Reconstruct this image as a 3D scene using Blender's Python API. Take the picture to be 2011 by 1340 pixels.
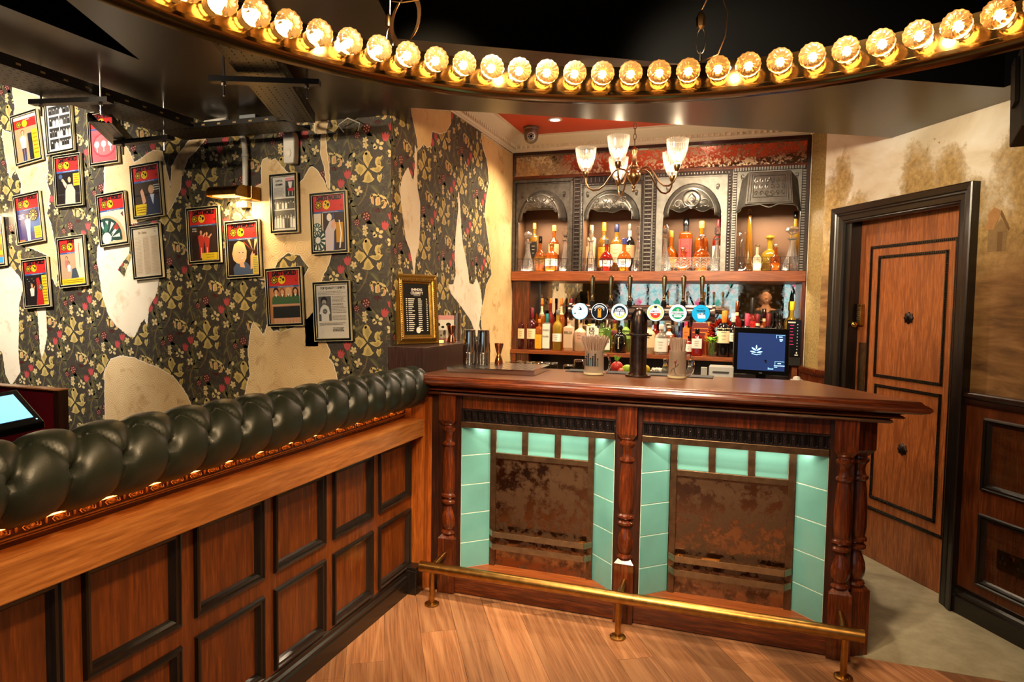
import bpy, math, random
from math import sin, cos, pi, radians, sqrt, atan2, hypot
from mathutils import Matrix, Vector
random.seed(7)
for _o in list(bpy.data.objects): bpy.data.objects.remove(_o)
SC = bpy.context.scene
COL = SC.collection
def srgb(r, g, b):
    f = lambda c: (c/255/12.92) if c/255 <= .04045 else ((c/255+.055)/1.055)**2.4
    return (f(r), f(g), f(b), 1.0)
TORN_LEFT={'a': [(-4.557, 2.862), (-4.28, 2.773), (-4.273, 2.457), (-4.246, 2.31), (-4.271, 2.257), (-4.233, 2.164), (-4.269, 2.035), (-4.234, 1.969), (-4.175, 1.707), (-4.202, 1.576), (-4.241, 1.642), (-4.278, 1.773), (-4.496, 1.842), (-4.524, 1.976), (-4.49, 2.24), (-4.548, 2.342), (-4.599, 2.278), (-4.64, 2.447), (-4.659, 2.597), (-4.578, 2.568), (-4.537, 2.638), (-4.533, 2.736)], 'b': [(-4.819, 1.676), (-4.612, 1.692), (-4.537, 1.625), (-4.501, 1.575), (-4.549, 1.439), (-4.567, 1.099), (-4.551, 0.997), (-4.642, 0.903), (-4.689, 0.973), (-4.717, 1.127), (-4.841, 1.157)], 'c': [(-4.374, 1.422), (-4.299, 1.423), (-4.298, 1.31), (-4.295, 1.243), (-4.337, 1.108), (-4.355, 1.141), (-4.36, 1.275)], 'd': [(-3.753, 2.338), (-3.612, 2.463), (-3.552, 2.383), (-3.521, 2.314), (-3.371, 2.381), (-3.3, 2.377), (-3.271, 2.276), (-3.234, 2.149), (-3.224, 2.274), (-3.176, 2.346), (-3.091, 2.423), (-2.971, 2.43), (-3.016, 2.386), (-3.1, 2.326), (-3.151, 2.24), (-3.16, 2.152), (-3.22, 2.064), (-3.264, 2.006), (-3.558, 1.952), (-3.767, 2.146)], 'e': [(-3.826, 1.817), (-3.795, 1.864), (-3.56, 1.86), (-3.579, 1.767), (-3.621, 1.73), (-3.673, 1.673), (-3.611, 1.626), (-3.538, 1.766), (-3.382, 1.826), (-3.338, 1.611), (-3.368, 1.519), (-3.422, 1.441), (-3.436, 1.338), (-3.456, 1.378), (-3.493, 1.346), (-3.536, 1.266), (-3.578, 1.265), (-3.681, 1.325), (-3.747, 1.394), (-3.796, 1.514), (-3.818, 1.642), (-3.837, 1.737)], 'f': [(-3.791, 1.033), (-3.737, 1.113), (-3.643, 1.136), (-3.552, 1.13), (-3.437, 1.097), (-3.356, 1.079), (-3.238, 1.029), (-3.16, 0.956), (-3.107, 0.882), (-3.109, 0.728), (-3.792, 0.676)], 'g': [(-2.57, 2.282), (-2.539, 2.295), (-2.522, 2.271), (-2.487, 2.286), (-2.436, 2.233), (-2.393, 2.195), (-2.319, 2.144), (-2.292, 2.171), (-2.266, 2.211), (-2.246, 2.229), (-2.213, 2.208), (-2.181, 2.165), (-2.139, 2.103), (-2.123, 2.054), (-2.123, 1.752), (-2.139, 1.697), (-2.182, 1.628), (-2.195, 1.559), (-2.205, 1.25), (-2.288, 1.247), (-2.294, 1.628), (-2.261, 1.684), (-2.287, 1.712), (-2.32, 1.754), (-2.405, 1.766), (-2.473, 1.727), (-2.501, 1.656), (-2.543, 1.613), (-2.603, 1.619), (-2.6, 1.957), (-2.639, 1.973), (-2.638, 2.087), (-2.627, 2.129), (-2.574, 2.155), (-2.578, 2.212)], 'h': [(-2.64, 1.369), (-2.598, 1.324), (-2.563, 1.29), (-2.545, 1.366), (-2.503, 1.32), (-2.476, 1.327), (-2.451, 1.31), (-2.424, 1.328), (-2.4, 1.335), (-2.322, 1.36), (-2.195, 1.475), (-2.182, 1.307), (-2.129, 1.225), (-2.139, 1.182), (-2.107, 1.156), (-2.084, 1.073), (-2.084, 0.946), (-2.709, 0.907), (-2.69, 0.997), (-2.664, 1.072), (-2.678, 1.204), (-2.659, 1.322)], 'i': [(-2.229, 2.49), (-2.139, 2.475), (-2.155, 2.422), (-2.161, 2.382), (-2.149, 2.3), (-2.136, 2.218), (-2.129, 2.103), (-2.145, 2.109), (-2.161, 2.219), (-2.187, 2.302), (-2.181, 2.405), (-2.22, 2.413)]}
TORN_RETURN={'a': [(3.318, 2.564), (3.84, 2.69), (3.849, 2.624), (3.783, 2.552), (3.703, 2.52), (3.585, 2.503), (3.567, 2.42), (3.52, 2.395), (3.481, 2.414), (3.437, 2.376), (3.419, 2.358), (3.393, 2.422), (3.368, 2.472)], 'b': [(3.293, 2.234), (3.317, 2.205), (3.336, 2.181), (3.36, 2.177), (3.377, 2.25), (3.376, 2.334), (3.369, 2.375), (3.394, 2.338), (3.396, 2.226), (3.403, 2.142), (3.436, 2.061), (3.438, 1.947), (3.427, 1.83), (3.39, 1.77), (3.373, 1.654), (3.354, 1.724), (3.323, 1.793), (3.275, 1.844), (3.251, 1.925), (3.221, 2.03), (3.209, 2.109), (3.231, 2.167)], 'c': [(3.978, 2.218), (4.005, 2.112), (4.025, 1.982), (4.053, 1.886), (4.089, 1.822), (4.143, 1.724), (4.173, 1.629), (4.245, 1.624), (4.299, 1.668), (4.348, 1.628), (4.388, 1.575), (4.411, 1.485), (4.357, 1.341), (4.408, 1.267), (4.312, 1.271), (4.216, 1.38), (4.039, 1.484), (3.875, 1.564), (3.835, 1.611), (3.913, 1.614), (3.951, 1.681), (3.932, 1.81), (3.944, 1.941), (3.981, 2.108)], 'd': [(4.36, 2.68), (4.392, 2.589), (4.463, 2.534), (4.495, 2.469), (4.519, 2.365), (4.473, 2.249), (4.447, 2.137), (4.502, 1.999), (4.569, 1.857), (4.596, 1.71), (4.495, 1.632), (4.449, 1.521), (4.402, 1.449), (4.406, 1.34), (4.458, 1.246), (4.467, 1.006), (5.065, 0.91), (5.046, 2.676)]}
UP=[(-1.645, 5.12, 0.321, 0.103), (-1.623, 5.22, 0.409, 0.063), (-1.544, 5.13, 0.282, 0.086), (-1.462, 5.24, 0.386, 0.079), (-1.449, 5.13, 0.224, 0.09), (-1.335, 5.12, 0.341, 0.089), (-1.154, 5.24, 0.379, 0.072), (-1.132, 5.12, 0.328, 0.088), (-1.053, 5.24, 0.4, 0.082), (-1.005, 5.11, 0.251, 0.096), (-0.952, 5.24, 0.382, 0.086), (-0.867, 5.11, 0.254, 0.099), (-0.849, 5.24, 0.383, 0.071), (-0.763, 5.13, 0.345, 0.095), (-0.753, 5.26, 0.324, 0.057), (-0.563, 5.12, 0.355, 0.087), (-0.533, 5.23, 0.322, 0.101), (-0.424, 5.24, 0.412, 0.097), (-0.431, 5.1, 0.18, 0.098), (-0.31, 5.25, 0.39, 0.089), (-0.297, 5.12, 0.273, 0.114), (-0.187, 5.25, 0.398, 0.076), (-0.191, 5.12, 0.328, 0.079), (-0.02, 5.14, 0.301, 0.106), (0.03, 5.24, 0.469, 0.068), (0.088, 5.12, 0.193, 0.067), (0.175, 5.22, 0.274, 0.128), (0.212, 5.12, 0.194, 0.079), (0.343, 5.25, 0.442, 0.06), (0.32, 5.12, 0.318, 0.126)]
LOW=[(-1.676, 5.1, 0.331, 0.07), (-1.596, 5.1, 0.334, 0.074), (-1.64, 5.22, 0.414, 0.055), (-1.674, 5.2, 0.321, 0.05), (-1.605, 5.22, 0.412, 0.054), (-1.532, 5.1, 0.245, 0.057), (-1.548, 5.22, 0.413, 0.058), (-1.468, 5.1, 0.289, 0.061), (-1.473, 5.22, 0.414, 0.058), (-1.382, 5.1, 0.321, 0.069), (-1.384, 5.22, 0.415, 0.054), (-1.286, 5.1, 0.258, 0.077), (-1.195, 5.1, 0.248, 0.084), (-1.302, 5.22, 0.416, 0.054), (-1.097, 5.1, 0.251, 0.084), (-0.983, 5.1, 0.255, 0.056), (-1.053, 5.22, 0.249, 0.061), (-0.948, 5.22, 0.252, 0.073), (-0.886, 5.1, 0.21, 0.095), (-0.859, 5.22, 0.258, 0.073), (-0.662, 5.1, 0.253, 0.083), (-0.633, 5.22, 0.251, 0.064), (-0.571, 5.1, 0.224, 0.09), (-0.527, 5.22, 0.21, 0.072), (-0.481, 5.1, 0.207, 0.055), (-0.436, 5.2, 0.24, 0.044), (-0.399, 5.22, 0.252, 0.048), (-0.368, 5.1, 0.146, 0.047), (-0.31, 5.1, 0.2, 0.074), (-0.235, 5.22, 0.248, 0.052), (-0.121, 5.08, 0.337, 0.086), (-0.059, 5.12, 0.318, 0.067), (-0.036, 5.24, 0.408, 0.06), (0.036, 5.12, 0.317, 0.071), (0.069, 5.22, 0.436, 0.06), (0.108, 5.12, 0.315, 0.071), (0.154, 5.22, 0.355, 0.06), (0.18, 5.12, 0.322, 0.067), (0.239, 5.1, 0.324, 0.043), (0.267, 5.14, 0.324, 0.043), (0.337, 5.16, 0.412, 0.079)]
CAM_MAT=[[0.944813, -0.0326327, 0.3259809], [0.3272603, 0.0480348, -0.9437126], [0.0151374, 0.9983125, 0.0560633]]
CAM_F=1305.069
EXPO = .62
WORLD = .3
RING_POWER = 5.0
def LIGHTS():
    # downlights in the bar's red ceiling
    for i, (x, y) in enumerate(((-1.28, 4.54), (-.3, 4.6))):
        lamp('bar_downlight', 'SPOT', (x, y, 2.775), 90, WARM2, (x, y, 0), spot_size=radians(130), spot_blend=.7, shadow_soft_size=.05)
    # unseen fill spots, added to brighten walls, bar, booth and counter
    for (x, y, z, tx, ty, tz, e, s, c) in (
        (-3.9, 1.4, 2.9, -4.6, 3.1, 1.9, 300, 80, NEUT),
        (-2.7, 1.0, 2.44, -2.7, 3.1, 1.5, 190, 95, WARM2),
        (-1.0, 2.0, 2.42, -1.76, 4.1, 1.8, 70, 60, WARM),
        (-.35, 2.2, 2.42, .55, 4.5, 2.3, 120, 70, WARM2),
        (.1, 1.5, 2.42, 1.1, 3.5, .9, 60, 75, WARM),
        (-.6, 1.0, 2.42, -.6, 3.1, .8, 85, 80, WARM),
        (-.2, .6, 2.42, -1.6, 2.3, .5, 110, 75, WARM),
        (-1.1, 2.6, 2.44, -1.2, 3.4, 1.1, 35, 80, WARM2),
        (-.3, 2.85, 2.44, -.35, 3.5, 1.1, 45, 90, WARM2),
        (-.6, 2.6, 2.42, -.7, 5.1, 1.9, 60, 60, WARM2),
    ):
        lamp('fill_spot', 'SPOT', (x, y, z), e, c, (tx, ty, tz), spot_size=radians(s), spot_blend=.8, shadow_soft_size=.09)
    lamp('fill_spot', 'SPOT', (.5, .7, 2.42), 60, WARM2, (.34, -.4, 1.6), spot_size=radians(50), spot_blend=.8, shadow_soft_size=.09)  # added spot that brightens the person for the mirror
    # fill spot added to brighten the floor
    lamp('floor_fill', 'SPOT', (-.6, 1.6, 2.42), 330, WARM2, (-.5, 2.6, 0), spot_size=radians(70), spot_blend=.8, shadow_soft_size=.07)
    # strip light behind each fireplace lintel
    for cx in (-.94, -.025):
        lamp('lintel_strip', 'AREA', (cx, 3.150, .868), 1.5, WARM2, (cx, 2.98, 0), shape='RECTANGLE', size=.72, size_y=.02)
    # shelf strips in the back bar
    for i in range(7):
        lamp('shelf_puck', 'SPOT', (-1.45+.29*i, 5.06, 1.676), 3.2, WARM2, (-1.45+.29*i, 5.16, 0), spot_size=radians(150), spot_blend=.6, shadow_soft_size=.008)
    for cx in (-1.5, -.955, -.37, .15):
        lamp('niche_strip', 'AREA', (cx, 5.17, 2.18), 3.5, WARM2, (cx, 5.17, 0), shape='RECTANGLE', size=.34, size_y=.05)
        lamp('niche_base_strip', 'AREA', (cx, 5.06, 1.765), .8, WARM2, (cx, 5.2, 2.2), shape='RECTANGLE', size=.38, size_y=.012)
# ---------------------------------------------------------------- camera
cam = bpy.data.cameras.new('camera'); camo = bpy.data.objects.new('camera', cam); COL.objects.link(camo)
m4 = Matrix.Identity(4)
for i in range(3):
    for j in range(3): m4[i][j] = CAM_MAT[i][j]
m4.translation = (0, 0, 1.5)
camo.matrix_world = m4
cam.sensor_width = 36.0; cam.sensor_fit = 'HORIZONTAL'; cam.lens = CAM_F/2011*36.0
cam.clip_start = .02; cam.clip_end = 60
SC.camera = camo
SC.view_settings.view_transform = 'Standard'; SC.view_settings.look = 'None'
SC.view_settings.gamma = 1; SC.view_settings.exposure = EXPO; SC.view_settings.use_curve_mapping = False
cy = SC.cycles
cy.max_bounces = 8; cy.diffuse_bounces = 3; cy.glossy_bounces = 4; cy.transmission_bounces = 8; cy.transparent_max_bounces = 10
cy.caustics_reflective = False; cy.caustics_refractive = False; cy.sample_clamp_indirect = 4; cy.sample_clamp_direct = 0
try: cy.use_denoising = True
except Exception: pass
# ---------------------------------------------------------------- world: dim indoor ambience
w = bpy.data.worlds.new('world'); SC.world = w; w.use_nodes = True
bg = w.node_tree.nodes['Background']; bg.inputs[0].default_value = (1.0, .8, .58, 1); bg.inputs[1].default_value = WORLD
# ---------------------------------------------------------------- lights
def lamp(name, kind, loc, energy, color, target=None, **kw):
    l = bpy.data.lights.new(name, kind); l.energy = energy; l.color = color
    for k, v in kw.items(): setattr(l, k, v)
    o = bpy.data.objects.new(name, l); COL.objects.link(o); o.location = loc
    if target is not None:
        d = Vector(target)-Vector(loc); o.rotation_euler = d.to_track_quat('-Z', 'Y').to_euler()
    return o
WARM = (1.0, .70, .38); WARM2 = (1.0, .80, .54); NEUT = (1.0, .9, .76)
LIGHTS()
# ---------------------------------------------------------------- mesh helpers
class MB:
    def __init__(s): s.v = []; s.f = []; s.m = []; s.sm = []
    def add(s, vs, fs, mi=0, smooth=False):
        n = len(s.v); s.v += [tuple(v) for v in vs]
        for f in fs: s.f.append(tuple(i+n for i in f)); s.m.append(mi); s.sm.append(smooth)
        return s
    def box(s, x0, x1, y0, y1, z0, z1, mi=0):
        if x0 > x1: x0, x1 = x1, x0
        if y0 > y1: y0, y1 = y1, y0
        if z0 > z1: z0, z1 = z1, z0
        v = [(x0,y0,z0),(x1,y0,z0),(x1,y1,z0),(x0,y1,z0),(x0,y0,z1),(x1,y0,z1),(x1,y1,z1),(x0,y1,z1)]
        return s.add(v, [(0,3,2,1),(4,5,6,7),(0,1,5,4),(1,2,6,5),(2,3,7,6),(3,0,4,7)], mi)
    def cbox(s, c, e, rot=None, mi=0):
        b = MB().box(-e[0], e[0], -e[1], e[1], -e[2], e[2], mi)
        M = Matrix.Translation(c) @ (rot.to_4x4() if rot is not None else Matrix.Identity(4))
        return s.merge(b, M)
    def merge(s, o, M=None, mi=None):
        n = len(s.v)
        s.v += [tuple(M @ Vector(v)) for v in o.v] if M is not None else o.v
        s.f += [tuple(i+n for i in f) for f in o.f]; s.m += [mi if mi is not None else k for k in o.m]; s.sm += o.sm
        return s
    def lathe(s, prof, c=(0,0,0), n=24, mi=0, smooth=True, flute=0.0, a0=0, M=None, cap=True):
        vs = []; fs = []
        for (r, z) in prof:
            for k in range(n):
                a = a0+2*pi*k/n; rr = r*(1-(flute if k % 2 else 0))
                p = Vector((rr*cos(a), rr*sin(a), z))
                if M is not None: p = M @ p
                vs.append((c[0]+p[0], c[1]+p[1], c[2]+p[2]))
        for i in range(len(prof)-1):
            for k in range(n):
                k2 = (k+1) % n
                fs.append((i*n+k, i*n+k2, (i+1)*n+k2, (i+1)*n+k))
        if cap and prof[0][0] > 1e-5: fs.append(tuple(range(n-1, -1, -1)))
        if cap and prof[-1][0] > 1e-5: fs.append(tuple((len(prof)-1)*n+k for k in range(n)))
        return s.add(vs, fs, mi, smooth)
    def tube(s, pts, r, n=8, mi=0, closed=False, smooth=True):
        P = [Vector(p) for p in pts]; N = len(P); rs = r if isinstance(r, (list, tuple)) else [r]*N
        up = None; vs = []; fs = []
        for i in range(N):
            if closed: t = (P[(i+1) % N]-P[i-1])
            else: t = P[min(i+1, N-1)]-P[max(i-1, 0)]
            if t.length < 1e-9: t = Vector((0,0,1))
            t.normalize()
            if up is None:
                up = Vector((0,0,1)) if abs(t.z) < .9 else Vector((1,0,0))
            a = t.cross(up)
            if a.length < 1e-6: a = t.orthogonal()
            a.normalize(); up = a.cross(t).normalized()
            for k in range(n):
                q = 2*pi*k/n
                vs.append(P[i]+a*cos(q)*rs[i]+up*sin(q)*rs[i])
        M = N if closed else N-1
        for i in range(M):
            j = (i+1) % N
            for k in range(n):
                k2 = (k+1) % n
                fs.append((i*n+k, j*n+k, j*n+k2, i*n+k2))
        if not closed:
            fs.append(tuple(range(n))); fs.append(tuple((N-1)*n+k for k in range(n-1, -1, -1)))
        return s.add(vs, fs, mi, smooth)
    def prism(s, poly, o, u, v, w, mi=0):
        """polygon in (u,v) at origin o, extruded by vector w"""
        o, u, v, w = Vector(o), Vector(u), Vector(v), Vector(w); n = len(poly)
        a = [o+u*p[0]+v*p[1] for p in poly]; b = [p+w for p in a]
        return s.add(a+b, [tuple(range(n)), tuple(range(2*n-1, n-1, -1))]+[(i, i+n, (i+1) % n+n, (i+1) % n) for i in range(n)], mi)
    def sweep(s, prof, path, side, mi=0, closed=False, up=(0,0,1)):
        """mitred moulding: prof = [(out, up)], path = pts in plane normal to up"""
        U = Vector(up); P = [Vector(p) for p in path]; N = len(P); n = len(prof); vs = []; fs = []
        for i in range(N):
            if closed or 0 < i < N-1:
                d0 = (P[i]-P[i-1]).normalized(); d1 = (P[(i+1) % N]-P[i]).normalized()
            elif i == 0: d0 = d1 = (P[1]-P[0]).normalized()
            else: d0 = d1 = (P[i]-P[i-1]).normalized()
            n0 = d0.cross(U)*side; n1 = d1.cross(U)*side; mm = (n0+n1)
            mm = mm/max(1e-6, mm.dot(n0)) if mm.length > 1e-6 else n0
            for (a, b) in prof: vs.append(P[i]+mm*a+U*b)
        for i in range(N if closed else N-1):
            j = (i+1) % N
            for k in range(n-1): fs.append((i*n+k, i*n+k+1, j*n+k+1, j*n+k))
        if not closed:
            fs.append(tuple(range(n))); fs.append(tuple((N-1)*n+k for k in range(n-1, -1, -1)))
        return s.add(vs, fs, mi)
    def sphere(s, c, r, n=12, m=8, mi=0, sc=(1,1,1)):
        pr = [(max(1e-6, sin(pi*i/m)), -cos(pi*i/m)) for i in range(m+1)]
        M = Matrix.Diagonal((r*sc[0], r*sc[1], r*sc[2]))
        return s.lathe(pr, c, n, mi, True, M=M)
    def build(s, name, mats, parent=None, loc=None, auto=35, bevel=0, fixn=True):
        me = bpy.data.meshes.new(name); me.from_pydata([tuple(v) for v in s.v], [], s.f); me.update()
        mats = mats if isinstance(mats, (list, tuple)) else [mats]
        for m in mats: me.materials.append(MAT[m] if isinstance(m, str) else m)
        if len(me.polygons) == len(s.m):
            me.polygons.foreach_set('material_index', s.m)
            me.polygons.foreach_set('use_smooth', [True]*len(s.m) if any(s.sm) else [False]*len(s.m))
        if any(s.sm) and auto: 
            try: me.set_sharp_from_angle(angle=radians(auto))
            except Exception: pass
        if fixn:
            import bmesh
            bm = bmesh.new(); bm.from_mesh(me); bmesh.ops.recalc_face_normals(bm, faces=bm.faces); bm.to_mesh(me); bm.free()
        o = bpy.data.objects.new(name, me); COL.objects.link(o)
        if loc is not None:
            L = Vector(loc); me.transform(Matrix.Translation(-L)); o.location = L
        if parent is not None:
            o.parent = parent
            pl = parent.get('_org', None)
            if pl is not None: o.matrix_parent_inverse = Matrix.Translation(-Vector(pl))
        if bevel:
            b = o.modifiers.new('bevel', 'BEVEL'); b.width = bevel; b.segments = 2; b.limit_method = 'ANGLE'; b.angle_limit = radians(40)
        return o
def shape(name, mb, mats, parent=None, **k): return mb.build(name, mats, parent, **k)
def tag(o, label, cat, group=None):
    o['label'] = label; o['category'] = cat
    if group: o['group'] = group
    return o
def thing(name, label, cat, loc=(0,0,0), group=None):
    o = bpy.data.objects.new(name, None); COL.objects.link(o); o.empty_display_size = .05
    o.location = loc; o['_org'] = list(loc)
    return tag(o, label, cat, group)
def struct(o): o['kind'] = 'structure'; return o
def stuff(o): o['kind'] = 'stuff'; return o
def dup(src, M, label=None, group=None, name=None):
    """copy a thing (built in world coordinates) and its parts, moved by matrix M"""
    r = src.copy(); COL.objects.link(r); r.matrix_world = M @ src.matrix_basis
    if label: r['label'] = label
    if group: r['group'] = group
    for ch in list(src.children):
        c = ch.copy(); COL.objects.link(c); c.parent = r; c.matrix_parent_inverse = ch.matrix_parent_inverse.copy()
        for g in list(ch.children):
            d = g.copy(); COL.objects.link(d); d.parent = c; d.matrix_parent_inverse = g.matrix_parent_inverse.copy()
    return r
# ---------------------------------------------------------------- text
_TX = {}
def text_mb(txt, size=1.0, bold=0.0, align='CENTER', wide=1.0):
    key = (txt, bold, align)
    if key not in _TX:
        cu = bpy.data.curves.new('t', 'FONT'); cu.body = txt; cu.size = 1; cu.align_x = align; cu.align_y = 'CENTER'; cu.offset = bold; cu.resolution_u = 2
        ob = bpy.data.objects.new('t', cu); COL.objects.link(ob)
        dg = bpy.context.evaluated_depsgraph_get(); dg.update()
        me = bpy.data.meshes.new_from_object(ob.evaluated_get(dg))
        vs = [tuple(v.co) for v in me.vertices]; fs = [tuple(p.vertices) for p in me.polygons]
        bpy.data.objects.remove(ob); bpy.data.curves.remove(cu); bpy.data.meshes.remove(me)
        _TX[key] = (vs, fs)
    vs, fs = _TX[key]
    b = MB(); b.add([(x*size*wide, y*size, 0) for x, y, z in vs], fs); return b
# ---------------------------------------------------------------- materials
MAT = {}
def newmat(name):
    m = bpy.data.materials.new(name); m.use_nodes = True; nt = m.node_tree; b = nt.nodes['Principled BSDF']; MAT[name] = m
    return m, nt, b
def plain(name, col, rough=.5, metal=0, spec=.5, trans=0, emis=None, estr=0, coat=0, ior=1.45, noise=0, bump=0, nscale=40, alpha=1):
    m, nt, b = newmat(name)
    c = srgb(*col) if max(col) > 1 else (*col, 1)
    b.inputs['Base Color'].default_value = c; b.inputs['Roughness'].default_value = rough; b.inputs['Metallic'].default_value = metal
    b.inputs['Specular IOR Level'].default_value = spec; b.inputs['Transmission Weight'].default_value = trans; b.inputs['IOR'].default_value = ior
    b.inputs['Coat Weight'].default_value = coat; b.inputs['Coat Roughness'].default_value = .08
    if emis is not None:
        b.inputs['Emission Color'].default_value = srgb(*emis) if max(emis) > 1 else (*emis, 1); b.inputs['Emission Strength'].default_value = estr
    if noise or bump:
        tc = nt.nodes.new('ShaderNodeTexCoord'); nz = nt.nodes.new('ShaderNodeTexNoise'); nz.inputs['Scale'].default_value = nscale; nz.inputs['Detail'].default_value = 5
        nt.links.new(tc.outputs['Object'], nz.inputs['Vector'])
        if noise:
            mx = nt.nodes.new('ShaderNodeMix'); mx.data_type = 'RGBA'; mx.blend_type = 'MIX'
            mx.inputs[6].default_value = tuple(v*(1-noise) for v in c[:3])+(1,); mx.inputs[7].default_value = tuple(min(1, v*(1+noise)) for v in c[:3])+(1,)
            nt.links.new(nz.outputs['Fac'], mx.inputs[0]); nt.links.new(mx.outputs[2], b.inputs['Base Color'])
        if bump:
            bp = nt.nodes.new('ShaderNodeBump'); bp.inputs['Strength'].default_value = bump; bp.inputs['Distance'].default_value = .004
            nt.links.new(nz.outputs['Fac'], bp.inputs['Height']); nt.links.new(bp.outputs[0], b.inputs['Normal'])
    return m
def ramp(nt, stops, src):
    r = nt.nodes.new('ShaderNodeValToRGB'); e = r.color_ramp.elements
    while len(e) > 1: e.remove(e[-1])
    e[0].position = stops[0][0]; e[0].color = stops[0][1]
    for p, c in stops[1:]:
        q = e.new(p); q.color = c
    nt.links.new(src, r.inputs[0]); return r.outputs[0]
def mapped(nt, scale=(1,1,1), rot=(0,0,0), loc=(0,0,0), coord='Object'):
    tc = nt.nodes.new('ShaderNodeTexCoord'); src = tc.outputs[coord]
    if any(rot):
        m0 = nt.nodes.new('ShaderNodeMapping'); m0.inputs['Rotation'].default_value = rot; nt.links.new(src, m0.inputs[0]); src = m0.outputs[0]
    mp = nt.nodes.new('ShaderNodeMapping')
    mp.inputs['Scale'].default_value = scale; mp.inputs['Location'].default_value = loc
    nt.links.new(src, mp.inputs[0]); return mp.outputs[0]
def noise(nt, vec, scale, detail=6, rough=.55, dist=0):
    n = nt.nodes.new('ShaderNodeTexNoise'); n.inputs['Scale'].default_value = scale; n.inputs['Detail'].default_value = detail
    n.inputs['Roughness'].default_value = rough; n.inputs['Distortion'].default_value = dist
    nt.links.new(vec, n.inputs['Vector']); return n.outputs['Fac']
def mixc(nt, fac, a, b, mode='MIX'):
    m = nt.nodes.new('ShaderNodeMix'); m.data_type = 'RGBA'; m.blend_type = mode
    for s, v in ((0, fac), (6, a), (7, b)):
        if hasattr(v, 'is_linked') or hasattr(v, 'links'): nt.links.new(v, m.inputs[s])
        else: m.inputs[s].default_value = v
    return m.outputs[2]
def math2(nt, op, a, b=0.0, c=None):
    m = nt.nodes.new('ShaderNodeMath'); m.operation = op
    for s, v in enumerate((a, b) if c is None else (a, b, c)):
        if hasattr(v, 'links'): nt.links.new(v, m.inputs[s])
        else: m.inputs[s].default_value = v
    return m.outputs[0]
def bump(nt, b, h, strength=.3, dist=.003):
    bp = nt.nodes.new('ShaderNodeBump'); bp.inputs['Strength'].default_value = strength; bp.inputs['Distance'].default_value = dist
    nt.links.new(h, bp.inputs['Height']); nt.links.new(bp.outputs[0], b.inputs['Normal'])
def wood(name, dark, mid, light, axis='z', rough=.35, rot=0, gs=1.0, coat=.15, rings=.5, pale=False, spec=.5):
    """straight oak grain along an axis with cathedral figure"""
    m, nt, b = newmat(name)
    s = {'x': (1.2, 16, 16), 'y': (16, 1.2, 16), 'z': (16, 16, 1.2)}[axis]; s = tuple(v*gs for v in s)
    r = (0, 0, rot) if axis != 'z' else (0, 0, rot)
    v = mapped(nt, s, r)
    fine = noise(nt, mapped(nt, tuple(q*7 for q in s), r), 1.0, 3, .6)
    big = noise(nt, v, .33, 2, .5, .3)
    rg = math2(nt, 'MULTIPLY', big, 14.0*rings*2); rg = math2(nt, 'SINE', math2(nt, 'MULTIPLY', rg, 3.14)); rg = math2(nt, 'MULTIPLY_ADD', rg, .5, .5)
    c1 = ramp(nt, [(.25, srgb(*dark)), (.5, srgb(*mid)), (.72, srgb(*light))], fine)
    c2 = mixc(nt, math2(nt, 'MULTIPLY', math2(nt, 'POWER', rg, 3.0), rings), c1, srgb(*(light if pale else dark)))
    lo = noise(nt, mapped(nt, (2.3, 2.3, 2.3)), 1.0, 3)
    c3 = mixc(nt, math2(nt, 'MULTIPLY', lo, .45), c2, srgb(*mid), 'MIX')
    nt.links.new(c3, b.inputs['Base Color']); b.inputs['Roughness'].default_value = rough; b.inputs['Coat Weight'].default_value = coat; b.inputs['Coat Roughness'].default_value = .15
    b.inputs['Specular IOR Level'].default_value = spec
    bump(nt, b, fine, .25, .001)
    return m
for _n, _d, _m, _l, _k in (
    ('wood_red', (36,13,5), (84,34,12), (132,60,22), {'rough': .26, 'coat': .35}),
    ('wood_dark', (20,8,4), (42,18,9), (68,30,14), {}),
    ('wood_booth', (62,25,6), (112,52,13), (146,76,24), {}),
    ('wood_door', (96,48,22), (152,84,42), (184,114,64), {'rings': .6, 'gs': 1.7}),
    ('wood_warm', (98,42,12), (156,80,26), (190,108,44), {})):
    for _a in 'xyz': wood(_n+'_'+_a, _d, _m, _l, _a, **_k)
wood('wood_black_z', (10,7,5), (22,15,11), (38,27,20), 'z', rough=.3); wood('wood_black_y', (10,7,5), (22,15,11), (38,27,20), 'y', rough=.3); wood('wood_black_x', (10,7,5), (22,15,11), (38,27,20), 'x', rough=.3)
wood('wood_shelf_x', (92,40,14), (140,70,30), (176,98,46), 'x', rings=.3)
wood('wood_top_x', (70,34,16), (112,62,32), (144,88,50), 'x', rough=.3, rings=.2)
wood('wood_ledge_y', (132,74,30), (180,110,52), (206,138,76), 'y', rough=.35)
wood('wood_panelled_z', (54,24,9), (90,42,16), (120,62,26), 'z')
wood('wood_veneer_z', (34,18,14), (58,34,28), (84,54,44), 'z', rings=.15)
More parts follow.
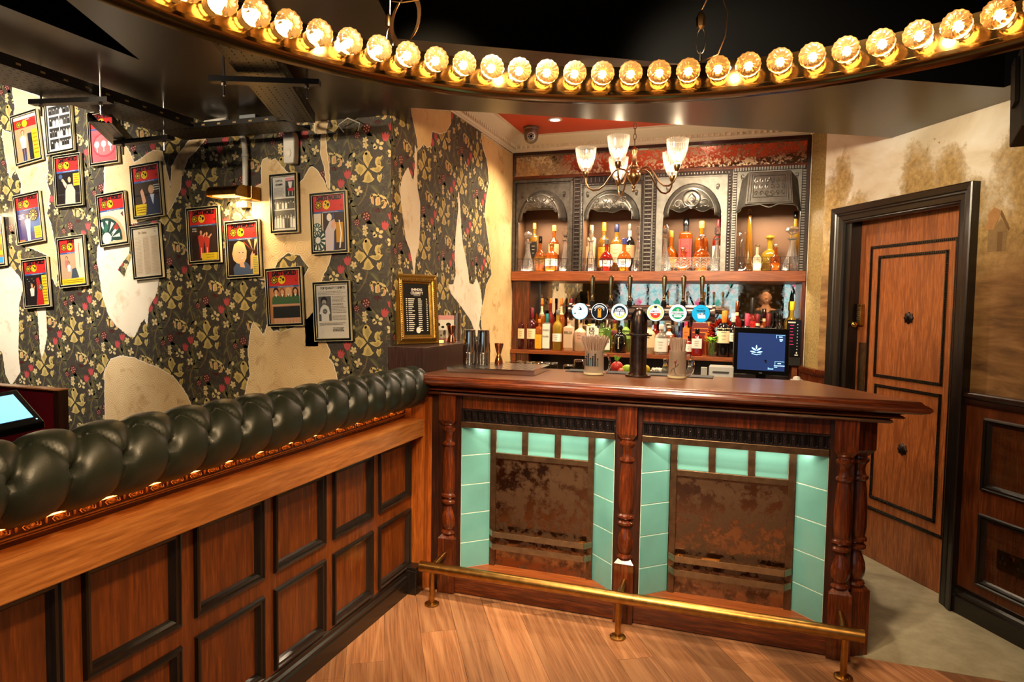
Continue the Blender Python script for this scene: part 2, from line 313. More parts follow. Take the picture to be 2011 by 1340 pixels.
def plank_mat(name, k):
    m, nt, b = newmat(name)
    a = DOOR_ANG
    v = mapped(nt, (14, .9, 1), (0, 0, -a), (k*3.1, k*1.7, 0))
    fine = noise(nt, mapped(nt, (150, 4.5, 1), (0, 0, -a), (k, 0, 0)), 1.0, 3, .6)
    big = noise(nt, v, .35, 2, .5, .4)
    rg = math2(nt, 'SINE', math2(nt, 'MULTIPLY', big, 60.0)); rg = math2(nt, 'POWER', math2(nt, 'MULTIPLY_ADD', rg, .5, .5), 4.0)
    sh = (.86, 1.0, 1.12)[k]
    c1 = ramp(nt, [(.3, srgb(118*sh, 76*sh, 48*sh)), (.65, srgb(160*sh, 108*sh, 72*sh))], fine)
    c2 = mixc(nt, math2(nt, 'MULTIPLY', rg, .45), c1, srgb(186*sh, 136*sh, 96*sh))
    nt.links.new(c2, b.inputs['Base Color']); b.inputs['Roughness'].default_value = .42; bump(nt, b, fine, .2, .001)
DOOR_ANG = radians(30.515)
for _k in range(3): plank_mat('plank_%d' % _k, _k)
# --- walls
def wallpaper_ground():
    m, nt, b = newmat('paper_ground')
    v = mapped(nt, (1,1,1))
    n1 = noise(nt, v, 42, 3, .6, 1.6)
    c = ramp(nt, [(.40, srgb(50,41,34)), (.47, srgb(70,62,53)), (.53, srgb(52,43,36)), (.60, srgb(74,67,57)), (.66, srgb(50,42,35))], n1)
    nt.links.new(c, b.inputs['Base Color']); b.inputs['Roughness'].default_value = .6
wallpaper_ground()
def plaster(name, a, bcol, stain, emb=True):
    m, nt, b = newmat(name)
    v = mapped(nt)
    n1 = noise(nt, v, 3.0, 5, .6); n2 = noise(nt, v, 11, 6, .6, .6)
    c = ramp(nt, [(.35, srgb(*a)), (.6, srgb(*bcol))], n1)
    c = mixc(nt, ramp(nt, [(.56, (0,0,0,1)), (.72, (.8,.8,.8,1))], n2), c, srgb(*stain))
    nt.links.new(c, b.inputs['Base Color']); b.inputs['Roughness'].default_value = .7
    if emb:   # embossed roundels of the old lincrusta
        sx = nt.nodes.new('ShaderNodeSeparateXYZ'); nt.links.new(v, sx.inputs[0])
        h = math2(nt, 'ADD', sx.outputs[0], sx.outputs[1])
        fx = math2(nt, 'SUBTRACT', math2(nt, 'FRACT', math2(nt, 'MULTIPLY', h, 12.0)), .5)
        fz = math2(nt, 'SUBTRACT', math2(nt, 'FRACT', math2(nt, 'MULTIPLY', sx.outputs[2], 12.0)), .5)
        d = math2(nt, 'SQRT', math2(nt, 'ADD', math2(nt, 'POWER', fx, 2.0), math2(nt, 'POWER', fz, 2.0)))
        w = math2(nt, 'SINE', math2(nt, 'MULTIPLY', d, 38.0))
        bump(nt, b, math2(nt, 'ADD', w, math2(nt, 'MULTIPLY', n2, .8)), .16, .003)
    else: bump(nt, b, n2, .4, .004)
plaster('plaster_cream', (212,178,128), (226,196,148), (178,138,92))
plaster('plaster_bare', (214,176,116), (232,198,142), (184,132,74), emb=False)
plaster('paper_white', (232,218,194), (240,228,206), (206,180,146), emb=False)
def granite(name, cols, sc=60):
    m, nt, b = newmat(name); v = mapped(nt)
    n = noise(nt, v, sc, 5, .65); n2 = noise(nt, v, 6, 3)
    c = ramp(nt, [(.32, srgb(*cols[0])), (.5, srgb(*cols[1])), (.66, srgb(*cols[2]))], n)
    nt.links.new(mixc(nt, math2(nt, 'MULTIPLY', n2, .5), c, srgb(*cols[1])), b.inputs['Base Color']); b.inputs['Roughness'].default_value = .55
    bump(nt, b, n, .2, .002)
granite('paper_speckle', ((104,84,46), (146,122,72), (178,154,100)), 70)
granite('concrete', ((150,140,112), (172,162,134), (188,180,152)), 9)
def mural():
    m, nt, b = newmat('mural'); v = mapped(nt)
    # s along the wall, z up
    sx = nt.nodes.new('ShaderNodeSeparateXYZ'); nt.links.new(mapped(nt, (1,1,1), (0,0,-DOOR_ANG), (0,0,0)), sx.inputs[0])
    s = sx.outputs[1]; z = sx.outputs[2]
    cl = noise(nt, mapped(nt, (1.2,1.2,2.6)), 1.6, 5, .55, .6)
    sky = ramp(nt, [(.3, srgb(196,180,150)), (.48, srgb(226,216,194)), (.62, srgb(238,234,222))], cl)
    ed = math2(nt, 'ADD', math2(nt, 'MULTIPLY', noise(nt, v, 6, 6, .65, .5), .6), math2(nt, 'MULTIPLY', noise(nt, v, 28, 6, .7), .4)); ed2 = noise(nt, v, 2.3, 2, .5)
    crown = None
    # rounded tree crowns: (s, z, rs, rz)
    for (cs, cz, rs, rz) in TREES:
        a = math2(nt, 'DIVIDE', math2(nt, 'SUBTRACT', s, cs), rs); c_ = math2(nt, 'DIVIDE', math2(nt, 'SUBTRACT', z, cz), rz)
        d = math2(nt, 'SQRT', math2(nt, 'ADD', math2(nt, 'MULTIPLY', a, a), math2(nt, 'MULTIPLY', c_, c_)))
        crown = d if crown is None else math2(nt, 'MINIMUM', crown, d)
    gl = math2(nt, 'DIVIDE', math2(nt, 'SUBTRACT', z, 1.78), .28)  # tree line
    tree = math2(nt, 'MINIMUM', crown, math2(nt, 'MULTIPLY', gl, 1.12))
    fac = math2(nt, 'ADD', tree, math2(nt, 'MULTIPLY_ADD', ed, 2.6, -1.3))
    mask = ramp(nt, [(.42, (1,1,1,1)), (.72, (.7,.7,.7,1)), (.95, (0,0,0,1))], math2(nt, 'MULTIPLY', fac, .8))
    lf = noise(nt, v, 34, 6, .7)
    fol = ramp(nt, [(.34, srgb(134,106,62)), (.5, srgb(178,146,88)), (.66, srgb(210,178,120))], lf)
    fol = mixc(nt, math2(nt, 'MULTIPLY', ed2, .6), fol, srgb(150,128,84))
    c = mixc(nt, mask, sky, fol)
    gr = noise(nt, mapped(nt, (3,3,16)), 1.3, 5, .6, .5)
    gnd = ramp(nt, [(.3, srgb(96,66,36)), (.5, srgb(136,100,58)), (.7, srgb(164,126,80))], gr)
    gm = ramp(nt, [(.0, (1,1,1,1)), (1.0, (0,0,0,1))], math2(nt, 'ADD', math2(nt, 'MULTIPLY', math2(nt, 'SUBTRACT', z, 1.62), 4.0), math2(nt, 'MULTIPLY_ADD', ed2, .8, -.4)))
    c = mixc(nt, gm, c, gnd)
    nt.links.new(c, b.inputs['Base Color']); b.inputs['Roughness'].default_value = .6
# s here is the rotated y coordinate: s_wall + offset(2.80)
TREES = [(2.8+a, b, c, d) for a, b, c, d in ((.92,2.27,.08,.19),(1.0,2.15,.12,.22),(.8,2.06,.12,.14),(.35,2.17,.09,.21),(.26,2.12,.08,.2),(.13,2.15,.11,.19),(-.0,1.98,.12,.16),(-.32,2.12,.18,.24),(-.55,2.2,.2,.35),(.52,1.95,.16,.18))]
mural()
def antique(name, tint, spots, r=.1, amt=.5, sc=26):
    m, nt, b = newmat(name); v = mapped(nt)
    n = noise(nt, v, sc, 6, .65); n2 = noise(nt, v, sc*.2, 4, .6)
    f = math2(nt, 'ADD', math2(nt, 'MULTIPLY', n, .7), math2(nt, 'MULTIPLY', n2, .4))
    f = ramp(nt, [(.5, (0,0,0,1)), (.62, (amt,amt,amt,1))], f)
    nt.links.new(mixc(nt, f, srgb(*tint), srgb(*spots)), b.inputs['Base Color'])
    b.inputs['Metallic'].default_value = 1; 
    nt.links.new(math2(nt, 'MULTIPLY_ADD', f, .5, r), b.inputs['Roughness'])
antique('mirror_lower', (226,218,200), (190,160,116), .0, .12, 40)
antique('mirror_upper', (236,222,196), (150,110,60), .05, .75, 60)
antique('mirror_fire', (156,128,102), (96,70,50), .14, .9, 22)
def iron(name, base, hi, rough, metal=.8):
    m, nt, b = newmat(name); v = mapped(nt); n = noise(nt, v, 30, 4)
    nt.links.new(ramp(nt, [(.3, srgb(*base)), (.7, srgb(*hi))], n), b.inputs['Base Color'])
    b.inputs['Metallic'].default_value = metal; b.inputs['Roughness'].default_value = rough; bump(nt, b, n, .15, .002)
iron('iron_dark', (66,60,56), (92,86,80), .48, .7)
iron('iron_grey', (102,100,95), (122,120,114), .40, .8)
iron('iron_vent', (34,26,26), (52,42,42), .45)
iron('bronze_pale', (136,116,94), (160,140,114), .34, .9); iron('bronze', (98,76,56), (128,102,76), .36, .9)
iron('brass_old', (150,108,52), (186,142,76), .3, 1)
iron('brass_lamp', (120,82,34), (160,116,52), .28, 1)
iron('gunmetal', (84,70,66), (112,96,90), .3, 1)
plain('brass_shine', (214,164,84), .16, 1); plain('chrome', (210,205,200), .12, 1); plain('steel', (190,184,178), .22, 1); plain('copper', (206,128,88), .18, 1)
plain('gold_frame', (176,138,66), .34, .9, noise=.25, bump=.4, nscale=60); plain('gold_dark', (96,72,34), .45, .8)
plain('nickel_bronze', (150,118,84), .3, 1); plain('brass_ring', (128,102,64), .14, 1)
plain('black_paint', (26,22,19), .34, bump=.25, nscale=5, noise=.2); plain('soffit_paint', (66,54,44), .3, bump=.2, nscale=4, noise=.15); plain('black_matt', (10,9,8), .6); plain('black_gloss', (10,10,11), .18)
plain('void_black', (3,3,3), .9, spec=.1)
plain('tray_black', (30,27,26), .4, .3); plain('rubber', (20,20,20), .55)
plain('red_ceiling', (206,72,40), .45, noise=.06, nscale=6); plain('cornice_white', (236,222,200), .5)
plain('leather', (34,38,29), .40, spec=.6, bump=.12, nscale=220, noise=.12); plain('leather_button', (22,26,20), .4)
plain('tile_teal', (102,162,158), .08, coat=.7, noise=.3, nscale=5); plain('grout', (214,232,220), .6)
plain('white_plastic', (224,220,212), .35); plain('grey_plastic', (120,124,130), .4); plain('blue_plastic', (60,66,130), .4); plain('silver_plastic', (170,168,164), .35, .3)
plain('card_white', (230,224,212), .6); plain('card_pink', (214,150,150), .6); plain('paper_beige', (222,200,164), .6); plain('print_black', (14,12,12), .5)
plain('gold_edge', (226,212,172), .5, 0); plain('brass_pale', (226,194,140), .16, 1); plain('dome_grey', (120,110,96), .35, .6); plain('frame_black', (16,14,12), .3)
plain('trim_carved', (190,120,58), .35, .35); plain('maroon', (86,14,22), .25)
plain('skin', (196,140,108), .55); plain('hair', (34,24,18), .6); plain('shirt_black', (18,18,20), .8)
plain('straw', (206,178,158), .4, spec=.3); plain('screen_navy', (30,44,84), .2, emis=(40,60,110), estr=.55); plain('screen_blue', (120,190,230), .2, emis=(130,200,240), estr=1.0)
plain('glow_cyan', (170,225,255), .3, emis=(150,215,255), estr=1.6); plain('led_warm', (255,200,120), .3, emis=(255,170,80), estr=7)
plain('badge_white', (235,245,250), .2, emis=(215,236,250), estr=1.0); plain('badge_halo', (140,190,220), .2, emis=(120,180,225), estr=1.1); plain('badge_mint', (180,225,215), .2, emis=(170,222,210), estr=.9)
for _n, _c in (('navy',(16,40,70)),('green',(10,150,90)),('yellow',(222,205,70)),('red',(206,60,40)),('cyan',(20,165,215)),('amber',(206,130,40)),('white',(245,248,250)),('lime',(200,220,120)),('sky',(120,205,235))):
    plain('b_'+_n, _c, .3, emis=_c, estr=.55 if _n != 'navy' else .1)
# glass
def glass(name, col, rough=.02, trans=1.0, ior=1.45):
    return plain(name, col, rough, trans=trans, ior=ior)
glass('glass_clear', (1.0,.99,.97), .02); glass('cut_glass', (1.0,.97,.93), .05, .88)
def thin_glass(name, tint=(1,1,1,1), refl=.06, milk=None, mk=0):
    m = bpy.data.materials.new(name); m.use_nodes = True; nt = m.node_tree; nt.nodes.clear(); MAT[name] = m
    o = nt.nodes.new('ShaderNodeOutputMaterial'); t = nt.nodes.new('ShaderNodeBsdfTransparent'); g = nt.nodes.new('ShaderNodeBsdfGlossy'); mx = nt.nodes.new('ShaderNodeMixShader'); lw = nt.nodes.new('ShaderNodeLayerWeight')
    t.inputs[0].default_value = tint; g.inputs['Roughness'].default_value = .03; lw.inputs[0].default_value = .25
    f = math2(nt, 'MULTIPLY_ADD', lw.outputs['Facing'], .5, refl)
    nt.links.new(f, mx.inputs[0]); nt.links.new(t.outputs[0], mx.inputs[1]); nt.links.new(g.outputs[0], mx.inputs[2]); out = mx.outputs[0]
    if milk:
        d = nt.nodes.new('ShaderNodeBsdfDiffuse'); tr = nt.nodes.new('ShaderNodeBsdfTranslucent'); a = nt.nodes.new('ShaderNodeMixShader'); m2 = nt.nodes.new('ShaderNodeMixShader')
        d.inputs[0].default_value = milk; tr.inputs[0].default_value = milk; nt.links.new(d.outputs[0], a.inputs[1]); nt.links.new(tr.outputs[0], a.inputs[2])
        nt.links.new(math2(nt, 'MULTIPLY_ADD', lw.outputs['Facing'], .28, mk), m2.inputs[0]); nt.links.new(out, m2.inputs[1]); nt.links.new(a.outputs[0], m2.inputs[2]); out = m2.outputs[0]
    nt.links.new(out, o.inputs[0])
thin_glass('glass_pane', (1,1,1,1), .03); thin_glass('glass_thin', (.93,.92,.9,1), .12); thin_glass('glass_fluted', (1,.98,.95,1), .05, (.95,.9,.82,1), .02); thin_glass('glass_straws', (1,.98,.95,1), .04, (.76,.64,.52,1), .42)
def liquor(name, col, t=.45, r=.08, em=0):
    plain(name, col, r, trans=t, ior=1.4, coat=.5, emis=col if em else None, estr=em)
liquor('liq_amber', (196,92,20), .72); liquor('liq_orange', (226,112,20), .65); liquor('liq_gold', (206,140,40), .72); liquor('liq_yellow', (228,186,50), .7)
liquor('liq_red', (150,28,14), .5); liquor('liq_dark', (40,16,12), .2); liquor('liq_maroon', (70,12,18), .2); liquor('liq_green', (110,150,60), .6); liquor('liq_black', (16,14,14), .05)
liquor('liq_clear', (236,228,212), .85, .04); liquor('liq_frost', (228,196,162), .3, .3); liquor('liq_pink', (226,176,150), .35, .3); liquor('liq_stone', (196,170,130), 0, .5); liquor('liq_blue', (34,44,110), .3)
def swirl_glass():
    """fairground cabochon: faceted glass lit from inside"""
    plain('cabochon', (255,228,184), .06, trans=.9, ior=1.45)
    plain('bulb_core', (255,220,150), .3, emis=(255,196,110), estr=22)
    plain('bulb_core_soft', (255,240,210), .3, emis=(255,226,180), estr=1.6)
swirl_glass()
plain('downlight', (255,235,235), .3, emis=(255,225,215), estr=8)
plain('light_yellow', (255,220,120), .3, emis=(255,190,90), estr=3)
for _n, _c in (('leaf3',(70,66,50)),('stem',(108,92,58)),('leaf',(104,98,64)),('leaf2',(78,76,56)),('lily',(190,166,100)),('lily2',(160,140,84)),('cream',(204,184,132)),('tulip',(178,70,72)),('berry',(78,32,32)),('berrydot',(196,132,110)),('bud',(200,178,118)),('budtip',(196,140,100)),('outline',(40,32,26))):
    plain('wp_'+_n, _c, .6)
# print inks
INK = {}
def ink(*c):
    k = 'ink_%d_%d_%d' % c
    if k not in MAT: plain(k, c, .45)
    return k
# ================================================================ ROOM
from mathutils.geometry import tessellate_polygon
W0 = Vector((1.031, 3.86, 0)); VD = Vector((-.50778, .86148, 0)); VN = Vector((.86148, .50778, 0))
MW = Matrix(((VD.x, VN.x, 0, W0.x), (VD.y, VN.y, 0, W0.y), (0, 0, 1, 0), (0, 0, 0, 1)))   # (s, depth, z) of the door wall
def clip(poly, f):
    out = []; n = len(poly)
    for i in range(n):
        a, b = poly[i], poly[(i+1) % n]; fa, fb = f(a), f(b)
        if fa >= 0: out.append(a)
        if (fa >= 0) != (fb >= 0):
            t = fa/(fa-fb); out.append((a[0]+(b[0]-a[0])*t, a[1]+(b[1]-a[1])*t))
    return out
def clip_rect(p, x0, x1, y0, y1):
    for f in (lambda q: q[0]-x0, lambda q: x1-q[0], lambda q: q[1]-y0, lambda q: y1-q[1]):
        p = clip(p, f)
        if len(p) < 3: return []
    return p
# ---- floor
fl = MB().box(-5.5, 3.6, -3.05, 5.7, -.08, -.0125)
floor = struct(fl.build('floor', 'wood_dark_x'))
nr = 0
for k in range(-9, 24):
    u0 = .197+.161*(k-1)+.0006; u1 = .197+.161*k-.0006
    offs = {1: 2.963, 2: 2.841, 3: 3.2, 4: 3.05, 5: 3.4, 6: 2.586, 7: 3.1, 8: 2.9}.get(k, 2.3+random.random()*1.2)
    L = 1.25
    for j in range(-3, 2):
        s0 = offs+j*L+.0006; s1 = s0+L-.0012
        q = [VN*u0+VD*s0, VN*u1+VD*s0, VN*u1+VD*s1, VN*u0+VD*s1]
        p = clip_rect([(v.x, v.y) for v in q], -1.62, 2.8, .5, 3.13)
        if len(p) < 3: continue
        area = abs(sum(p[i][0]*p[(i+1) % len(p)][1]-p[(i+1) % len(p)][0]*p[i][1] for i in range(len(p))))/2
        if area < 1e-4: continue
        z = random.uniform(-.0007, 0)
        MB().prism(p, (0,0,z-.012), (1,0,0), (0,1,0), (0,0,.012)).build('plank', 'plank_%d' % random.choice((0,1,1,2)), floor)
MB().box(-5.5, 3.6, -3.05, .5, -.012, -.001).build('rear_boards', 'plank_1', floor)
MB().box(-5.5, -1.62, .5, 3.11, -.012, -.001).build('side_boards', 'plank_1', floor)
cf = MB().box(-1.7, 3.4, 3.1305, 5.6, -.012, .0015).build('floor_concrete', 'concrete'); struct(cf)
# ---- walls
def wall(name, mb, mat): return struct(mb.build(name, mat))
wl = wall('wall_left', MB().box(-5.5, -1.757, 3.11, 3.25, 0, 3.1), 'paper_ground')
wr = wall('wall_return', MB().box(-1.9, -1.756, 3.251, 5.6, 0, 2.95).box(-1.757, -1.756, 3.11, 3.251, 0, 2.95), 'paper_ground')
wall('wall_far', MB().box(-5.6, -5.5, -3.1, 3.25, 0, 2.95), 'black_paint')
wall('wall_back', MB().box(-1.9, .9, 5.45, 5.6, 0, 2.95), 'black_matt')
# door wall with its opening
db = MB().box(-6.2, .0, 0, .12, 0, 2.95).box(.822, 1.082, 0, .12, 0, 2.95).box(0, .822, 0, .12, 2.045, 2.95)
w_right = wall('wall_right', MB().merge(db, MW), 'mural')
P1 = MW @ Vector((1.082, 0, 0)); P2 = Vector((.412, 5.05, 0))
pil = MB().prism([(P1.x, P1.y), (P2.x, P2.y), (P2.x, 5.45), (P1.x+.3, 5.45), (P1.x+.3, P1.y+.1)], (0,0,0), (1,0,0), (0,1,0), (0,0,2.95))
pillar = wall('wall_pillar', pil, 'paper_speckle')
MB().prism([(.412, 5.035), (.424, 5.03), (.424, 5.05), (.412, 5.05)], (0,0,1.09), (1,0,0), (0,1,0), (0,0,1.6)).build('corner_bead', 'cornice_white', pillar)
# painted cottage and birds of the mural
hp = MB()
def W2(s, z, d=-.0015): return (MW @ Vector((s, d, z)))
def flat(mb, pts, mi, d=-.0015): mb.add([W2(s, z, d) for s, z in pts], [tuple(range(len(pts)))], mi)
for (s, z) in ((.26, 2.35), (.215, 2.395), (.185, 2.37)):
    flat(hp, [(s-.014, z+.004), (s-.002, z-.004), (s+.001, z+.006), (s+.004, z-.003), (s+.016, z+.006), (s+.002, z-.009)], 0)
hs = -.17
flat(hp, [(hs+.055, 1.955), (hs+.02, 1.88), (hs-.02, 1.965), (hs+.02, 1.99)], 1, -.001)
flat(hp, [(hs+.045, 1.78), (hs-.05, 1.78), (hs-.05, 1.885), (hs-.02, 1.93), (hs+.02, 1.885), (hs+.045, 1.885)], 2, -.0012)
flat(hp, [(hs+.07, 1.885), (hs+.015, 1.885), (hs-.02, 1.97), (hs+.03, 1.965)], 1, -.0017)
flat(hp, [(hs-.02, 1.97), (hs-.014, 1.95), (hs-.058, 1.87), (hs-.066, 1.88)], 3, -.0018)
flat(hp, [(hs-.005, 1.78), (hs-.03, 1.78), (hs-.03, 1.87), (hs-.005, 1.87)], 3, -.0019)
hp.build('painted_cottage', [plain('mural_brown', (150,120,80), .7), plain('mural_roof', (172,128,80), .7, noise=.3), plain('mural_wall', (138,112,74), .7, noise=.35), plain('mural_wood', (116,88,54), .7)], w_right, fixn=False)
# rear wall (seen in the mirrors): pillars and windows with coloured panes
wall('wall_rear', MB().box(-5.6, -2.42, -3.15, -3.05, 0, 2.95).box(-.06, .72, -3.15, -3.05, 0, 2.95).box(1.35, 4.2, -3.15, -3.05, 0, 2.95).box(-2.42, -.06, -3.15, -3.05, 0, .9).box(-2.42, -.06, -3.15, -3.05, 2.25, 2.95).box(.72, 1.35, -3.15, -3.05, 0, .9).box(.72, 1.35, -3.15, -3.05, 2.25, 2.95), 'paper_speckle')
for wi, (x0, x1) in enumerate(((-2.42, -.06), (.72, 1.35))):
    fr = MB(); nb = max(1, round((x1-x0)/.6))
    fr.box(x0, x1, -3.14, -3.04, .9, .95).box(x0, x1, -3.14, -3.04, 2.2, 2.25)
    for i in range(nb+1):
        xx = x0+(x1-x0)*i/nb; fr.box(xx-.025, xx+.025, -3.14, -3.04, .9, 2.25)
    wf = struct(fr.build('window_%d' % (wi+1), 'black_gloss'))
    for i in range(nb):
        a = x0+(x1-x0)*i/nb+.025; b = x0+(x1-x0)*(i+1)/nb-.025
        for j in range(3):
            z0 = .95+j*.4167; z1 = z0+.4167
            if 'pane_glass' not in MAT:
                m_, nt_, b_ = newmat('pane_glass'); n_ = noise(nt_, mapped(nt_), 9, 6, .7); c_ = ramp(nt_, [(.36, srgb(96,176,204)), (.5, srgb(176,212,222)), (.62, srgb(214,184,200))], n_)
                nt_.links.new(c_, b_.inputs['Emission Color']); nt_.links.new(c_, b_.inputs['Base Color']); b_.inputs['Emission Strength'].default_value = 1.0
                plain('pane_pink', (220,90,140), .3, emis=(220,90,140), estr=.8); plain('pane_teal', (60,170,160), .3, emis=(60,170,160), estr=.8)
            MB().box(a, b, -3.10, -3.09, z0, z1).build('pane', 'pane_glass', wf)
            cx_, cz_ = a+(b-a)*(.3+.4*((i+j) % 2)), z0+.2; MB().prism([(cx_-.07,cz_),(cx_,cz_-.1),(cx_+.07,cz_),(cx_,cz_+.1)], (0,-3.089,0), (1,0,0), (0,0,1), (0,.004,0)).build('coloured_pane', ('pane_pink', 'pane_teal')[(i+j*2) % 2], wf)
        MB().tube([(a, -3.07, .95), (b, -3.07, 2.2)] if i % 2 else [(a, -3.07, 2.2), (b, -3.07, .95)], .018, 4).build('glazing_bar', 'black_gloss', wf)
# ---- ceiling: dark soffit with two openings, black void above
AB = [(-1.756, 3.31), (-1.606, 3.02), (.769, 4.304)]
outer = [(-2.82, -3.15), (4.3, -3.15), (4.3, -1.0), (1.12, 3.71), (.769, 4.304), (-1.606, 3.02), (-1.756, 3.31), (-1.756, 3.111), (-2.82, 3.111)]
h1 = [(-2.355, 2.117), (-1.347, .0), (-2.43, .0)]
h2 = [(-1.234, 2.229), (-.275, 2.782), (.275, 3.068), (1.041, 3.475), (1.5, 2.6), (1.5, .3), (-.9, .3), (-1.02, 1.55)]
L3 = [[Vector((x, y, 2.47)) for x, y in p] for p in (outer, h1, h2)]
tri = tessellate_polygon(L3); flatp = [v for l in L3 for v in l]
cb = MB().add(flatp, [tuple(t) for t in tri])
def skirt(mb, pts, z0, z1, closed=True):
    n = len(pts)
    for i in range(n if closed else n-1):
        a, b = pts[i], pts[(i+1) % n]
        mb.add([(a[0], a[1], z0), (b[0], b[1], z0), (b[0], b[1], z1), (a[0], a[1], z1)], [(0,1,2,3)])
skirt(cb, AB, 2.47, 2.95, False)
ceil = struct(cb.build('ceiling', 'soffit_paint', fixn=False))
vb = MB(); skirt(vb, h1, 2.47, 3.1); skirt(vb, h2, 2.47, 3.1); skirt(vb, [(-2.82,-3.15),(-2.82,3.111)], 2.47, 3.1, False); vb.box(-5.6, -2.0, -3.15, 3.25, 3.1, 3.15).box(-2.0, 4.3, -3.15, 2.9, 3.1, 3.15).box(-.6, 4.3, 2.9, 3.6, 3.1, 3.15)
vb.build('upper_void', 'void_black', ceil, fixn=False)
# drainpipe-like bulkhead along the upper left
# ---- bar ceiling: red, with plaster cornice
rc = struct(MB().prism([(-1.9, 3.0), (.9, 4.3), (1.2, 5.6), (-1.9, 5.6)], (0,0,2.79), (1,0,0), (0,1,0), (0,0,.05)).build('ceiling_bar', 'red_ceiling'))
prof = [(0,2.687),(.01,2.687),(.012,2.694),(.02,2.698),(.022,2.712),(.034,2.716),(.036,2.730),(.046,2.734),(.06,2.742),(.085,2.757),(.108,2.772),(.12,2.783),(.14,2.784),(.14,2.791),(0,2.791)]
path = [(-1.756, 3.3, 0), (-1.756, 5.045, 0), (.412, 5.045, 0), (P1.x, P1.y, 0), (P1.x+.3, P1.y-.51, 0)]
tr = struct(MB().sweep(prof, path, 1).build('trim_1', 'cornice_white'))
eg = MB()
for i in range(44):
    y = 3.35+i*.039; eg.sphere((-1.756+.040, y, 2.722), .014, 6, 4, sc=(.7, .9, 1))
for i in range(54):
    x = -1.72+i*.039; eg.sphere((x, 5.045-.040, 2.722), .014, 6, 4, sc=(.9, .7, 1))
stuff(eg.build('egg_and_dart', 'cornice_white', tr))
dl = MB().lathe([(.045,0),(.045,-.004),(.03,-.006),(.028,-.001)], (-1.277, 4.545, 2.789), 20)
for (x, y) in ((-1.277, 4.545), (-.3, 4.6)):
    t = thing('downlight', 'small round recessed downlight glowing in the red ceiling' + (' near the camera dome' if x < -1 else ', hidden one above the chandelier'), 'light', (x, y, 2.79))
    MB().lathe([(.05,0),(.05,-.005),(.034,-.007),(.032,-.001)], (x, y, 2.789), 24).build('trim_ring', 'white_plastic', t)
    MB().lathe([(.031,-.003),(.0001,-.003)], (x, y, 2.789), 20).build('lens', 'downlight', t)
# ---- wainscot panelling of the door wall
def frame_boxes(mb, s0, s1, z0, z1, cells, d0, d1):
    """cells = [(sa, sb, za, zb)] holes on a grid"""
    ss = sorted({s0, s1} | {c for q in cells for c in q[:2]}); zz = sorted({z0, z1} | {c for q in cells for c in q[2:]})
    for i in range(len(ss)-1):
        for j in range(len(zz)-1):
            cs, cz = (ss[i]+ss[i+1])/2, (zz[j]+zz[j+1])/2
            if any(q[0] < cs < q[1] and q[2] < cz < q[3] for q in cells): continue
            mb.box(ss[i], ss[i+1], d0, d1, zz[j], zz[j+1])
    return mb
MOULD = [(-.004,0),(0,.012),(.006,.014),(.010,.008),(.018,.007),(.024,-.004),(.030,-.012),(.030,-.02),(-.004,-.02)]
def panel_set(parent, M, cells, depth, mp, mm, name='panel'):
    """recessed field with a bolection moulding; local frame (s, depth, z), depth<0 towards the viewer"""
    for (a, b, c, d) in cells:
        p = MB().merge(MB().box(a+.02, b-.02, depth+.012, depth+.02, c+.02, d-.02), M).build(name, mp, parent)
        m = MB().sweep([(-o, q) for o, q in MOULD], [(a,c,0),(b,c,0),(b,d,0),(a,d,0)], 1, closed=True)
        m.v = [(v[0], depth-v[2], v[1]) for v in m.v]
        MB().merge(m, M).build('panel_moulding', mm, p)
cells = [(-.70, -.175, .646, .988), (-.70, -.175, .183, .527), (-1.28, -.76, .646, .988), (-1.28, -.76, .183, .527)]
fb = frame_boxes(MB(), -1.34, -.07, .0, 1.06, cells, -.012, 0)
wn = MB().merge(fb, MW).build('trim_2', 'wood_panelled_z'); struct(wn)
panel_set(wn, MW, cells, -.012, 'wood_red_z', 'wood_black_z')
rp = MB().sweep([(0,1.04),(.018,1.04),(.022,1.052),(.022,1.07),(.03,1.076),(.036,1.084),(.036,1.097),(.03,1.103),(0,1.103)], [W2(-1.34,0,0), W2(-.07,0,0)], -1)
rp.build('chair_rail', 'wood_dark_x', wn)
bp_ = [(0,0),(.034,0),(.034,.085),(.028,.095),(.028,.108),(.02,.118),(.016,.135),(0,.14)]
bb = struct(MB().sweep(bp_, [W2(-1.34,0,0), W2(-.07,0,0)], -1).build('baseboard_right', 'wood_black_x'))
# wainscot left of the door and round the pillar
lw = MB().sweep([(0,.0),(.012,.0),(.012,1.05),(.02,1.055),(.03,1.07),(.034,1.085),(.034,1.098),(0,1.10)], [W2(.95,0,0), W2(1.082,0,0), (P2.x, P2.y-.03, 0), (P2.x, P2.y+.3, 0)], -1)
struct(lw.build('trim_3', 'wood_red_z'))
# ---- door
dr = MB().box(.005, .807, .066, .11, .004, 2.04)
door = struct(MB().merge(dr, MW).build('door_1', 'wood_door_z'))
rv = MB().box(-.03, .004, -.004, .12, 0.001, 2.06).box(.808, .85, -.004, .12, 0.001, 2.06).box(-.03, .85, -.004, .12, 2.038, 2.07)
MB().merge(rv, MW).build('door_jamb', 'wood_black_z', door)
arch = [(0,-.002),(.0,.016),(.010,.022),(.016,.020),(.02,.026),(.045,.03),(.052,.036),(.060,.036),(.066,.042),(.094,.05),(.1,.046),(.1,-.002)]
am = MB().sweep([(o, q) for o, q in arch], [(.03,0,0),(.03,2.025,0),(.85,2.025,0),(.85,0,0)], -1)
am.v = [(v[0]+.0, -v[2], v[1]) for v in am.v]
MB().merge(am, MW).build('architrave', 'wood_black_z', door)
def kx(s): return s*1.023+.065
def kz(z): return 1.5+(z-1.5)*1.023
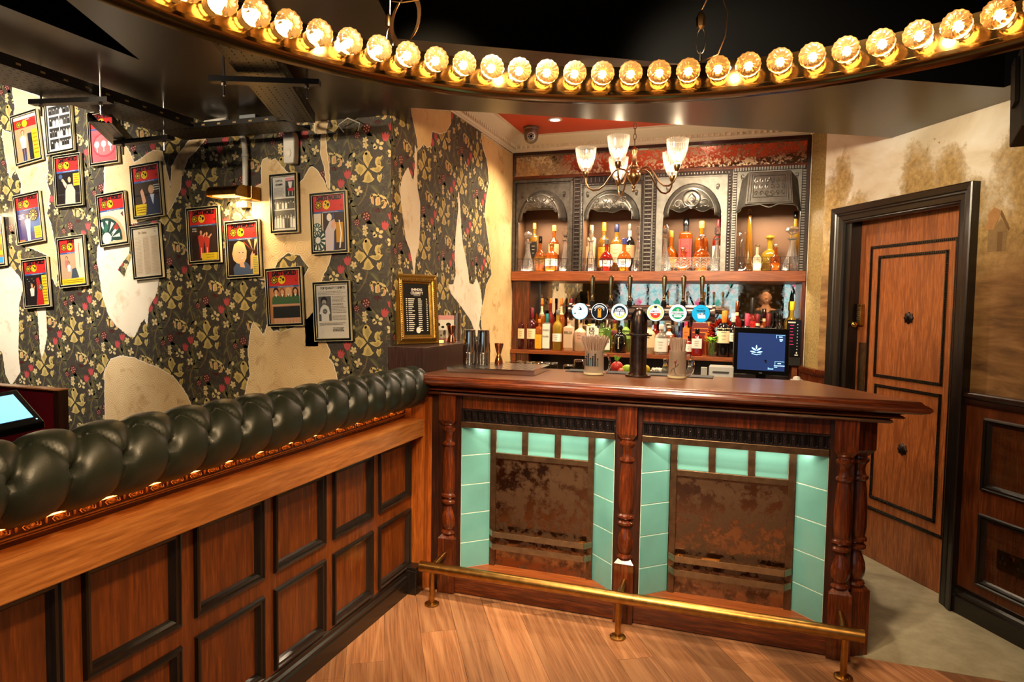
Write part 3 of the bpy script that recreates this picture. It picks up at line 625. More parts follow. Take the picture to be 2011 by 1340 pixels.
def beading(a, b, c, d, r, name):
    mb = MB(); pts = [(a,c),(b,c),(b,d),(a,d)]
    for i in range(4):
        p, q = pts[i], pts[(i+1) % 4]
        mb.box(min(p[0],q[0])-r, max(p[0],q[0])+r, .062, .067, min(p[1],q[1])-r, max(p[1],q[1])+r)
        n = int(hypot(p[0]-q[0], p[1]-q[1])/(r*1.35))
        for k in range(n):
            t = (k+.5)/n; x = p[0]+(q[0]-p[0])*t; z = p[1]+(q[1]-p[1])*t
            mb.cbox((x, .060, z), (r*.42, .004, r*.42), Matrix.Rotation(radians(45), 3, 'Y'))
    return MB().merge(mb, MW).build(name, 'wood_black_z', door)
beading(kx(.042), kx(.633), kz(.332), kz(1.86), .009, 'outer_beading')
beading(kx(.1), kx(.567), kz(1.116), kz(1.80), .009, 'upper_beading')
beading(kx(.1), kx(.554), kz(.40), kz(1.058), .009, 'lower_beading')
for z in (1.454, .728):
    rs = MB().lathe([(.0001,.026),(.012,.022),(.016,.014),(.03,.010),(.036,.004),(.036,0)], (0,0,0), 16, flute=.22)
    Mx = Matrix.Translation((kx(.332), .066, kz(z))) @ Matrix.Rotation(radians(90), 4, 'X')
    MB().merge(MB().merge(rs, Mx), MW).build('rosette_knob', 'iron_vent', door)
lk = MB().box(kx(.692)-.02, kx(.692)+.022, .045, .067, kz(1.40), kz(1.53))
lo = MB().merge(lk, MW).build('code_lock', 'brass_old', door, bevel=.004)
bt = MB()
for i in range(7):
    for j in (-1, 1): bt.box(kx(.692)+j*.008-.004, kx(.692)+j*.008+.004, .038, .046, kz(1.435)+i*.012, kz(1.435)+i*.012+.007)
MB().merge(bt, MW).build('lock_buttons', 'steel', lo)
kb = MB().sphere((kx(.70), .02, kz(1.405)), .018, 12, 8); MB().merge(kb, MW).build('lock_knob', 'brass_shine', lo)
MB().merge(MB().box(kx(.677)-.028, kx(.677)+.028, .062, .067, kz(.96), kz(1.30)), MW).build('push_plate', 'bronze', door)
# electrical socket in the lower wainscot panel
so = MB().merge(MB().box(-.42, -.27, -.008, .0, .30, .39), MW).build('power_socket', 'brass_lamp'); tag(so, 'antique brass double power socket low on the dark wainscot', 'socket')
sp = MB()
for s in (-.30, -.388):
    sp.box(s-.003, s+.003, -.0095, -.008, .352, .366); 
    for q in (-.011, .011): sp.box(s+q-.005, s+q+.005, -.0095, -.008, .330, .338)
MB().merge(sp, MW).build('socket_holes', 'black_matt', so)
MB().merge(MB().box(-.352, -.345, -.012, -.008, .362, .378).box(-.342, -.335, -.012, -.008, .362, .378), MW).build('rocker_switch', 'brass_shine', so)
# ================================================================ WALLPAPER PATTERN (flat print) and torn patches
WPM = ['wp_stem','wp_leaf','wp_leaf2','wp_lily','wp_lily2','wp_cream','wp_tulip','wp_berry','wp_berrydot','wp_bud','wp_budtip','wp_outline','wp_leaf3']
WPI = {n[3:]: i for i, n in enumerate(WPM)}
def tile_shapes():
    T = []
    def ell(x, y, rx, ry, a, c, n=12): T.append(([(x+cos(t)*rx*cos(a)-sin(t)*ry*sin(a), y+cos(t)*rx*sin(a)+sin(t)*ry*cos(a)) for t in [2*pi*k/n for k in range(n)]], WPI[c]))
    def ribbon(pts, w0, w1, c):
        L = []; R = []; n = len(pts)
        for i, p in enumerate(pts):
            a = pts[max(i-1,0)]; b = pts[min(i+1,n-1)]; d = (b[0]-a[0], b[1]-a[1]); l = hypot(*d) or 1; w = w0+(w1-w0)*i/(n-1)
            L.append((p[0]-d[1]/l*w, p[1]+d[0]/l*w)); R.append((p[0]+d[1]/l*w, p[1]-d[0]/l*w))
        for i in range(n-1): T.append(([L[i], L[i+1], R[i+1], R[i]], WPI[c]))
    def bez(p0, p1, p2, p3, n=10): return [tuple((1-t)**3*p0[k]+3*(1-t)**2*t*p1[k]+3*(1-t)*t*t*p2[k]+t**3*p3[k] for k in (0,1)) for t in [i/n for i in range(n+1)]]
    def leaf(p0, p1, bend, w, c, c2=None):
        """curved leaf from p0 to p1"""
        mx, my = (p0[0]+p1[0])/2, (p0[1]+p1[1])/2; dx, dy = p1[0]-p0[0], p1[1]-p0[1]; l = hypot(dx, dy)
        m = (mx-dy/l*bend, my+dx/l*bend); pts = [((1-t)**2*p0[0]+2*(1-t)*t*m[0]+t*t*p1[0], (1-t)**2*p0[1]+2*(1-t)*t*m[1]+t*t*p1[1]) for t in [i/9 for i in range(10)]]
        L = []; R = []
        for i, p in enumerate(pts):
            a = pts[max(i-1,0)]; b = pts[min(i+1,9)]; d = (b[0]-a[0], b[1]-a[1]); q = hypot(*d) or 1; ww = w*sin(pi*min(1, (i/9)**.75))+.0004
            L.append((p[0]-d[1]/q*ww, p[1]+d[0]/q*ww)); R.append((p[0]+d[1]/q*ww, p[1]-d[0]/q*ww))
        for i in range(9):
            T.append(([L[i], L[i+1], pts[i+1], pts[i]], WPI[c])); T.append(([pts[i], pts[i+1], R[i+1], R[i]], WPI[c2 or c]))
    def scroll(x, y, r, a0, turns, w, c, s=1): ribbon([(x+r*(1-t*.8)*cos(a0+s*t*turns*2*pi), y+r*(1-t*.8)*sin(a0+s*t*turns*2*pi)) for t in [i/14 for i in range(15)]], w, w*.5, c)
    # main winding stems (up = +y), tile 0.27 x 0.46 half-drop
    for p in (bez((.17,-.23),(.20,-.13),(.10,-.05),(.155,.03)), bez((.155,.03),(.20,.10),(.135,.15),(.17,.23))): ribbon(p, .0050, .0046, 'stem'); 
    ribbon(bez((.17,-.09),(.18,-.16),(.22,-.17),(.245,-.20)), .0045, .003, 'stem')
    ribbon(bez((0,-.07),(-.005,-.13),(-.03,-.16),(-.06,-.19)), .004, .003, 'stem')
    ribbon(bez((.0,.095),(-.03,.13),(-.05,.14),(-.08,.18)), .004, .003, 'stem')
    # broad acanthus leaves
    leaf((.165,-.02),(.245,.0),-.03,.016,'leaf','leaf2'); leaf((.235,.0),(.30,-.06),-.018,.017,'leaf','leaf2'); leaf((.26,-.05),(.33,-.095),.02,.012,'leaf','leaf2')
    leaf((.16,.07),(.20,.0),.02,.015,'leaf2','leaf'); leaf((.14,.10),(.10,.17),-.02,.013,'leaf','leaf2'); leaf((.17,.13),(.215,.20),.02,.012,'leaf2','leaf')
    leaf((-.02,.10),(-.09,.06),.025,.012,'leaf2','leaf'); leaf((.02,-.085),(.075,-.15),.018,.012,'leaf2','leaf'); leaf((.13,-.12),(.075,-.19),.016,.011,'leaf','leaf2')
    leaf((-.08,-.10),(-.12,-.19),.018,.009,'leaf','leaf2'); leaf((-.09,-.08),(-.045,-.13),-.02,.008,'leaf2'); leaf((-.10,-.12),(-.14,-.08),.02,.008,'leaf')
    leaf((.16,-.05),(.12,-.11),-.016,.011,'leaf','leaf2'); leaf((-.12,.03),(-.07,.10),.03,.010,'leaf2')
    scroll(.105,-.135,.016,2,.9,.0028,'leaf'); scroll(.125,.035,.018,0,.9,.003,'stem',-1); scroll(.06,.13,.016,3,.9,.0026,'leaf'); scroll(-.065,.105,.014,1,.9,.0026,'stem'); scroll(.20,-.12,.018,1,1,.003,'leaf',-1); scroll(-.02,-.13,.013,4,.9,.0025,'leaf')
    rnd = random.Random(21)
    for k in range(34):
        x, y = rnd.uniform(-.13,.14), rnd.uniform(-.23,.23); a = rnd.uniform(0, 6.28); l = rnd.uniform(.035,.06)
        leaf((x,y),(x+cos(a)*l,y+sin(a)*l), rnd.choice((-1,1))*l*.35, rnd.uniform(.005,.009), 'leaf3', 'leaf2')
    for k in range(9): scroll(rnd.uniform(-.13,.14), rnd.uniform(-.23,.23), rnd.uniform(.012,.02), rnd.uniform(0,6), .85, .0028, 'leaf', rnd.choice((-1,1)))
    # lily
    def petal(pts, c, c2):
        T.append((pts, WPI['outline'])); cx = sum(p[0] for p in pts)/len(pts); cy = sum(p[1] for p in pts)/len(pts)
        T.append(([(cx+(p[0]-cx)*.9, cy+(p[1]-cy)*.93) for p in pts], WPI[c]))
        T.append(([(cx+(p[0]-cx)*.45+.002, cy+(p[1]-cy)*.6-.004) for p in pts], WPI[c2]))
    petal([(0,.0),(-.030,.040),(-.034,.070),(-.020,.095),(-.004,.100),(.012,.090),(.022,.068),(.034,.058),(.024,.046),(.012,.030)], 'lily', 'lily2')
    petal([(0,0),(-.02,.022),(-.045,.030),(-.058,.040),(-.06,.030),(-.078,.022),(-.075,.006),(-.088,-.002),(-.070,-.012),(-.056,-.03),(-.046,-.026),(-.044,-.040),(-.022,-.022)], 'lily', 'lily2')
    petal([(0,-.004),(-.022,-.030),(-.028,-.058),(-.040,-.064),(-.026,-.070),(-.008,-.072),(.010,-.074),(.030,-.068),(.046,-.054),(.038,-.050),(.030,-.040),(.018,-.020)], 'lily', 'lily2')
    petal([(.004,0),(.028,-.014),(.055,-.024),(.076,-.018),(.088,-.004),(.100,.010),(.086,.008),(.076,.018),(.058,.020),(.050,.004),(.028,.006)], 'lily', 'lily2')
    petal([(.050,.008),(.040,.030),(.044,.052),(.060,.064),(.074,.060),(.092,.068),(.084,.050),(.072,.042),(.080,.030),(.082,.012),(.070,.022),(.062,.030),(.058,.018)], 'lily', 'lily2')
    petal([(.060,-.030),(.052,-.050),(.060,-.066),(.074,-.078),(.082,-.060),(.088,-.040),(.084,-.024),(.072,-.036)], 'lily', 'lily2')
    ell(-.012,.078,.010,.011,.3,'outline'); ell(-.010,.080,.0075,.0085,.3,'lily')
    # claw bud
    for (x, y, a, l) in ((.050,-.152,1.75,.040),(.078,-.158,1.15,.040),(.106,-.182,1.25,.042)):
        pts = []; 
        for t in [i/8 for i in range(9)]:
            r = .030; b = a+(t-.5)*1.9; pts.append((x+cos(b)*r-.01, y+sin(b)*r-.02, t))
        O = [(p[0]+cos(a+(p[2]-.5)*1.9)*.012*sin(pi*p[2]), p[1]+sin(a+(p[2]-.5)*1.9)*.012*sin(pi*p[2])) for p in pts]
        T.append((O+[(p[0], p[1]) for p in pts][::-1], WPI['bud']))
    petal([(.026,-.125),(.016,-.150),(.022,-.180),(.038,-.192),(.040,-.176),(.034,-.150)], 'bud', 'budtip')
    petal([(.066,-.125),(.044,-.160),(.046,-.195),(.062,-.196),(.080,-.190),(.076,-.160)], 'bud', 'budtip')
    petal([(.094,-.140),(.112,-.152),(.118,-.184),(.108,-.208),(.088,-.214),(.078,-.206),(.094,-.196),(.102,-.172)], 'bud', 'budtip')
    for k in range(7): a = 3.6+k*.33; ell(.062+cos(a)*.018, -.208+sin(a)*.014, .011, .003, a, 'berry', 8)
    # berries
    for (x, y, r) in ((-.085,-.215+.01,.027),(.262,-.018,.027),(.205,-.050,.020)):
        if x < 0: continue
        ell(x, y, r, r, 0, 'berry', 14)
        for k in range(6): a = k*1.05+x*9; ell(x+cos(a)*r*.58, y+sin(a)*r*.58, r*.17, r*.17, 0, 'berrydot', 6)
        ell(x, y, r*.16, r*.16, 0, 'berrydot', 6)
    # tulips
    for (x, y, a) in ((-.125,-.022,.15),(-.165,-.068,-.1)):
        P = [(-.022,.022),(-.012,.010),(-.004,.026),(.004,.010),(.014,.026),(.016,.008),(.026,.012),(.018,-.012),(.008,-.024),(-.008,-.024),(-.018,-.010)]
        T.append(([(x+p[0]*cos(a)-p[1]*sin(a), y+p[0]*sin(a)+p[1]*cos(a)) for p in P], WPI['tulip']))
    ribbon(bez((-.125,-.045),(-.12,-.09),(-.10,-.11),(-.10,-.2)), .003, .003, 'stem'); ribbon(bez((-.163,-.09),(-.15,-.12),(-.12,-.13),(-.105,-.17)), .0025, .0025, 'stem')
    # cream blossoms
    def blossom(x, y, r, n=5, pr=.5):
        for k in range(n): a = 2*pi*k/n+x*5; ell(x+cos(a)*r*.62, y+sin(a)*r*.62, r*.48, r*.34, a, 'cream', 8)
        ell(x, y, r*.22, r*.22, 0, 'budtip', 6)
    blossom(-.118,.030,.020); blossom(-.085,-.045,.020); blossom(-.056,-.112,.024, 4); blossom(-.130,-.155,.024, 4); blossom(-.016,.152,.017); blossom(-.014,.124,.017)
    for (x, y, a) in ((.040,.118,1.6),(.060,.140,2.0),(.082,.128,.2),(.078,.104,2.6),(.046,.108,.3),(-.085,.078,1.5)): ell(x, y, .013, .009, a, 'cream', 10)
    return T
TILE = tile_shapes(); LAY = {'stem':1,'leaf':2,'leaf2':2,'leaf3':.3,'outline':3,'lily':4,'lily2':5,'bud':4,'budtip':5,'berry':3,'berrydot':5,'tulip':4,'cream':4}
def print_wall(name, parent, x0, x1, z0, z1, ox, oz, tf, sx=1.0):
    mb = MB(); N0 = 0
    i0 = int((x0-ox)/.27)-2; i1 = int((x1-ox)/.27)+2
    for i in range(i0, i1+1):
        zz = oz-(i % 2)*.23
        for j in range(int((z0-zz)/.46)-2, int((z1-zz)/.46)+3):
            cx, cz = ox+i*.27, zz+j*.46
            for (pts, ci) in TILE:
                P = [(p[0]+cx, p[1]+cz) for p in pts]
                if max(p[0] for p in P) < x0 or min(p[0] for p in P) > x1 or max(p[1] for p in P) < z0 or min(p[1] for p in P) > z1: continue
                if min(p[0] for p in P) < x0 or max(p[0] for p in P) > x1 or min(p[1] for p in P) < z0 or max(p[1] for p in P) > z1:
                    P = clip_rect(P, x0, x1, z0, z1)
                    if len(P) < 3: continue
                h = .0003+.00018*LAY[WPM[ci][3:]]
                mb.add([tf(p[0], p[1], h) for p in P], [tuple(range(len(P)))], ci)
    o = mb.build(name, WPM, parent, fixn=False); return stuff(o)
TL = lambda x, z, h: (x, 3.11-h, z); TR = lambda y, z, h: (-1.756+h, y, z)
print_wall('wallpaper_print', wl, -5.3, -1.757, .55, 2.95, -1.895, 2.20, TL)
print_wall('wallpaper_print', wr, 3.112, 5.04, 1.0, 2.70, 3.49, 2.28, TR)
def rough_poly(pts, amp, seed, grow=0.0):
    """ragged torn edge: resample and jitter"""
    rnd = random.Random(seed); out = []; n = len(pts)
    A = sum(pts[i][0]*pts[(i+1) % n][1]-pts[(i+1) % n][0]*pts[i][1] for i in range(n)); sg = 1 if A > 0 else -1
    for i in range(n):
        a, b = pts[i], pts[(i+1) % n]; d = hypot(b[0]-a[0], b[1]-a[1]); k = max(1, int(d/.012))
        nx, ny = ((b[1]-a[1])/d*sg, -(b[0]-a[0])/d*sg) if d > 1e-6 else (0,0)
        for j in range(k):
            t = j/k; o = grow+rnd.uniform(-amp, amp)*(1 if j else .3)
            out.append((a[0]+(b[0]-a[0])*t+nx*o, a[1]+(b[1]-a[1])*t+ny*o))
    return out
def torn(parent, polys, tf, mats, tag_):
    for i, (k, pts) in enumerate(polys.items()):
        mat = mats.get(k, 'plaster_cream')
        for (g, h, m, nm) in ((.005, .0016, 'paper_white', 'torn_edge'), (0, .0019, mat, 'torn_patch')):
            P = rough_poly(pts, .0025, i*7+3, g)
            tris = tessellate_polygon([[Vector((p[0], p[1], 0)) for p in P]])
            mb = MB().add([tf(p[0], p[1], h) for p in P], [tuple(t) for t in tris])
            mb.build(nm, m, parent, fixn=False)
torn(wl, TORN_LEFT, TL, {'a': 'plaster_cream', 'b': 'paper_white', 'c': 'paper_white', 'e': 'paper_white', 'i': 'plaster_cream', 'd': 'plaster_cream'}, 'l')
torn(wr, TORN_RETURN, TR, {'a': 'plaster_bare', 'd': 'plaster_bare', 'b': 'paper_white', 'c': 'paper_white'}, 'r')
# ================================================================ BAR COUNTER
bar = thing('bar_counter', 'dark oak bar counter with turned posts and two teal-tiled fireplace fronts', 'counter', (-.5, 3.1, 0))
top = [(-1.535, 3.09), (.546, 3.09)]
K = Vector((.546, 3.08, 0)); Kb = K+VD*.62
mp = [(0,1.032),(.016,1.032),(.024,1.034),(.030,1.040),(.028,1.048),(.022,1.051),(.030,1.056),(.048,1.058),(.052,1.064),(.046,1.070),(.040,1.074),(.052,1.080),(.078,1.084),(.094,1.092),(.10,1.102),(.098,1.112),(.09,1.120),(.084,1.124),(.082,1.128),(.078,1.1345),(-.06,1.1345),(-.06,1.032)]
MB().sweep(mp, [(-1.56, 3.08, 0), (K.x, K.y, 0), (Kb.x, Kb.y, 0)], 1).build('cornice', 'wood_red_x', bar)
# worktop polygon
o_ = .078/ sin(radians(59.5)/2)
bis = (Vector((0,-1,0))+VN).normalized(); tip = K+bis*.078/ (bis.dot(VN))
bk = Kb+VN*.078
wt = MB().prism([(-1.56, 3.002), (tip.x, tip.y), (bk.x, bk.y), (bk.x-.01, 3.62), (-1.752, 3.62), (-1.752, 3.4), (-1.56, 3.4)], (0,0,1.118), (1,0,0), (0,1,0), (0,0,.018))
wt.build('worktop', 'wood_top_x', bar, bevel=.003)
MB().box(-.90, -.13, 3.50, 3.615, 1.136, 1.141).build('bar_mat', 'rubber', bar, bevel=.002)
# carcass
MB().prism([(-1.555, 3.22), (.40, 3.22), (.30, 3.40), (.20, 3.6), (-1.555, 3.6)], (0,0,.0), (1,0,0), (0,1,0), (0,0,1.03)).build('carcass', 'wood_dark_z', bar)
MB().prism([(.47, 3.13), (Kb.x-.05, Kb.y-.03), (Kb.x-.11, Kb.y-.06), (.40, 3.16)], (0,0,.002), (1,0,0), (0,1,0), (0,0,1.03)).build('side_panel', 'wood_red_z', bar)
OPN = [(-1.333, -.547), (-.42, .37)]
for (a, b) in ((-1.50, -1.333), (-.547, -.42), (.37, .47)):
    MB().box(a, b, 3.092, 3.24, .002, 1.033).build('pilaster', 'wood_dark_z', bar, bevel=.003)
# turned posts
def post(cx, cy, rot=0):
    mb = MB(); w = .046
    M = Matrix.Translation((cx, cy, 0)) @ Matrix.Rotation(rot, 4, 'Z')
    b = MB().box(-w, w, -w, w, .002, .285)
    # chamfered shoulders
    sh = MB(); sh.add([(-w,-w,.285),(w,-w,.285),(w,w,.285),(-w,w,.285)]+[(cos(a)*.036, sin(a)*.036, .31) for a in [radians(-135+90*k) for k in range(4)]], [(0,1,5,4),(1,2,6,5),(2,3,7,6),(3,0,4,7)])
    t = MB().box(-w, w, -w, w, .90, 1.035)
    sh.add([(-w,-w,.90),(w,-w,.90),(w,w,.90),(-w,w,.90)]+[(cos(a)*.038, sin(a)*.038, .872) for a in [radians(-135+90*k) for k in range(4)]], [(1,0,4,5),(2,1,5,6),(3,2,6,7),(0,3,7,4)])
    prof = [(.03,.296),(.040,.302),(.044,.312),(.040,.322),(.030,.326),(.033,.332),(.041,.352),(.044,.378),(.041,.402),(.033,.428),(.027,.446),(.026,.456),(.034,.460),(.042,.468),(.043,.478),(.036,.486),(.030,.489),(.036,.494),(.045,.502),(.044,.512),(.035,.520),(.038,.530),(.0415,.560),(.042,.60),(.040,.66),(.036,.72),(.032,.752),(.031,.762),(.036,.766),(.0415,.774),(.040,.784),(.031,.790),(.028,.800),(.027,.818),(.030,.834),(.036,.842),(.042,.850),(.042,.858),(.034,.863),(.033,.870),(.038,.877),(.036,.884)]
    c = MB().lathe(prof, (0,0,0), 28)
    for q in (b, sh, t, c): mb.merge(q, M)
    return mb.build('turned_post', 'wood_red_z', bar, auto=38)
for cx in (-1.403, -.4885, .432): post(cx, 3.112)
post(.497, 3.176, DOOR_ANG)
for (a, b) in OPN:
    c = (a+b)/2
    MB().box(a, b, 3.104, 3.16, .963, 1.034).build('frieze_panel', 'wood_red_z', bar)
    vb_ = MB().box(a, b, 3.094, 3.13, .900, .963).box(a, b, 3.086, 3.13, .956, .963).box(a, b, 3.086, 3.13, .900, .905)
    n = round((b-a)/.0365)
    for i in range(n):
        x = a+(b-a)*(i+.5)/n
        ov = [(x+cos(t)*.009, .9305+(.016 if sin(t) > 0 else -.016)+sin(t)*.009, 0) for t in [2*pi*k/12 for k in range(12)]]
        vb_.tube([(p[0], 3.092, p[1]) for p in ov], .0028, 4, closed=True)
        vb_.sphere((x+.018, 3.0935, .9305), .0042, 6, 4); vb_.sphere((x+.018, 3.0935, .946), .0028, 5, 3); vb_.sphere((x+.018, 3.0935, .915), .0028, 5, 3)
    vent = vb_.build('vent_band', 'iron_vent', bar)
    sl = MB()
    for i in range(n):
        x = a+(b-a)*(i+.5)/n; sl.prism([(x+cos(t)*.0045, .9305+(.016 if sin(t) > 0 else -.016)+sin(t)*.0045) for t in [2*pi*k/10 for k in range(10)]], (0,3.0935,0), (1,0,0), (0,0,1), (0,.002,0))
    stuff(sl.build('vent_slots', 'void_black', vent))
    MB().box(a, b, 3.084, 3.13, .869, .899).build('lintel', 'bronze', bar, bevel=.002)
    MB().box(a-.01, b+.01, 3.095, 3.21, .003, .132).build('hearth_step', 'wood_shelf_x', bar)
    MB().box(a-.035, b+.035, 3.088, 3.096, .004, .128).build('plinth_board', 'wood_red_x', bar)
    # splayed tile cheeks
    rows = [.132, .265, .417, .567, .72, .869]
    for sgn, x0 in ((1, a), (-1, b)):
        A = Vector((x0, 3.094, 0)); Bq = Vector((x0+sgn*.118, 3.205, 0)); d = (Bq-A).normalized(); nrm = Vector((d.y*sgn, -d.x*sgn, 0)) if sgn > 0 else Vector((-d.y, d.x, 0))
        nrm = Vector((sgn*d.y, -sgn*d.x, 0)); 
        if nrm.x*sgn < 0: nrm = -nrm
        if sgn < 0: nrm = Vector((-abs(nrm.x), -abs(nrm.y), 0))
        else: nrm = Vector((abs(nrm.x), -abs(nrm.y), 0))
        L = (Bq-A).length
        MB().prism([(0,.13),(L,.13),(L,.87),(0,.87)], A-nrm*.012, d, (0,0,1), nrm*.0135).build('tile_bed', 'grout', bar)
        for i in range(5):
            z0, z1 = rows[i]+.002, rows[i+1]-.002
            MB().prism([(.001,z0),(L-.001,z0),(L-.001,z1),(.001,z1)], A-nrm*.004, d, (0,0,1), nrm*.007).build('tile', 'tile_teal', bar, bevel=.0016)
    x0, x1 = a+.128, b-.123 if b < 0 else b-.12
    x0, x1 = c-.272-.0, c+.275
    # metal insert frame
    fr = MB()
    fr.box(x0, x0+.03, 3.19, 3.21, .132, .869).box(x1-.03, x1, 3.19, 3.21, .132, .869).box(x0+.03, x1-.03, 3.192, 3.21, .700, .728)
    g = (x1-x0-.06-.062)/3
    fr.box(x0+.03+g, x0+.03+g+.031, 3.192, 3.21, .728, .869).box(x0+.03+2*g+.031, x0+.03+2*g+.062, 3.192, 3.21, .728, .869)
    insert = fr.build('insert_frame', 'bronze', bar, bevel=.0012)
    MB().box(x0+.02, x1-.02, 3.2005, 3.215, .715, .869).build('tile_bed', 'grout', bar)
    for i in range(3):
        q = x0+.03+i*(g+.031)
        MB().box(q+.001, q+g-.001, 3.199, 3.208, .729, .868).build('tile', 'tile_teal', bar, bevel=.0016)
    MB().box(x0+.03, x1-.03, 3.204, 3.212, .132, .70).build('mirror_panel', 'mirror_fire', bar)
    for zt in (.327, .262):
        pth = [(x0+.004, 3.188, zt-.014), (x0+.034, 3.150, zt-.014), (x1-.034, 3.150, zt-.014), (x1-.004, 3.188, zt-.014)]
        fbm = MB()
        for i in range(3):
            p, q = Vector(pth[i]), Vector(pth[i+1]); d = (q-p).normalized(); nn = Vector((d.y, -d.x, 0))*.003
            fbm.add([p-nn+Vector((0,0,z)) for z in (-.014,.014)]+[q-nn+Vector((0,0,z)) for z in (-.014,.014)]+[p+nn+Vector((0,0,z)) for z in (-.014,.014)]+[q+nn+Vector((0,0,z)) for z in (-.014,.014)],
                [(0,2,3,1),(4,5,7,6),(1,3,7,5),(0,4,6,2),(0,1,5,4),(2,6,7,3)])
        fbm.build('fire_bar', 'bronze_pale', bar)
# newel between bench and bar, with its block
MB().box(-1.60, -1.525, 3.06, 3.2, .002, 1.02).box(-1.525, -1.50, 3.10, 3.2, .002, 1.02).build('end_panel', 'wood_warm_z', bar)
MB().box(-1.60, -1.53, 2.985, 3.06, .002, .125).box(-1.60, -1.536, 2.992, 3.06, .125, .14).build('end_block', 'wood_black_z', bar, bevel=.003)
# ---- foot rail
rail = thing('foot_rail', 'brass foot rail on three floor brackets along the bar front', 'rail', (-.5, 2.93, 0))
MB().tube([(-1.475, 2.925, .187), (.505, 2.925, .187)], .0265, 20).build('rail_tube', 'brass_old', rail)
for x in (-1.411, -.484, .436):
    b = MB().tube([(x, 2.925, .004), (x, 2.925, .17)], .0135, 14).lathe([(.0001,.002),(.036,.002),(.036,.008),(.030,.011),(.014,.012),(.014,.016)], (x, 2.925, 0), 24)
    b.tube([(x, 2.925, .19), (x, 3.066, .205)], .0135, 14)
    b.build('bracket', 'brass_old', rail)
    s = MB()
    for k in range(3): a = 1+k*2.09; s.sphere((x+cos(a)*.028, 2.925+sin(a)*.028, .0105), .0035, 6, 4)
    s.build('bracket_screws', 'brass_shine', rail)
# ================================================================ WALL BOX beside the counter
wb = tag(MB().box(-1.755, -1.535, 3.085, 3.88, 1.137, 1.267).build('wall_box', 'wood_veneer_z', bevel=.002), 'dark veneered box ledge under the gold-framed list at the counter end', 'ledge')
# ================================================================ BOOTH BENCH BACK
booth = thing('booth_screen', 'panelled oak booth screen with tufted dark green leather roll on top', 'bench', (-1.65, 1.6, 0))
MY = Matrix(((0, -1, 0, -1.6), (1, 0, 0, 0), (0, 0, 1, 0), (0, 0, 0, 1)))    # (along Y, depth into -X, z)
Y0, Y1 = -.35, 3.085
cells = []
for k in range(9):
    b = 3.043-k*.3735; a = b-.313
    if b < Y0+.1: break
    cells += [(a, b, .498, .794), (a, b, .127, .430)]
fbm = frame_boxes(MB(), Y0, Y1, .0, .86, cells, -.0, .014)
MB().merge(fbm, MY).build('rail_frame', 'wood_booth_z', booth)
MB().box(-2.0, -1.628, Y0, Y1, .002, .86).build('core', 'wood_dark_z', booth)
panel_set(booth, MY, cells, .0, 'wood_booth_z', 'wood_black_z')
# ledge
MB().box(-1.665, -1.530, Y0, Y1+.003, .812, .90).build('ledge', 'wood_ledge_y', booth, bevel=.004)
MB().box(-1.69, -1.638, Y0, Y1-.03, .90, .926).build('trim_board', 'wood_red_y', booth)
MB().box(-1.72, -1.60, Y1-.03, Y1+.02, .90, .99).build('end_cheek', 'wood_ledge_y', booth)
MB().sweep([(0,0),(.022,0),(.022,.07),(.017,.078),(.017,.088),(.009,.096),(.006,.11),(0,.114)], [(-1.6, Y0, 0), (-1.6, Y1-.1, 0)], 1).build('skirting', 'wood_black_y', booth)
# carved running scroll moulding
cv = MB()
zc = .938
for i in range(int((Y1-.06-.5)/.0742)):
    y = Y1-.06-i*.0742
    for k in range(3):
        a0 = k*2.1
        cv.tube([(-1.634+.004*cos(t*3), y-.037+(.006+.020*t/5)*cos(a0+t*.9), zc+(.003+.008*t/5)*sin(a0+t*.9)) for t in [q*.7 for q in range(8)]], [.0035-.0003*q for q in range(8)], 5)
    cv.sphere((-1.633, y-.037, zc), .006, 6, 4); cv.sphere((-1.633, y, zc+.002), .0055, 6, 4, sc=(.8,.6,1.8))
cv.box(-1.640, -1.634, Y0, Y1-.03, .920, .924).box(-1.640, -1.635, Y0, Y1-.03, .914, .9165)
stuff(cv.build('carved_trim', 'trim_carved', booth))
stuff(MB().box(-1.6395, -1.6365, Y0, Y1-.03, .926, .962).build('trim_backing', 'wood_red_y', booth))
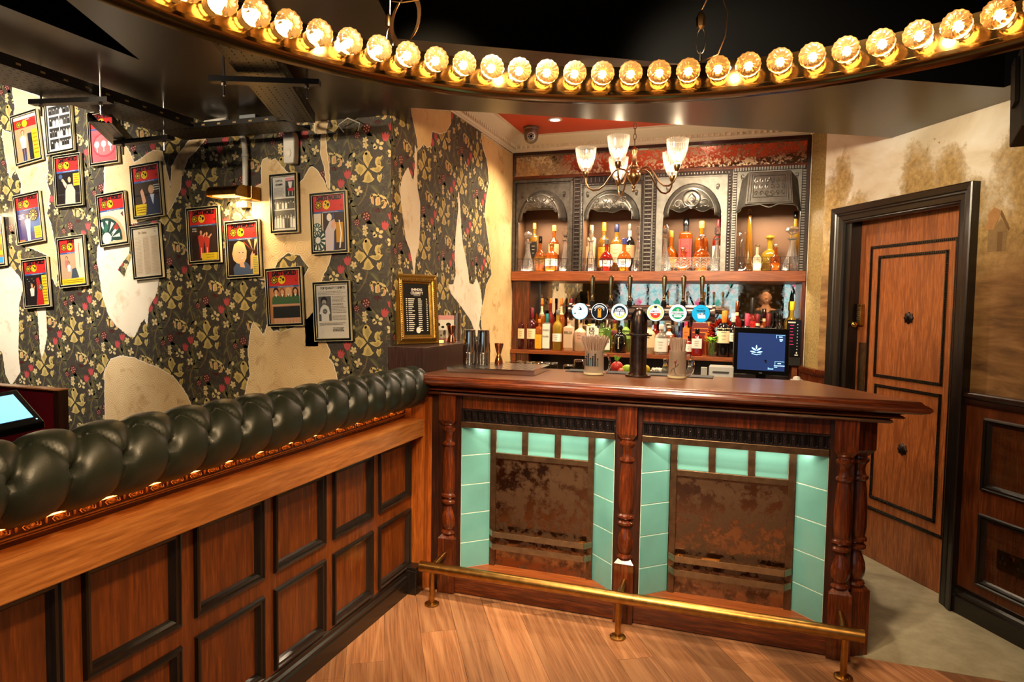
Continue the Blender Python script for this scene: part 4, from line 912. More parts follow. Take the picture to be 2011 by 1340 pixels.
# tufted roll
CX, CZ, RR = -1.588, 1.070, .101
BY = [1.149, 1.292, 1.436, 1.583, 1.724, 1.872]; BY = [1.149-.1445*k for k in range(10, 0, -1)]+BY+[2.035, 2.185, 2.335, 2.481, 2.629, 2.772, 2.923, 3.066]
TH0, TH1 = radians(12), radians(84)     # deep row facing the room, upper row on top (0 = towards +X)
TB = [(BY[i]+BY[i+1])/2 for i in range(len(BY)-1)]
def segd(px, py, ax, ay, bx, by):
    dx, dy = bx-ax, by-ay; t = ((px-ax)*dx+(py-ay)*dy)/(dx*dx+dy*dy); t = max(0, min(1, t)); return hypot(px-ax-dx*t, py-ay-dy*t)
rl = MB(); NA = 56; ys = []; y = Y0
while y < Y1-.002: ys.append(y); y += .0075
ys.append(Y1-.002); vs = []
S0, S1 = RR*TH0, RR*TH1
for iy, y in enumerate(ys):
    nb = [i for i in range(len(BY)) if abs(BY[i]-y) < .2]
    endr = min(1, sqrt(max(0, 1-((y-(Y1-.045))/.045)**2))) if y > Y1-.045 else 1
    for ia in range(NA):
        th = 2*pi*ia/NA-pi/2; s = RR*th if th < pi*1.3 else RR*th
        d = 9; bd = 9
        for i in nb:
            by = BY[i]
            d = min(d, segd(y, s, by, S0, by-.012, S0-RR*1.9)); bd = min(bd, hypot(y-by, s-S0))
            for tb in (by-.0735, by+.0735):
                d = min(d, segd(y, s, by, S0, tb, S1)*(1 if tb > by else 1.6)+(0 if tb > by else .009)); bd = min(bd, hypot(y-tb, s-S1)*1.25); d = min(d, segd(y, s, tb, S1, tb, S1+RR*2.0))
        puff = 1-math.exp(-(d/.019)); dim = math.exp(-(bd/.015)**2)
        wr_ = .0012*math.exp(-(bd/.04)**2)*sin(9*atan2(s-S0 if abs(s-S0) < abs(s-S1) else s-S1, .001+min((y-b for b in BY+TB), key=abs)))
        r = (RR-.024+.030*puff-.022*dim+wr_)*(.35+.65*endr)
        vs.append((CX+r*cos(th), y, CZ+r*sin(th)))
fs = []
for i in range(len(ys)-1):
    for k in range(NA):
        k2 = (k+1) % NA; fs.append((i*NA+k, (i+1)*NA+k, (i+1)*NA+k2, i*NA+k2))
fs.append(tuple(range(NA))); fs.append(tuple((len(ys)-1)*NA+k for k in range(NA-1, -1, -1)))
rl.add(vs, fs, 0, True)
roll = rl.build('tufted_roll', 'leather', booth, auto=60)
for by in BY:
    if by > 3.0 or by < .4: continue
    MB().sphere((CX+(RR-.047)*cos(TH0), by, CZ+(RR-.047)*sin(TH0)), .009, 8, 6, sc=(.6,1,1)).build('button', 'leather_button', booth)
MB().tube([(-1.618, Y0, .9555), (-1.618, Y1-.04, .9555)], .0025, 6).build('led_strip', 'led_warm', booth)
MB().box(-1.68, -1.642, Y0, Y1-.03, .90, 1.03).build('roll_backing', 'black_matt', booth)
# ================================================================ FRAMED PICTURES ON THE LEFT WALL
RED = (206,44,40); BLK = (16,14,14); WHT = (238,234,224); YEL = (236,200,40); BLU = (60,92,150); SK = (222,166,130); GRY = (120,116,110); DK = (34,26,24); GN = (70,104,66); BGE = (226,206,174)
def ellp(cx, cy, rx, ry, n=16): return [(cx+cos(2*pi*k/n)*rx, cy+sin(2*pi*k/n)*ry) for k in range(n)]
def R(x0, y0, x1, y1, c): return ('p', [(x0,y0),(x1,y0),(x1,y1),(x0,y1)], c)
def E_(cx, cy, rx, ry, c, n=16): return ('p', ellp(cx, cy, rx, ry, n), c)
def Tx(t, x, y, s, c, bold=.01, al='CENTER', w=1.0): return ('t', t, x, y, s, c, bold, al, w)
def person(x, y, h, shirt, hair, skin=SK, legs=None, arms=0):
    """small standing figure: x centre, y feet, h height (all in sheet units; sheet is .7 as wide as tall)"""
    k = h; L = []
    if legs: L += [('p', [(x-.10*k,y),(x-.015*k,y),(x-.005*k,y+.45*k),(x-.13*k,y+.45*k)], legs), ('p', [(x+.015*k,y),(x+.10*k,y),(x+.13*k,y+.45*k),(x+.005*k,y+.45*k)], legs)]
    L += [('p', [(x-.13*k,y+.42*k),(x+.13*k,y+.42*k),(x+.2*k,y+.74*k),(x+.08*k,y+.80*k),(x-.08*k,y+.80*k),(x-.2*k,y+.74*k)], shirt)]
    L += [E_(x, y+.90*k, .105*k, .088*k, hair, 12), E_(x, y+.885*k, .07*k, .062*k, skin, 10), R(x-.035*k, y+.78*k, x+.035*k, y+.84*k, skin)]
    if arms: L += [('p', [(x+.15*k,y+.70*k),(x+.32*k*arms,y+.82*k),(x+.34*k*arms,y+.88*k),(x+.28*k*arms,y+.87*k),(x+.08*k,y+.76*k)], skin)]
    return L
def dartboard(cx, cy, r, c1=BLK, c2=YEL, n=12, asp=.7):
    L = [E_(cx, cy, r, r*asp, c1, 20)]
    for k in range(n):
        a = 2*pi*k/n; b = a+pi/n
        L.append(('p', [(cx+cos(a)*r*.86, cy+sin(a)*r*.86*asp), (cx+cos(b)*r*.86, cy+sin(b)*r*.86*asp), (cx+cos((a+b)/2)*r*.35, cy+sin((a+b)/2)*r*.35*asp)], c2))
    L.append(E_(cx, cy, r*.3, r*.3*asp, c2, 10)); return L
def masthead(price='20p', red=RED, text='DARTS WORLD', clear=0):
    L = [R(0,.715,1,1,red), Tx(text, .5, .945, .138, BLK, .035, w=1.0)]
    L += dartboard(.17, .83, .115, BLK, YEL)+[E_(.17,.83,.115,.0805,YEL,20)][:0]
    L += [E_(.42, .83, .115, .082, YEL, 20), ('p', [(.36,.875),(.41,.89),(.43,.865),(.40,.84),(.385,.855)], BLK), ('p', [(.42,.85),(.50,.86),(.51,.82),(.46,.79),(.44,.82)], BLK), ('p', [(.35,.83),(.39,.82),(.37,.79)], BLK), ('p', [(.455,.89),(.49,.88),(.48,.87)], BLK)]
    L += [Tx(price, .87, .80, .075 if len(price) < 4 else .05, BLK, .01)] if price else []
    L += [R(0,.68,1,.715,BLU), Tx('The Magazine for all Darts Players', .54, .6975, .034, WHT, .015, w=1.35)]
    return L
def bw_photo(x0, y0, x1, y1, n=4, seed=1, dark=40, light=214):
    rnd = random.Random(seed); L = [R(x0, y0, x1, y1, (90,86,82))]
    L.append(R(x0, y0+(y1-y0)*.6, x1, y1, (50,48,46)))
    for k in range(n):
        x = x0+(x1-x0)*(k+.5)/n; h = (y1-y0)*rnd.uniform(.75,.9)
        c = rnd.choice(((36,34,32),(200,196,190),(226,222,214),(60,58,56)))
        hw = (x1-x0)/n*.42
        L += [('p', [(x-hw,y0),(x+hw,y0),(x+hw*.8,y0+h*.66),(x-hw*.8,y0+h*.66)], c), E_(x, y0+h*.78, hw*.42, h*.14, (40,38,36), 8), E_(x, y0+h*.75, hw*.32, h*.11, (204,198,190), 8)]
    return L
def lines(x0, x1, y0, y1, n, c=(120,112,104), seed=0, th=.4):
    rnd = random.Random(seed); L = []
    for k in range(n):
        y = y1-(y1-y0)*(k+.5)/n; h = (y1-y0)/n*th/2; x = x0
        e = x0+(x1-x0)*rnd.uniform(.8, 1)
        while x < e:
            w = rnd.uniform(.02, .05); L.append(R(x, y-h, min(x+w, e), y+h, c)); x += w+.012
    return L
PH = (0, 0, 1, .68)
S = {}
S[1] = [R(0,0,1,1,(196,150,110)), R(0,.74,1,.93,RED), R(.0,.93,1,1,(240,220,190))]+dartboard(.2,.83,.11)+[E_(.45,.83,.11,.08,YEL), R(.70,.0,1,.66,YEL), R(.52,.02,.70,.6,(40,38,44))]+person(.32,.0,.72,(236,214,190),(150,86,48),legs=(60,60,90),arms=.6)+lines(.74,.96,.1,.6,6,(150,110,20))+[Tx('DARTS', .6, .9, .07, WHT, .01)]
S[2] = [R(0,0,1,1,WHT)]+bw_photo(.05,.78,.95,.96,6,1)+bw_photo(.05,.54,.47,.74,3,2)+bw_photo(.5,.54,.95,.74,3,3)+bw_photo(.05,.30,.47,.50,4,4)+bw_photo(.5,.30,.95,.50,4,5)+bw_photo(.05,.05,.42,.26,2,6)+bw_photo(.45,.10,.95,.26,5,7)
S[3] = masthead('')+[R(0,0,1,.68,(214,96,104)), E_(.5,.36,.48,.26,(190,70,84)), E_(.5,.36,.42,.22,(222,120,124))]+[E_(x,.38,.10,.07,WHT) for x in (.2,.47,.74)]+[R(x-.015,.22,x+.015,.34,WHT) for x in (.2,.47,.74)]
S[4] = masthead('7p')+[R(0,0,1,.68,DK), R(0,.2,1,.23,(52,44,44)), R(.68,.38,.98,.64,YEL)]+lines(.71,.95,.42,.62,4,(150,60,30))+[('p', [(.30,.0),(.72,.0),(.74,.28),(.62,.42),(.44,.42),(.34,.30)], (226,178,160)), ('p', [(.34,.34),(.24,.46),(.22,.54),(.30,.52),(.42,.42)], (226,178,160)), E_(.52,.53,.10,.085,(28,18,16)), E_(.52,.52,.065,.062,SK), E_(.24,.52,.05,.035,SK), E_(.16,.60,.08,.05,(70,90,130))]
S[5] = masthead('7p')+[R(0,0,1,.68,(80,66,120)), R(.5,.2,1,.5,(60,96,160)), R(.66,.04,.96,.3,YEL)]+lines(.69,.93,.08,.27,4,(150,110,20))+lines(.05,.3,.5,.62,4,WHT)+dartboard(.68,.56,.2,(30,28,26),(220,170,80))+person(.42,.0,.62,(240,232,224),(90,54,34),legs=(244,240,236),arms=1.0)+[R(0,0,.25,.05,(200,120,60))]
S[6] = masthead('7p')+[R(0,0,1,.68,(230,120,60)), R(0,.45,1,.6,YEL), R(0,.2,1,.3,YEL), R(0,.02,1,.15,(60,150,210))]+person(.4,.05,.5,(200,60,50),(60,40,30))
S[7] = masthead('7p')+[R(0,0,1,.68,DK), R(.72,.0,1,.66,YEL), ('p', [(.42,0),(.76,0),(.72,.34),(.6,.62),(.48,.6),(.5,.3)], (190,40,36))]+lines(.75,.97,.05,.62,9,(150,110,20))+[E_(.1+.07*k,.6-.05*(k%3),.012,.008,WHT,6) for k in range(5)]+person(.28,.0,.5,(236,220,204),(196,130,70),arms=.8)+dartboard(.66,.4,.1,(20,18,18),(200,190,170))
S[8] = masthead('',text='DARTS')+[R(0,0,1,.68,(196,160,124)), R(.62,.0,1,1,(234,210,176)), R(0,0,1,.13,YEL)]+lines(.05,.9,.03,.11,2,(150,110,20))+person(.26,.2,.44,(190,120,110),(90,50,36))+person(.34,.12,.4,(240,228,216),(60,40,30),arms=1)+[('p',[(.4,.14),(.72,.14),(.62,.36),(.46,.34)],(70,80,90)), R(.78,.36,.8,.9,(190,60,60))]
S[9] = masthead('')+[R(0,0,1,.68,(240,222,192)), ('p',[(.8,.6),(.9,.64),(.9,.52)],(110,60,40))]+[E_(.18,.1,.74,.5,(226,180,130),28)]+dartboard(.18,.12,.62,(40,70,60),(236,228,214),14)+[('p',[(.05,.3),(.2,.46),(.3,.36),(.16,.24)],(60,110,90)),('p',[(.45,.32),(.62,.42),(.7,.3),(.56,.26)],(170,60,50)), ('p',[(.3,.1),(.55,.3),(.6,.26)],(240,236,228)), R(.3,.0,.96,.05,(226,200,150))]+[Tx('AL GILL TRIES', .62, .03, .03, BLK, .01)][:0]
S[9] = [q for q in S[9] if q[0] != 'p' or max(p[0] for p in q[1]) <= 1.0] 
S[10] = masthead('20p')+[R(0,0,1,.68,(70,54,40)), R(0,.4,1,.44,(40,30,26)), R(0,.02,.5,.24,YEL), ('p',[(.38,0),(.9,0),(.92,.28),(.76,.42),(.56,.42),(.44,.28)],(52,58,78)), ('p',[(.58,.42),(.74,.42),(.68,.2)],(206,214,226)), E_(.64,.52,.11,.09,(206,170,110)), E_(.63,.5,.08,.075,SK), ('p',[(.30,.22),(.22,.5),(.30,.56),(.36,.46),(.42,.28)],SK), Tx('LARRY', .82, .6, .06, WHT, .01), Tx('ALAN', .84, .54, .06, WHT, .01), Tx('PAUL', .85, .48, .06, WHT, .01)][:-3]+lines(.72,.97,.48,.62,3,WHT)+lines(.05,.46,.05,.2,3,(150,110,20))
S[11] = [R(0,0,1,1,BGE), Tx('Dr. Darts', .36, .90, .105, (120,86,56), .01), Tx('U and A', .84, .955, .045, BLK, .01), Tx('Page', .84, .905, .05, BLK, .01)]+lines(.05,.30,.05,.82,26,(190,160,128),3,.3)+lines(.36,.62,.05,.82,26,(190,160,128),4,.3)+lines(.68,.95,.05,.82,26,(190,160,128),5,.3)
S[12] = masthead('20p')+[R(0,0,1,.68,(62,42,34)), R(0,.0,.24,.5,(50,34,28)), Tx('SEEING', .15, .635, .06, WHT, .01), Tx('DOUBLE', .16, .59, .06, WHT, .01)]+person(.38,.05,.58,(206,66,52),(60,38,28),legs=(206,66,52),arms=.9)+person(.58,.05,.54,(206,66,52),(60,38,28),legs=(206,66,52),arms=1.0)+[R(.36,.05,.38,.26,WHT), R(.57,.05,.59,.26,WHT), R(.38,.01,.97,.15,YEL), Tx('One Penny a Year', .67, .11, .05, BLK, .01), Tx('NEW DARTING SCHEME', .67, .06, .03, BLK, .01)]
S[13] = masthead('7p')+[R(0,0,1,.68,(38,26,22))]+[('p',[(.45,.68),(.98,.68),(.98,.42),(.8,.38)],(60,42,34))]+[('p',[(.98,.68),(.88,.68),(.84,.45)],(226,200,160)),('p',[(.72,.68),(.64,.68),(.80,.47)],(214,180,130)), ('p',[(.5,.66),(.55,.60),(.78,.47)],(196,70,50))]+[('p',[(.14,.0),(.12,.14),(.26,.26),(.44,.30),(.62,.22),(.76,.10),(.82,.0)],(78,92,124)), ('p',[(.14,.30),(.10,.42),(.18,.60),(.34,.67),(.52,.62),(.60,.46),(.58,.32),(.50,.24),(.34,.22),(.24,.24)],(232,196,140)), ('p',[(.27,.34),(.25,.46),(.34,.56),(.46,.55),(.54,.46),(.55,.36),(.48,.27),(.38,.26)],(236,186,150)), ('p',[(.39,.32),(.47,.34),(.50,.37),(.45,.31)],WHT), E_(.35,.44,.025,.010,(60,70,90),8), E_(.47,.44,.025,.010,(60,70,90),8), ('p',[(.34,.24),(.48,.26),(.52,.14),(.36,.16)],(230,178,142)), ('p',[(.70,.10),(.72,.36),(.80,.46),(.90,.44),(.84,.34),(.80,.12)],(230,178,142)), R(.80,.40,.98,.46,(70,30,26)), R(.78,.01,.99,.36,YEL)]+lines(.81,.96,.03,.34,9,(60,130,140))
S[14] = [R(0,0,1,1,(216,212,206)), Tx('CAPITAL', .28, .925, .105, (70,66,64), .015), Tx('CHAMPS', .28, .855, .105, BLK, .03), R(.56,.62,.98,.93,(34,44,42)), R(.56,.92,.98,.97,(230,150,160)), ('p',[(.62,.78),(.98,.78),(.9,.72),(.7,.72)],(200,50,60)), ('p',[(.68,.90),(.86,.90),(.82,.78),(.72,.78)],(236,226,220)), R(.68,.64,.72,.72,(200,200,200)), R(.84,.64,.87,.72,(200,200,200))]+lines(.03,.52,.62,.8,11,(120,116,112),2,.35)+bw_photo(.03,.40,.50,.59,4,11)+bw_photo(.52,.40,.97,.59,4,12)+bw_photo(.03,.04,.97,.37,8,13)
S[15] = masthead('7p')+[R(0,0,1,.68,(206,138,86))]+[R(.02+.12*k,.0,.025+.12*k,.68,(180,112,66)) for k in range(8)]
for i, (x, hc) in enumerate(((.22,(40,26,22)),(.42,(150,84,44)),(.62,(228,180,120)),(.84,(48,30,26)))):
    S[15] += [('p',[(x-.09,0),(x-.01,0),(x-.0,.16),(x-.12,.16)],SK),('p',[(x+.01,0),(x+.09,0),(x+.12,.16),(x+.0,.16)],SK),('p',[(x-.13,.10),(x+.13,.10),(x+.12,.32),(x-.12,.32)],(40,40,38)),('p',[(x-.15,.34),(x+.15,.34),(x+.13,.50),(x+.04,.54),(x-.04,.54),(x-.13,.50)],GN),E_(x,.61 if i else .62,.09,.066,hc)]
    if i != 0: S[15] += [('p',[(x-.09,.6),(x-.1,.50),(x-.05,.50),(x-.05,.6)],hc),('p',[(x+.09,.6),(x+.1,.50),(x+.05,.50),(x+.05,.6)],hc)]
    S[15] += [E_(x,.595,.055,.048,SK), ('p',[(x-.04,.55),(x+.04,.55),(x,.5)],WHT), R(x-.15,.33,x+.15,.365,SK)]
S[16] = masthead('7p')+[R(0,0,1,.68,(54,34,34)), R(.0,.0,.3,.68,(230,214,190)), R(.24,.1,.27,.68,(30,26,26)), R(.60,.0,.64,.66,(70,80,140))]+dartboard(.12,.20,.28,(40,70,66),(236,232,222),12,.75)+[q for q in dartboard(.10,.40,.16,(60,90,84),(230,226,214),10)]+[('p',[(.36,0),(.60,0),(.64,.34),(.72,.42),(.66,.56),(.5,.52),(.36,.36)],(206,190,196)), ('p',[(.62,.36),(.7,.50),(.62,.56),(.54,.44)],SK), E_(.5,.60,.08,.07,(240,226,206)), R(.70,.14,.92,.5,(196,140,30)), ('p',[(.78,.04),(.82,.04),(.88,.3),(.82,.54),(.79,.54),(.84,.3)],WHT)]
S[16] = [q for q in S[16] if q[0] != 'p' or min(p[0] for p in q[1]) >= -.2]
S[17] = [R(0,0,1,1,(226,216,204)), Tx('TOP QUALITY T-SHIRTS', .52, .93, .092, BLK, .012), R(.06,.32,.46,.78,(92,88,86)), E_(.24,.70,.10,.075,(24,22,22)), E_(.24,.67,.07,.05,(170,160,152)), R(.20,.635,.28,.65,(20,18,18)), ('p',[(.12,.56),(.08,.46),(.14,.44),(.14,.32),(.38,.32),(.38,.44),(.42,.46),(.38,.58),(.30,.62),(.20,.62)],(232,228,222))]+dartboard(.26,.50,.07,(24,22,22),(190,186,180),10)+lines(.06,.96,.80,.88,3,(110,104,100),1,.35)+lines(.50,.94,.66,.78,5,(110,104,100),2,.35)+lines(.50,.94,.46,.60,5,(120,112,108),3,.35)+[Tx('PRICES £1.95 each P&P', .72, .635, .036, BLK, .01)][:0]+lines(.5,.9,.615,.64,1,BLK,4,.5)+lines(.5,.94,.33,.42,4,(120,112,108),5,.35)+lines(.08,.94,.24,.29,2,(120,112,108),6,.4)+lines(.5,.9,.12,.2,3,BLK,7,.5)
def sheet(content, w, h, tf, name, parent, back=(30,28,26)):
    inks = []; mb = MB()
    def mi(c):
        k = ink(*c)
        if k not in inks: inks.append(k)
        return inks.index(k)
    L = 0
    def inside(P): return clip_rect(P, 0, 1, 0, 1)
    for q in content:
        L += 1; d = .00002*L+.0002
        if q[0] == 'p':
            P = inside(q[1])
            if len(P) < 3: continue
            if len(P) == 4 or len(q[1]) > 8: tri = [tuple(range(len(P)))]
            else: tri = [tuple(t) for t in tessellate_polygon([[Vector((p[0], p[1], 0)) for p in P]])]
            mb.add([tf((p[0]-.5)*w, (p[1]-.5)*h, d) for p in P], tri, mi(q[2]))
        else:
            _, t, x, y, s, c, bold, al, wd = q
            b = text_mb(t, s*w*.8, bold, al, wd)
            mw = max(v[0] for v in b.v)-min(v[0] for v in b.v)
            lim = (.97 if s > .13 else .9)*w
            k = min(1, lim/mw) if mw > 0 else 1
            for dx in ((-.0012, 0, .0012) if s > .13 else (-.0006, .0006) if s > .08 else (0,)):
                mb.add([tf((x-.5)*w+v[0]*k*.985+dx, (y-.5)*h+v[1]*(1.5 if s > .13 else 1.2 if s > .08 else 1), d+.0003+dx*.01) for v in b.v], b.f, mi(c))
    return mb.build(name, inks, parent, fixn=False)
FR = {1: (-4.406,2.523,.25,.329,8.1), 2: (-4.113,2.573,.241,.326,4.2), 3: (-3.741,2.48,.242,.326,3.1), 4: (-4.045,2.234,.241,.326,2.9), 5: (-4.406,2.008,.25,.326,6.8), 6: (-4.763,1.854,.25,.326,5.5), 7: (-4.352,1.589,.243,.324,4.6), 8: (-4.027,1.725,.244,.322,4.6), 9: (-3.677,1.982,.24,.326,5.6), 10: (-3.399,2.145,.24,.326,4.8), 11: (-3.407,1.78,.238,.326,4.8), 12: (-2.972,1.871,.241,.327,2.8), 13: (-2.692,1.787,.241,.326,2.9), 14: (-2.412,2.035,.184,.327,1.8), 15: (-2.411,1.519,.242,.327,3.3), 16: (-2.121,1.921,.235,.332,2.5), 17: (-2.101,1.445,.235,.325,2.9)}
LB = {1: 'framed cover with a light-haired figure and broad yellow strip, tilted, at upper left', 2: 'framed page of small black and white photographs partly under the cable tray', 3: 'framed red cover with three white discs, hanging behind the cable tray cables',
 4: 'framed magazine cover of a dark-haired woman in a pink dress on black', 5: 'framed magazine cover with a white-dressed woman and dartboard on violet', 6: 'framed orange and yellow magazine cover cut by the left edge of view', 7: 'lowest framed cover at far left, pale figure, red cloth and yellow strip',
 8: 'framed magazine cover headed DARTS with washed-out beige right half', 9: 'framed magazine cover filled with a cream dartboard close-up', 10: 'framed magazine cover of a fair-haired man in a grey suit', 11: 'framed beige page headed Dr. Darts in columns of small text',
 12: 'framed magazine cover with two people in red suits captioned SEEING DOUBLE', 13: 'framed magazine cover with a close portrait of a smiling blonde woman', 14: 'narrow framed page headed CAPITAL CHAMPS with group photographs', 15: 'framed magazine cover of four women in green shirts', 16: 'framed cover with dartboard and leaning player in white, right of the narrow page', 17: 'framed page advertising TOP QUALITY T-SHIRTS'}
for k, (cx, cz, w, h, ang) in FR.items():
    a = radians(ang); ca, sa = cos(a), sin(a)
    yb = 3.108
    f = thing('framed_picture', LB[k], 'picture', (cx, yb, cz), 'framed pages on the floral wall')
    def tf(u, v, d, y0=yb-.014): return (cx+u*ca-v*sa, y0-d, cz+u*sa+v*ca)
    t = .011
    def bars(w, h, t, y0, y1):
        mb = MB()
        for (a0, a1, b0, b1) in ((-w/2, w/2, h/2-t, h/2), (-w/2, w/2, -h/2, -h/2+t), (-w/2, -w/2+t, -h/2+t, h/2-t), (w/2-t, w/2, -h/2+t, h/2-t)):
            P = [(u*ca-v*sa+cx, u*sa+v*ca+cz) for u, v in ((a0,b0),(a1,b0),(a1,b1),(a0,b1))]
            mb.prism(P, (0,y1,0), (1,0,0), (0,0,1), (0,y0-y1,0))
        return mb
    bars(w-.004, h-.004, .015, yb-.024, yb).build('moulding', 'frame_black', f)
    e = bars(w, h, .0024, yb-.0252, yb-.012)
    e2 = bars(w-.029, h-.029, .0022, yb-.0250, yb-.0145); e.merge(e2); e.build('gilt_edge', 'gold_edge', f)
    sheet(S[k], w-.034, h-.034, tf, 'printed_sheet', f)
    g = MB().add([tf(u, v, .0025) for u, v in ((-w/2+.013,-h/2+.013),(w/2-.013,-h/2+.013),(w/2-.013,h/2-.013),(-w/2+.013,h/2-.013))], [(0,1,2,3)])
    g.build('glass_pane', 'glass_pane', f, fixn=False)
    bars(w-.01, h-.01, .04, yb-.004, yb-.001).build('backing', 'black_matt', f)
# ================================================================ BACK BAR
bb_ = thing('back_bar', 'tall dark wood back bar with four cast iron arched niches and mirrors', 'shelving', (-.67, 5.2, 0))
XL, XR_ = -1.752, .408; YF = 5.045; YBk = 5.36
MB().box(XL, XR_, YBk, YBk+.02, .0, 2.69).build('back_panel', 'wood_veneer_z', bb_)
MB().box(XL, XR_, 5.03, YBk, 2.664, 2.688).box(XL, XL+.006, 5.03, YBk, 2.5, 2.664).box(XR_-.02, XR_, 5.03, YBk, 1.76, 2.664).build('top_trim', 'wood_dark_x', bb_)
MB().box(XL+.006, XR_-.022, 5.062, 5.07, 2.503, 2.664).build('upper_mirror', 'mirror_upper', bb_)
MB().box(XL, XR_-.02, 5.035, 5.075, 2.478, 2.503).build('picture_rail', 'wood_red_x', bb_)
MB().box(XL-.0, XR_, 5.02, YBk, 1.683, 1.757).build('main_shelf', 'wood_shelf_x', bb_, bevel=.004)
MB().box(XL, -1.605, 5.06, 5.12, .9, 1.683).build('side_board', 'wood_red_z', bb_, bevel=.003)
MB().box(-1.605, -1.60, 5.06, YBk, 1.14, 1.683).build('side_return', 'wood_dark_z', bb_)
MB().box(.385, .408, 5.03, YBk, .9, 1.683).build('side_board', 'wood_red_z', bb_, bevel=.003)
MB().box(-1.60, .385, 5.33, 5.34, 1.14, 1.683).build('lower_mirror', 'mirror_lower', bb_)
MB().box(-1.59, -1.50, 5.318, 5.33, 1.45, 1.683).build('aged_glass_patch', 'mirror_fire', bb_)
MB().box(XL, .385, 5.03, YBk, 1.105, 1.135).build('lower_shelf', 'wood_shelf_x', bb_, bevel=.002)
for x in (-1.73, -.49, .36):
    MB().box(x-.018, x+.018, 5.05, 5.35, .9, 1.105).build('divider', 'wood_shelf_x', bb_)
MB().box(XL, XR_, 4.62, YBk, .0, .93).build('base_cabinet', 'wood_dark_z', bb_)
# --- cast iron surrounds
def border(mb, x0, x1, z0, z1, kind, w):
    """decorated border strip up the left, across the top and down the right"""
    y = YF-.0055
    def unit(x, z, hor):
        if kind == 'rope': mb.cbox((x, y-.004, z), (w*.55, .009, w*.28), Matrix.Rotation(radians(35 if not hor else 125), 3, 'Y'))
        elif kind == 'bead': mb.sphere((x, y-.002, z), w*.42, 6, 4)
        elif kind == 'flute': mb.box(x-(w*.22 if hor else w*.45), x+(w*.22 if hor else w*.45), y-.008, y, z-(w*.45 if hor else w*.22), z+(w*.45 if hor else w*.22))
        elif kind == 'egg': mb.sphere((x, y-.002, z), w*.4, 6, 4, sc=(.7 if hor else 1, .8, 1 if hor else .7))
    st = {'rope': w*.62, 'bead': w*.95, 'flute': w*.75, 'egg': w*.9}[kind]
    z = z0
    while z < z1-w: unit(x0+w/2, z, False); unit(x1-w/2, z, False); z += st
    x = x0+w*.5
    while x < x1: unit(x, z1-w/2, True); x += st
def arch_plate(mb, x0, x1, z1, ox0, ox1, zs, zt, y0=YF-.004, y1=YF+.012, n=20, kind='ell'):
    """front plate with an arched hole"""
    c = (ox0+ox1)/2; a = (ox1-ox0)/2
    pts = [(ox0, 1.757)]+[(c-a*cos(pi*k/n), zs+(zt-zs)*sin(pi*k/n)) for k in range(n+1)]+[(ox1, 1.757)]
    outer = [(x0, 1.757)]+[(x0+(x1-x0)*k/n, z1) for k in range(n+1)]+[(x1, 1.757)]
    N = len(pts)
    v = [(p[0], y0, p[1]) for p in pts]+[(p[0], y0, p[1]) for p in outer]+[(p[0], y1, p[1]) for p in pts]
    f = [(i, i+1, N+i+1, N+i) for i in range(N-1)]+[(i, i+1, 2*N+i+1, 2*N+i) for i in range(N-1)]
    mb.add(v, f); return mb
def hood(name, parent, mat, ox0, ox1, zs, zt, lip, n=24, depth=.072, hb=None, hw=.74, ht=.80):
    """canopy swelling out of the arch to a flat relief panel; lip = lower edge profile"""
    c = (ox0+ox1)/2; a = (ox1-ox0)/2; mb = MB(); rings = 7; vs = []
    for r in range(rings+1):
        q = r/rings; e = 1-(1-q)**2
        aa = a*(1-(1-hw)*q); yy = YF-.004-depth*sin(q*pi/2); zz = zs+(zt-zs)*(1-(1-ht)*q)-zs
        for k in range(n+1):
            t = pi*k/n; z = zs+zz*sin(t)
            vs.append((c-aa*cos(t), yy, z))
    f = []
    for r in range(rings):
        for k in range(n): f.append((r*(n+1)+k, r*(n+1)+k+1, (r+1)*(n+1)+k+1, (r+1)*(n+1)+k))
    mb.add(vs, f, 0, True)
    base = rings*(n+1); yf = YF-.004-depth
    # front panel with wavy lip
    top = [(vs[base+k][0], vs[base+k][2]) for k in range(n+1)]
    bot = [(c+a*hw*(2*t-1), lip(t)) for t in [k/n for k in range(n+1)]]
    mb.add([(p[0], yf, p[1]) for p in top]+[(p[0], yf, p[1]) for p in bot], [(k, k+1, n+2+k, n+1+k) for k in range(n)])
    # wings joining the lip to the plate
    for s in (0, 1):
        bx, bz = bot[0] if s == 0 else bot[-1]; pxx = ox0 if s == 0 else ox1
        w = []
        for k in range(7):
            q = k/6; w.append((bx+(pxx-bx)*q, yf+(YF-.004-yf)*q, bz-.055*(q**.7)-.012*abs(sin(q*pi*2))))
        up = [(vs[(rings-round(k*rings/6))*(n+1)+(0 if s == 0 else n)]) for k in range(7)]
        mb.add(w+up, [(k, k+1, 8+k, 7+k) for k in range(6)])
        mb.tube(w, .004, 5)
    mb.tube([(p[0], yf-.001, p[1]) for p in bot], .0035, 5)
    o = mb.build(name, mat, parent, auto=50, fixn=False)
    m = o.modifiers.new('solid', 'SOLIDIFY'); m.thickness = .004
    return o, (c, yf, a*hw)
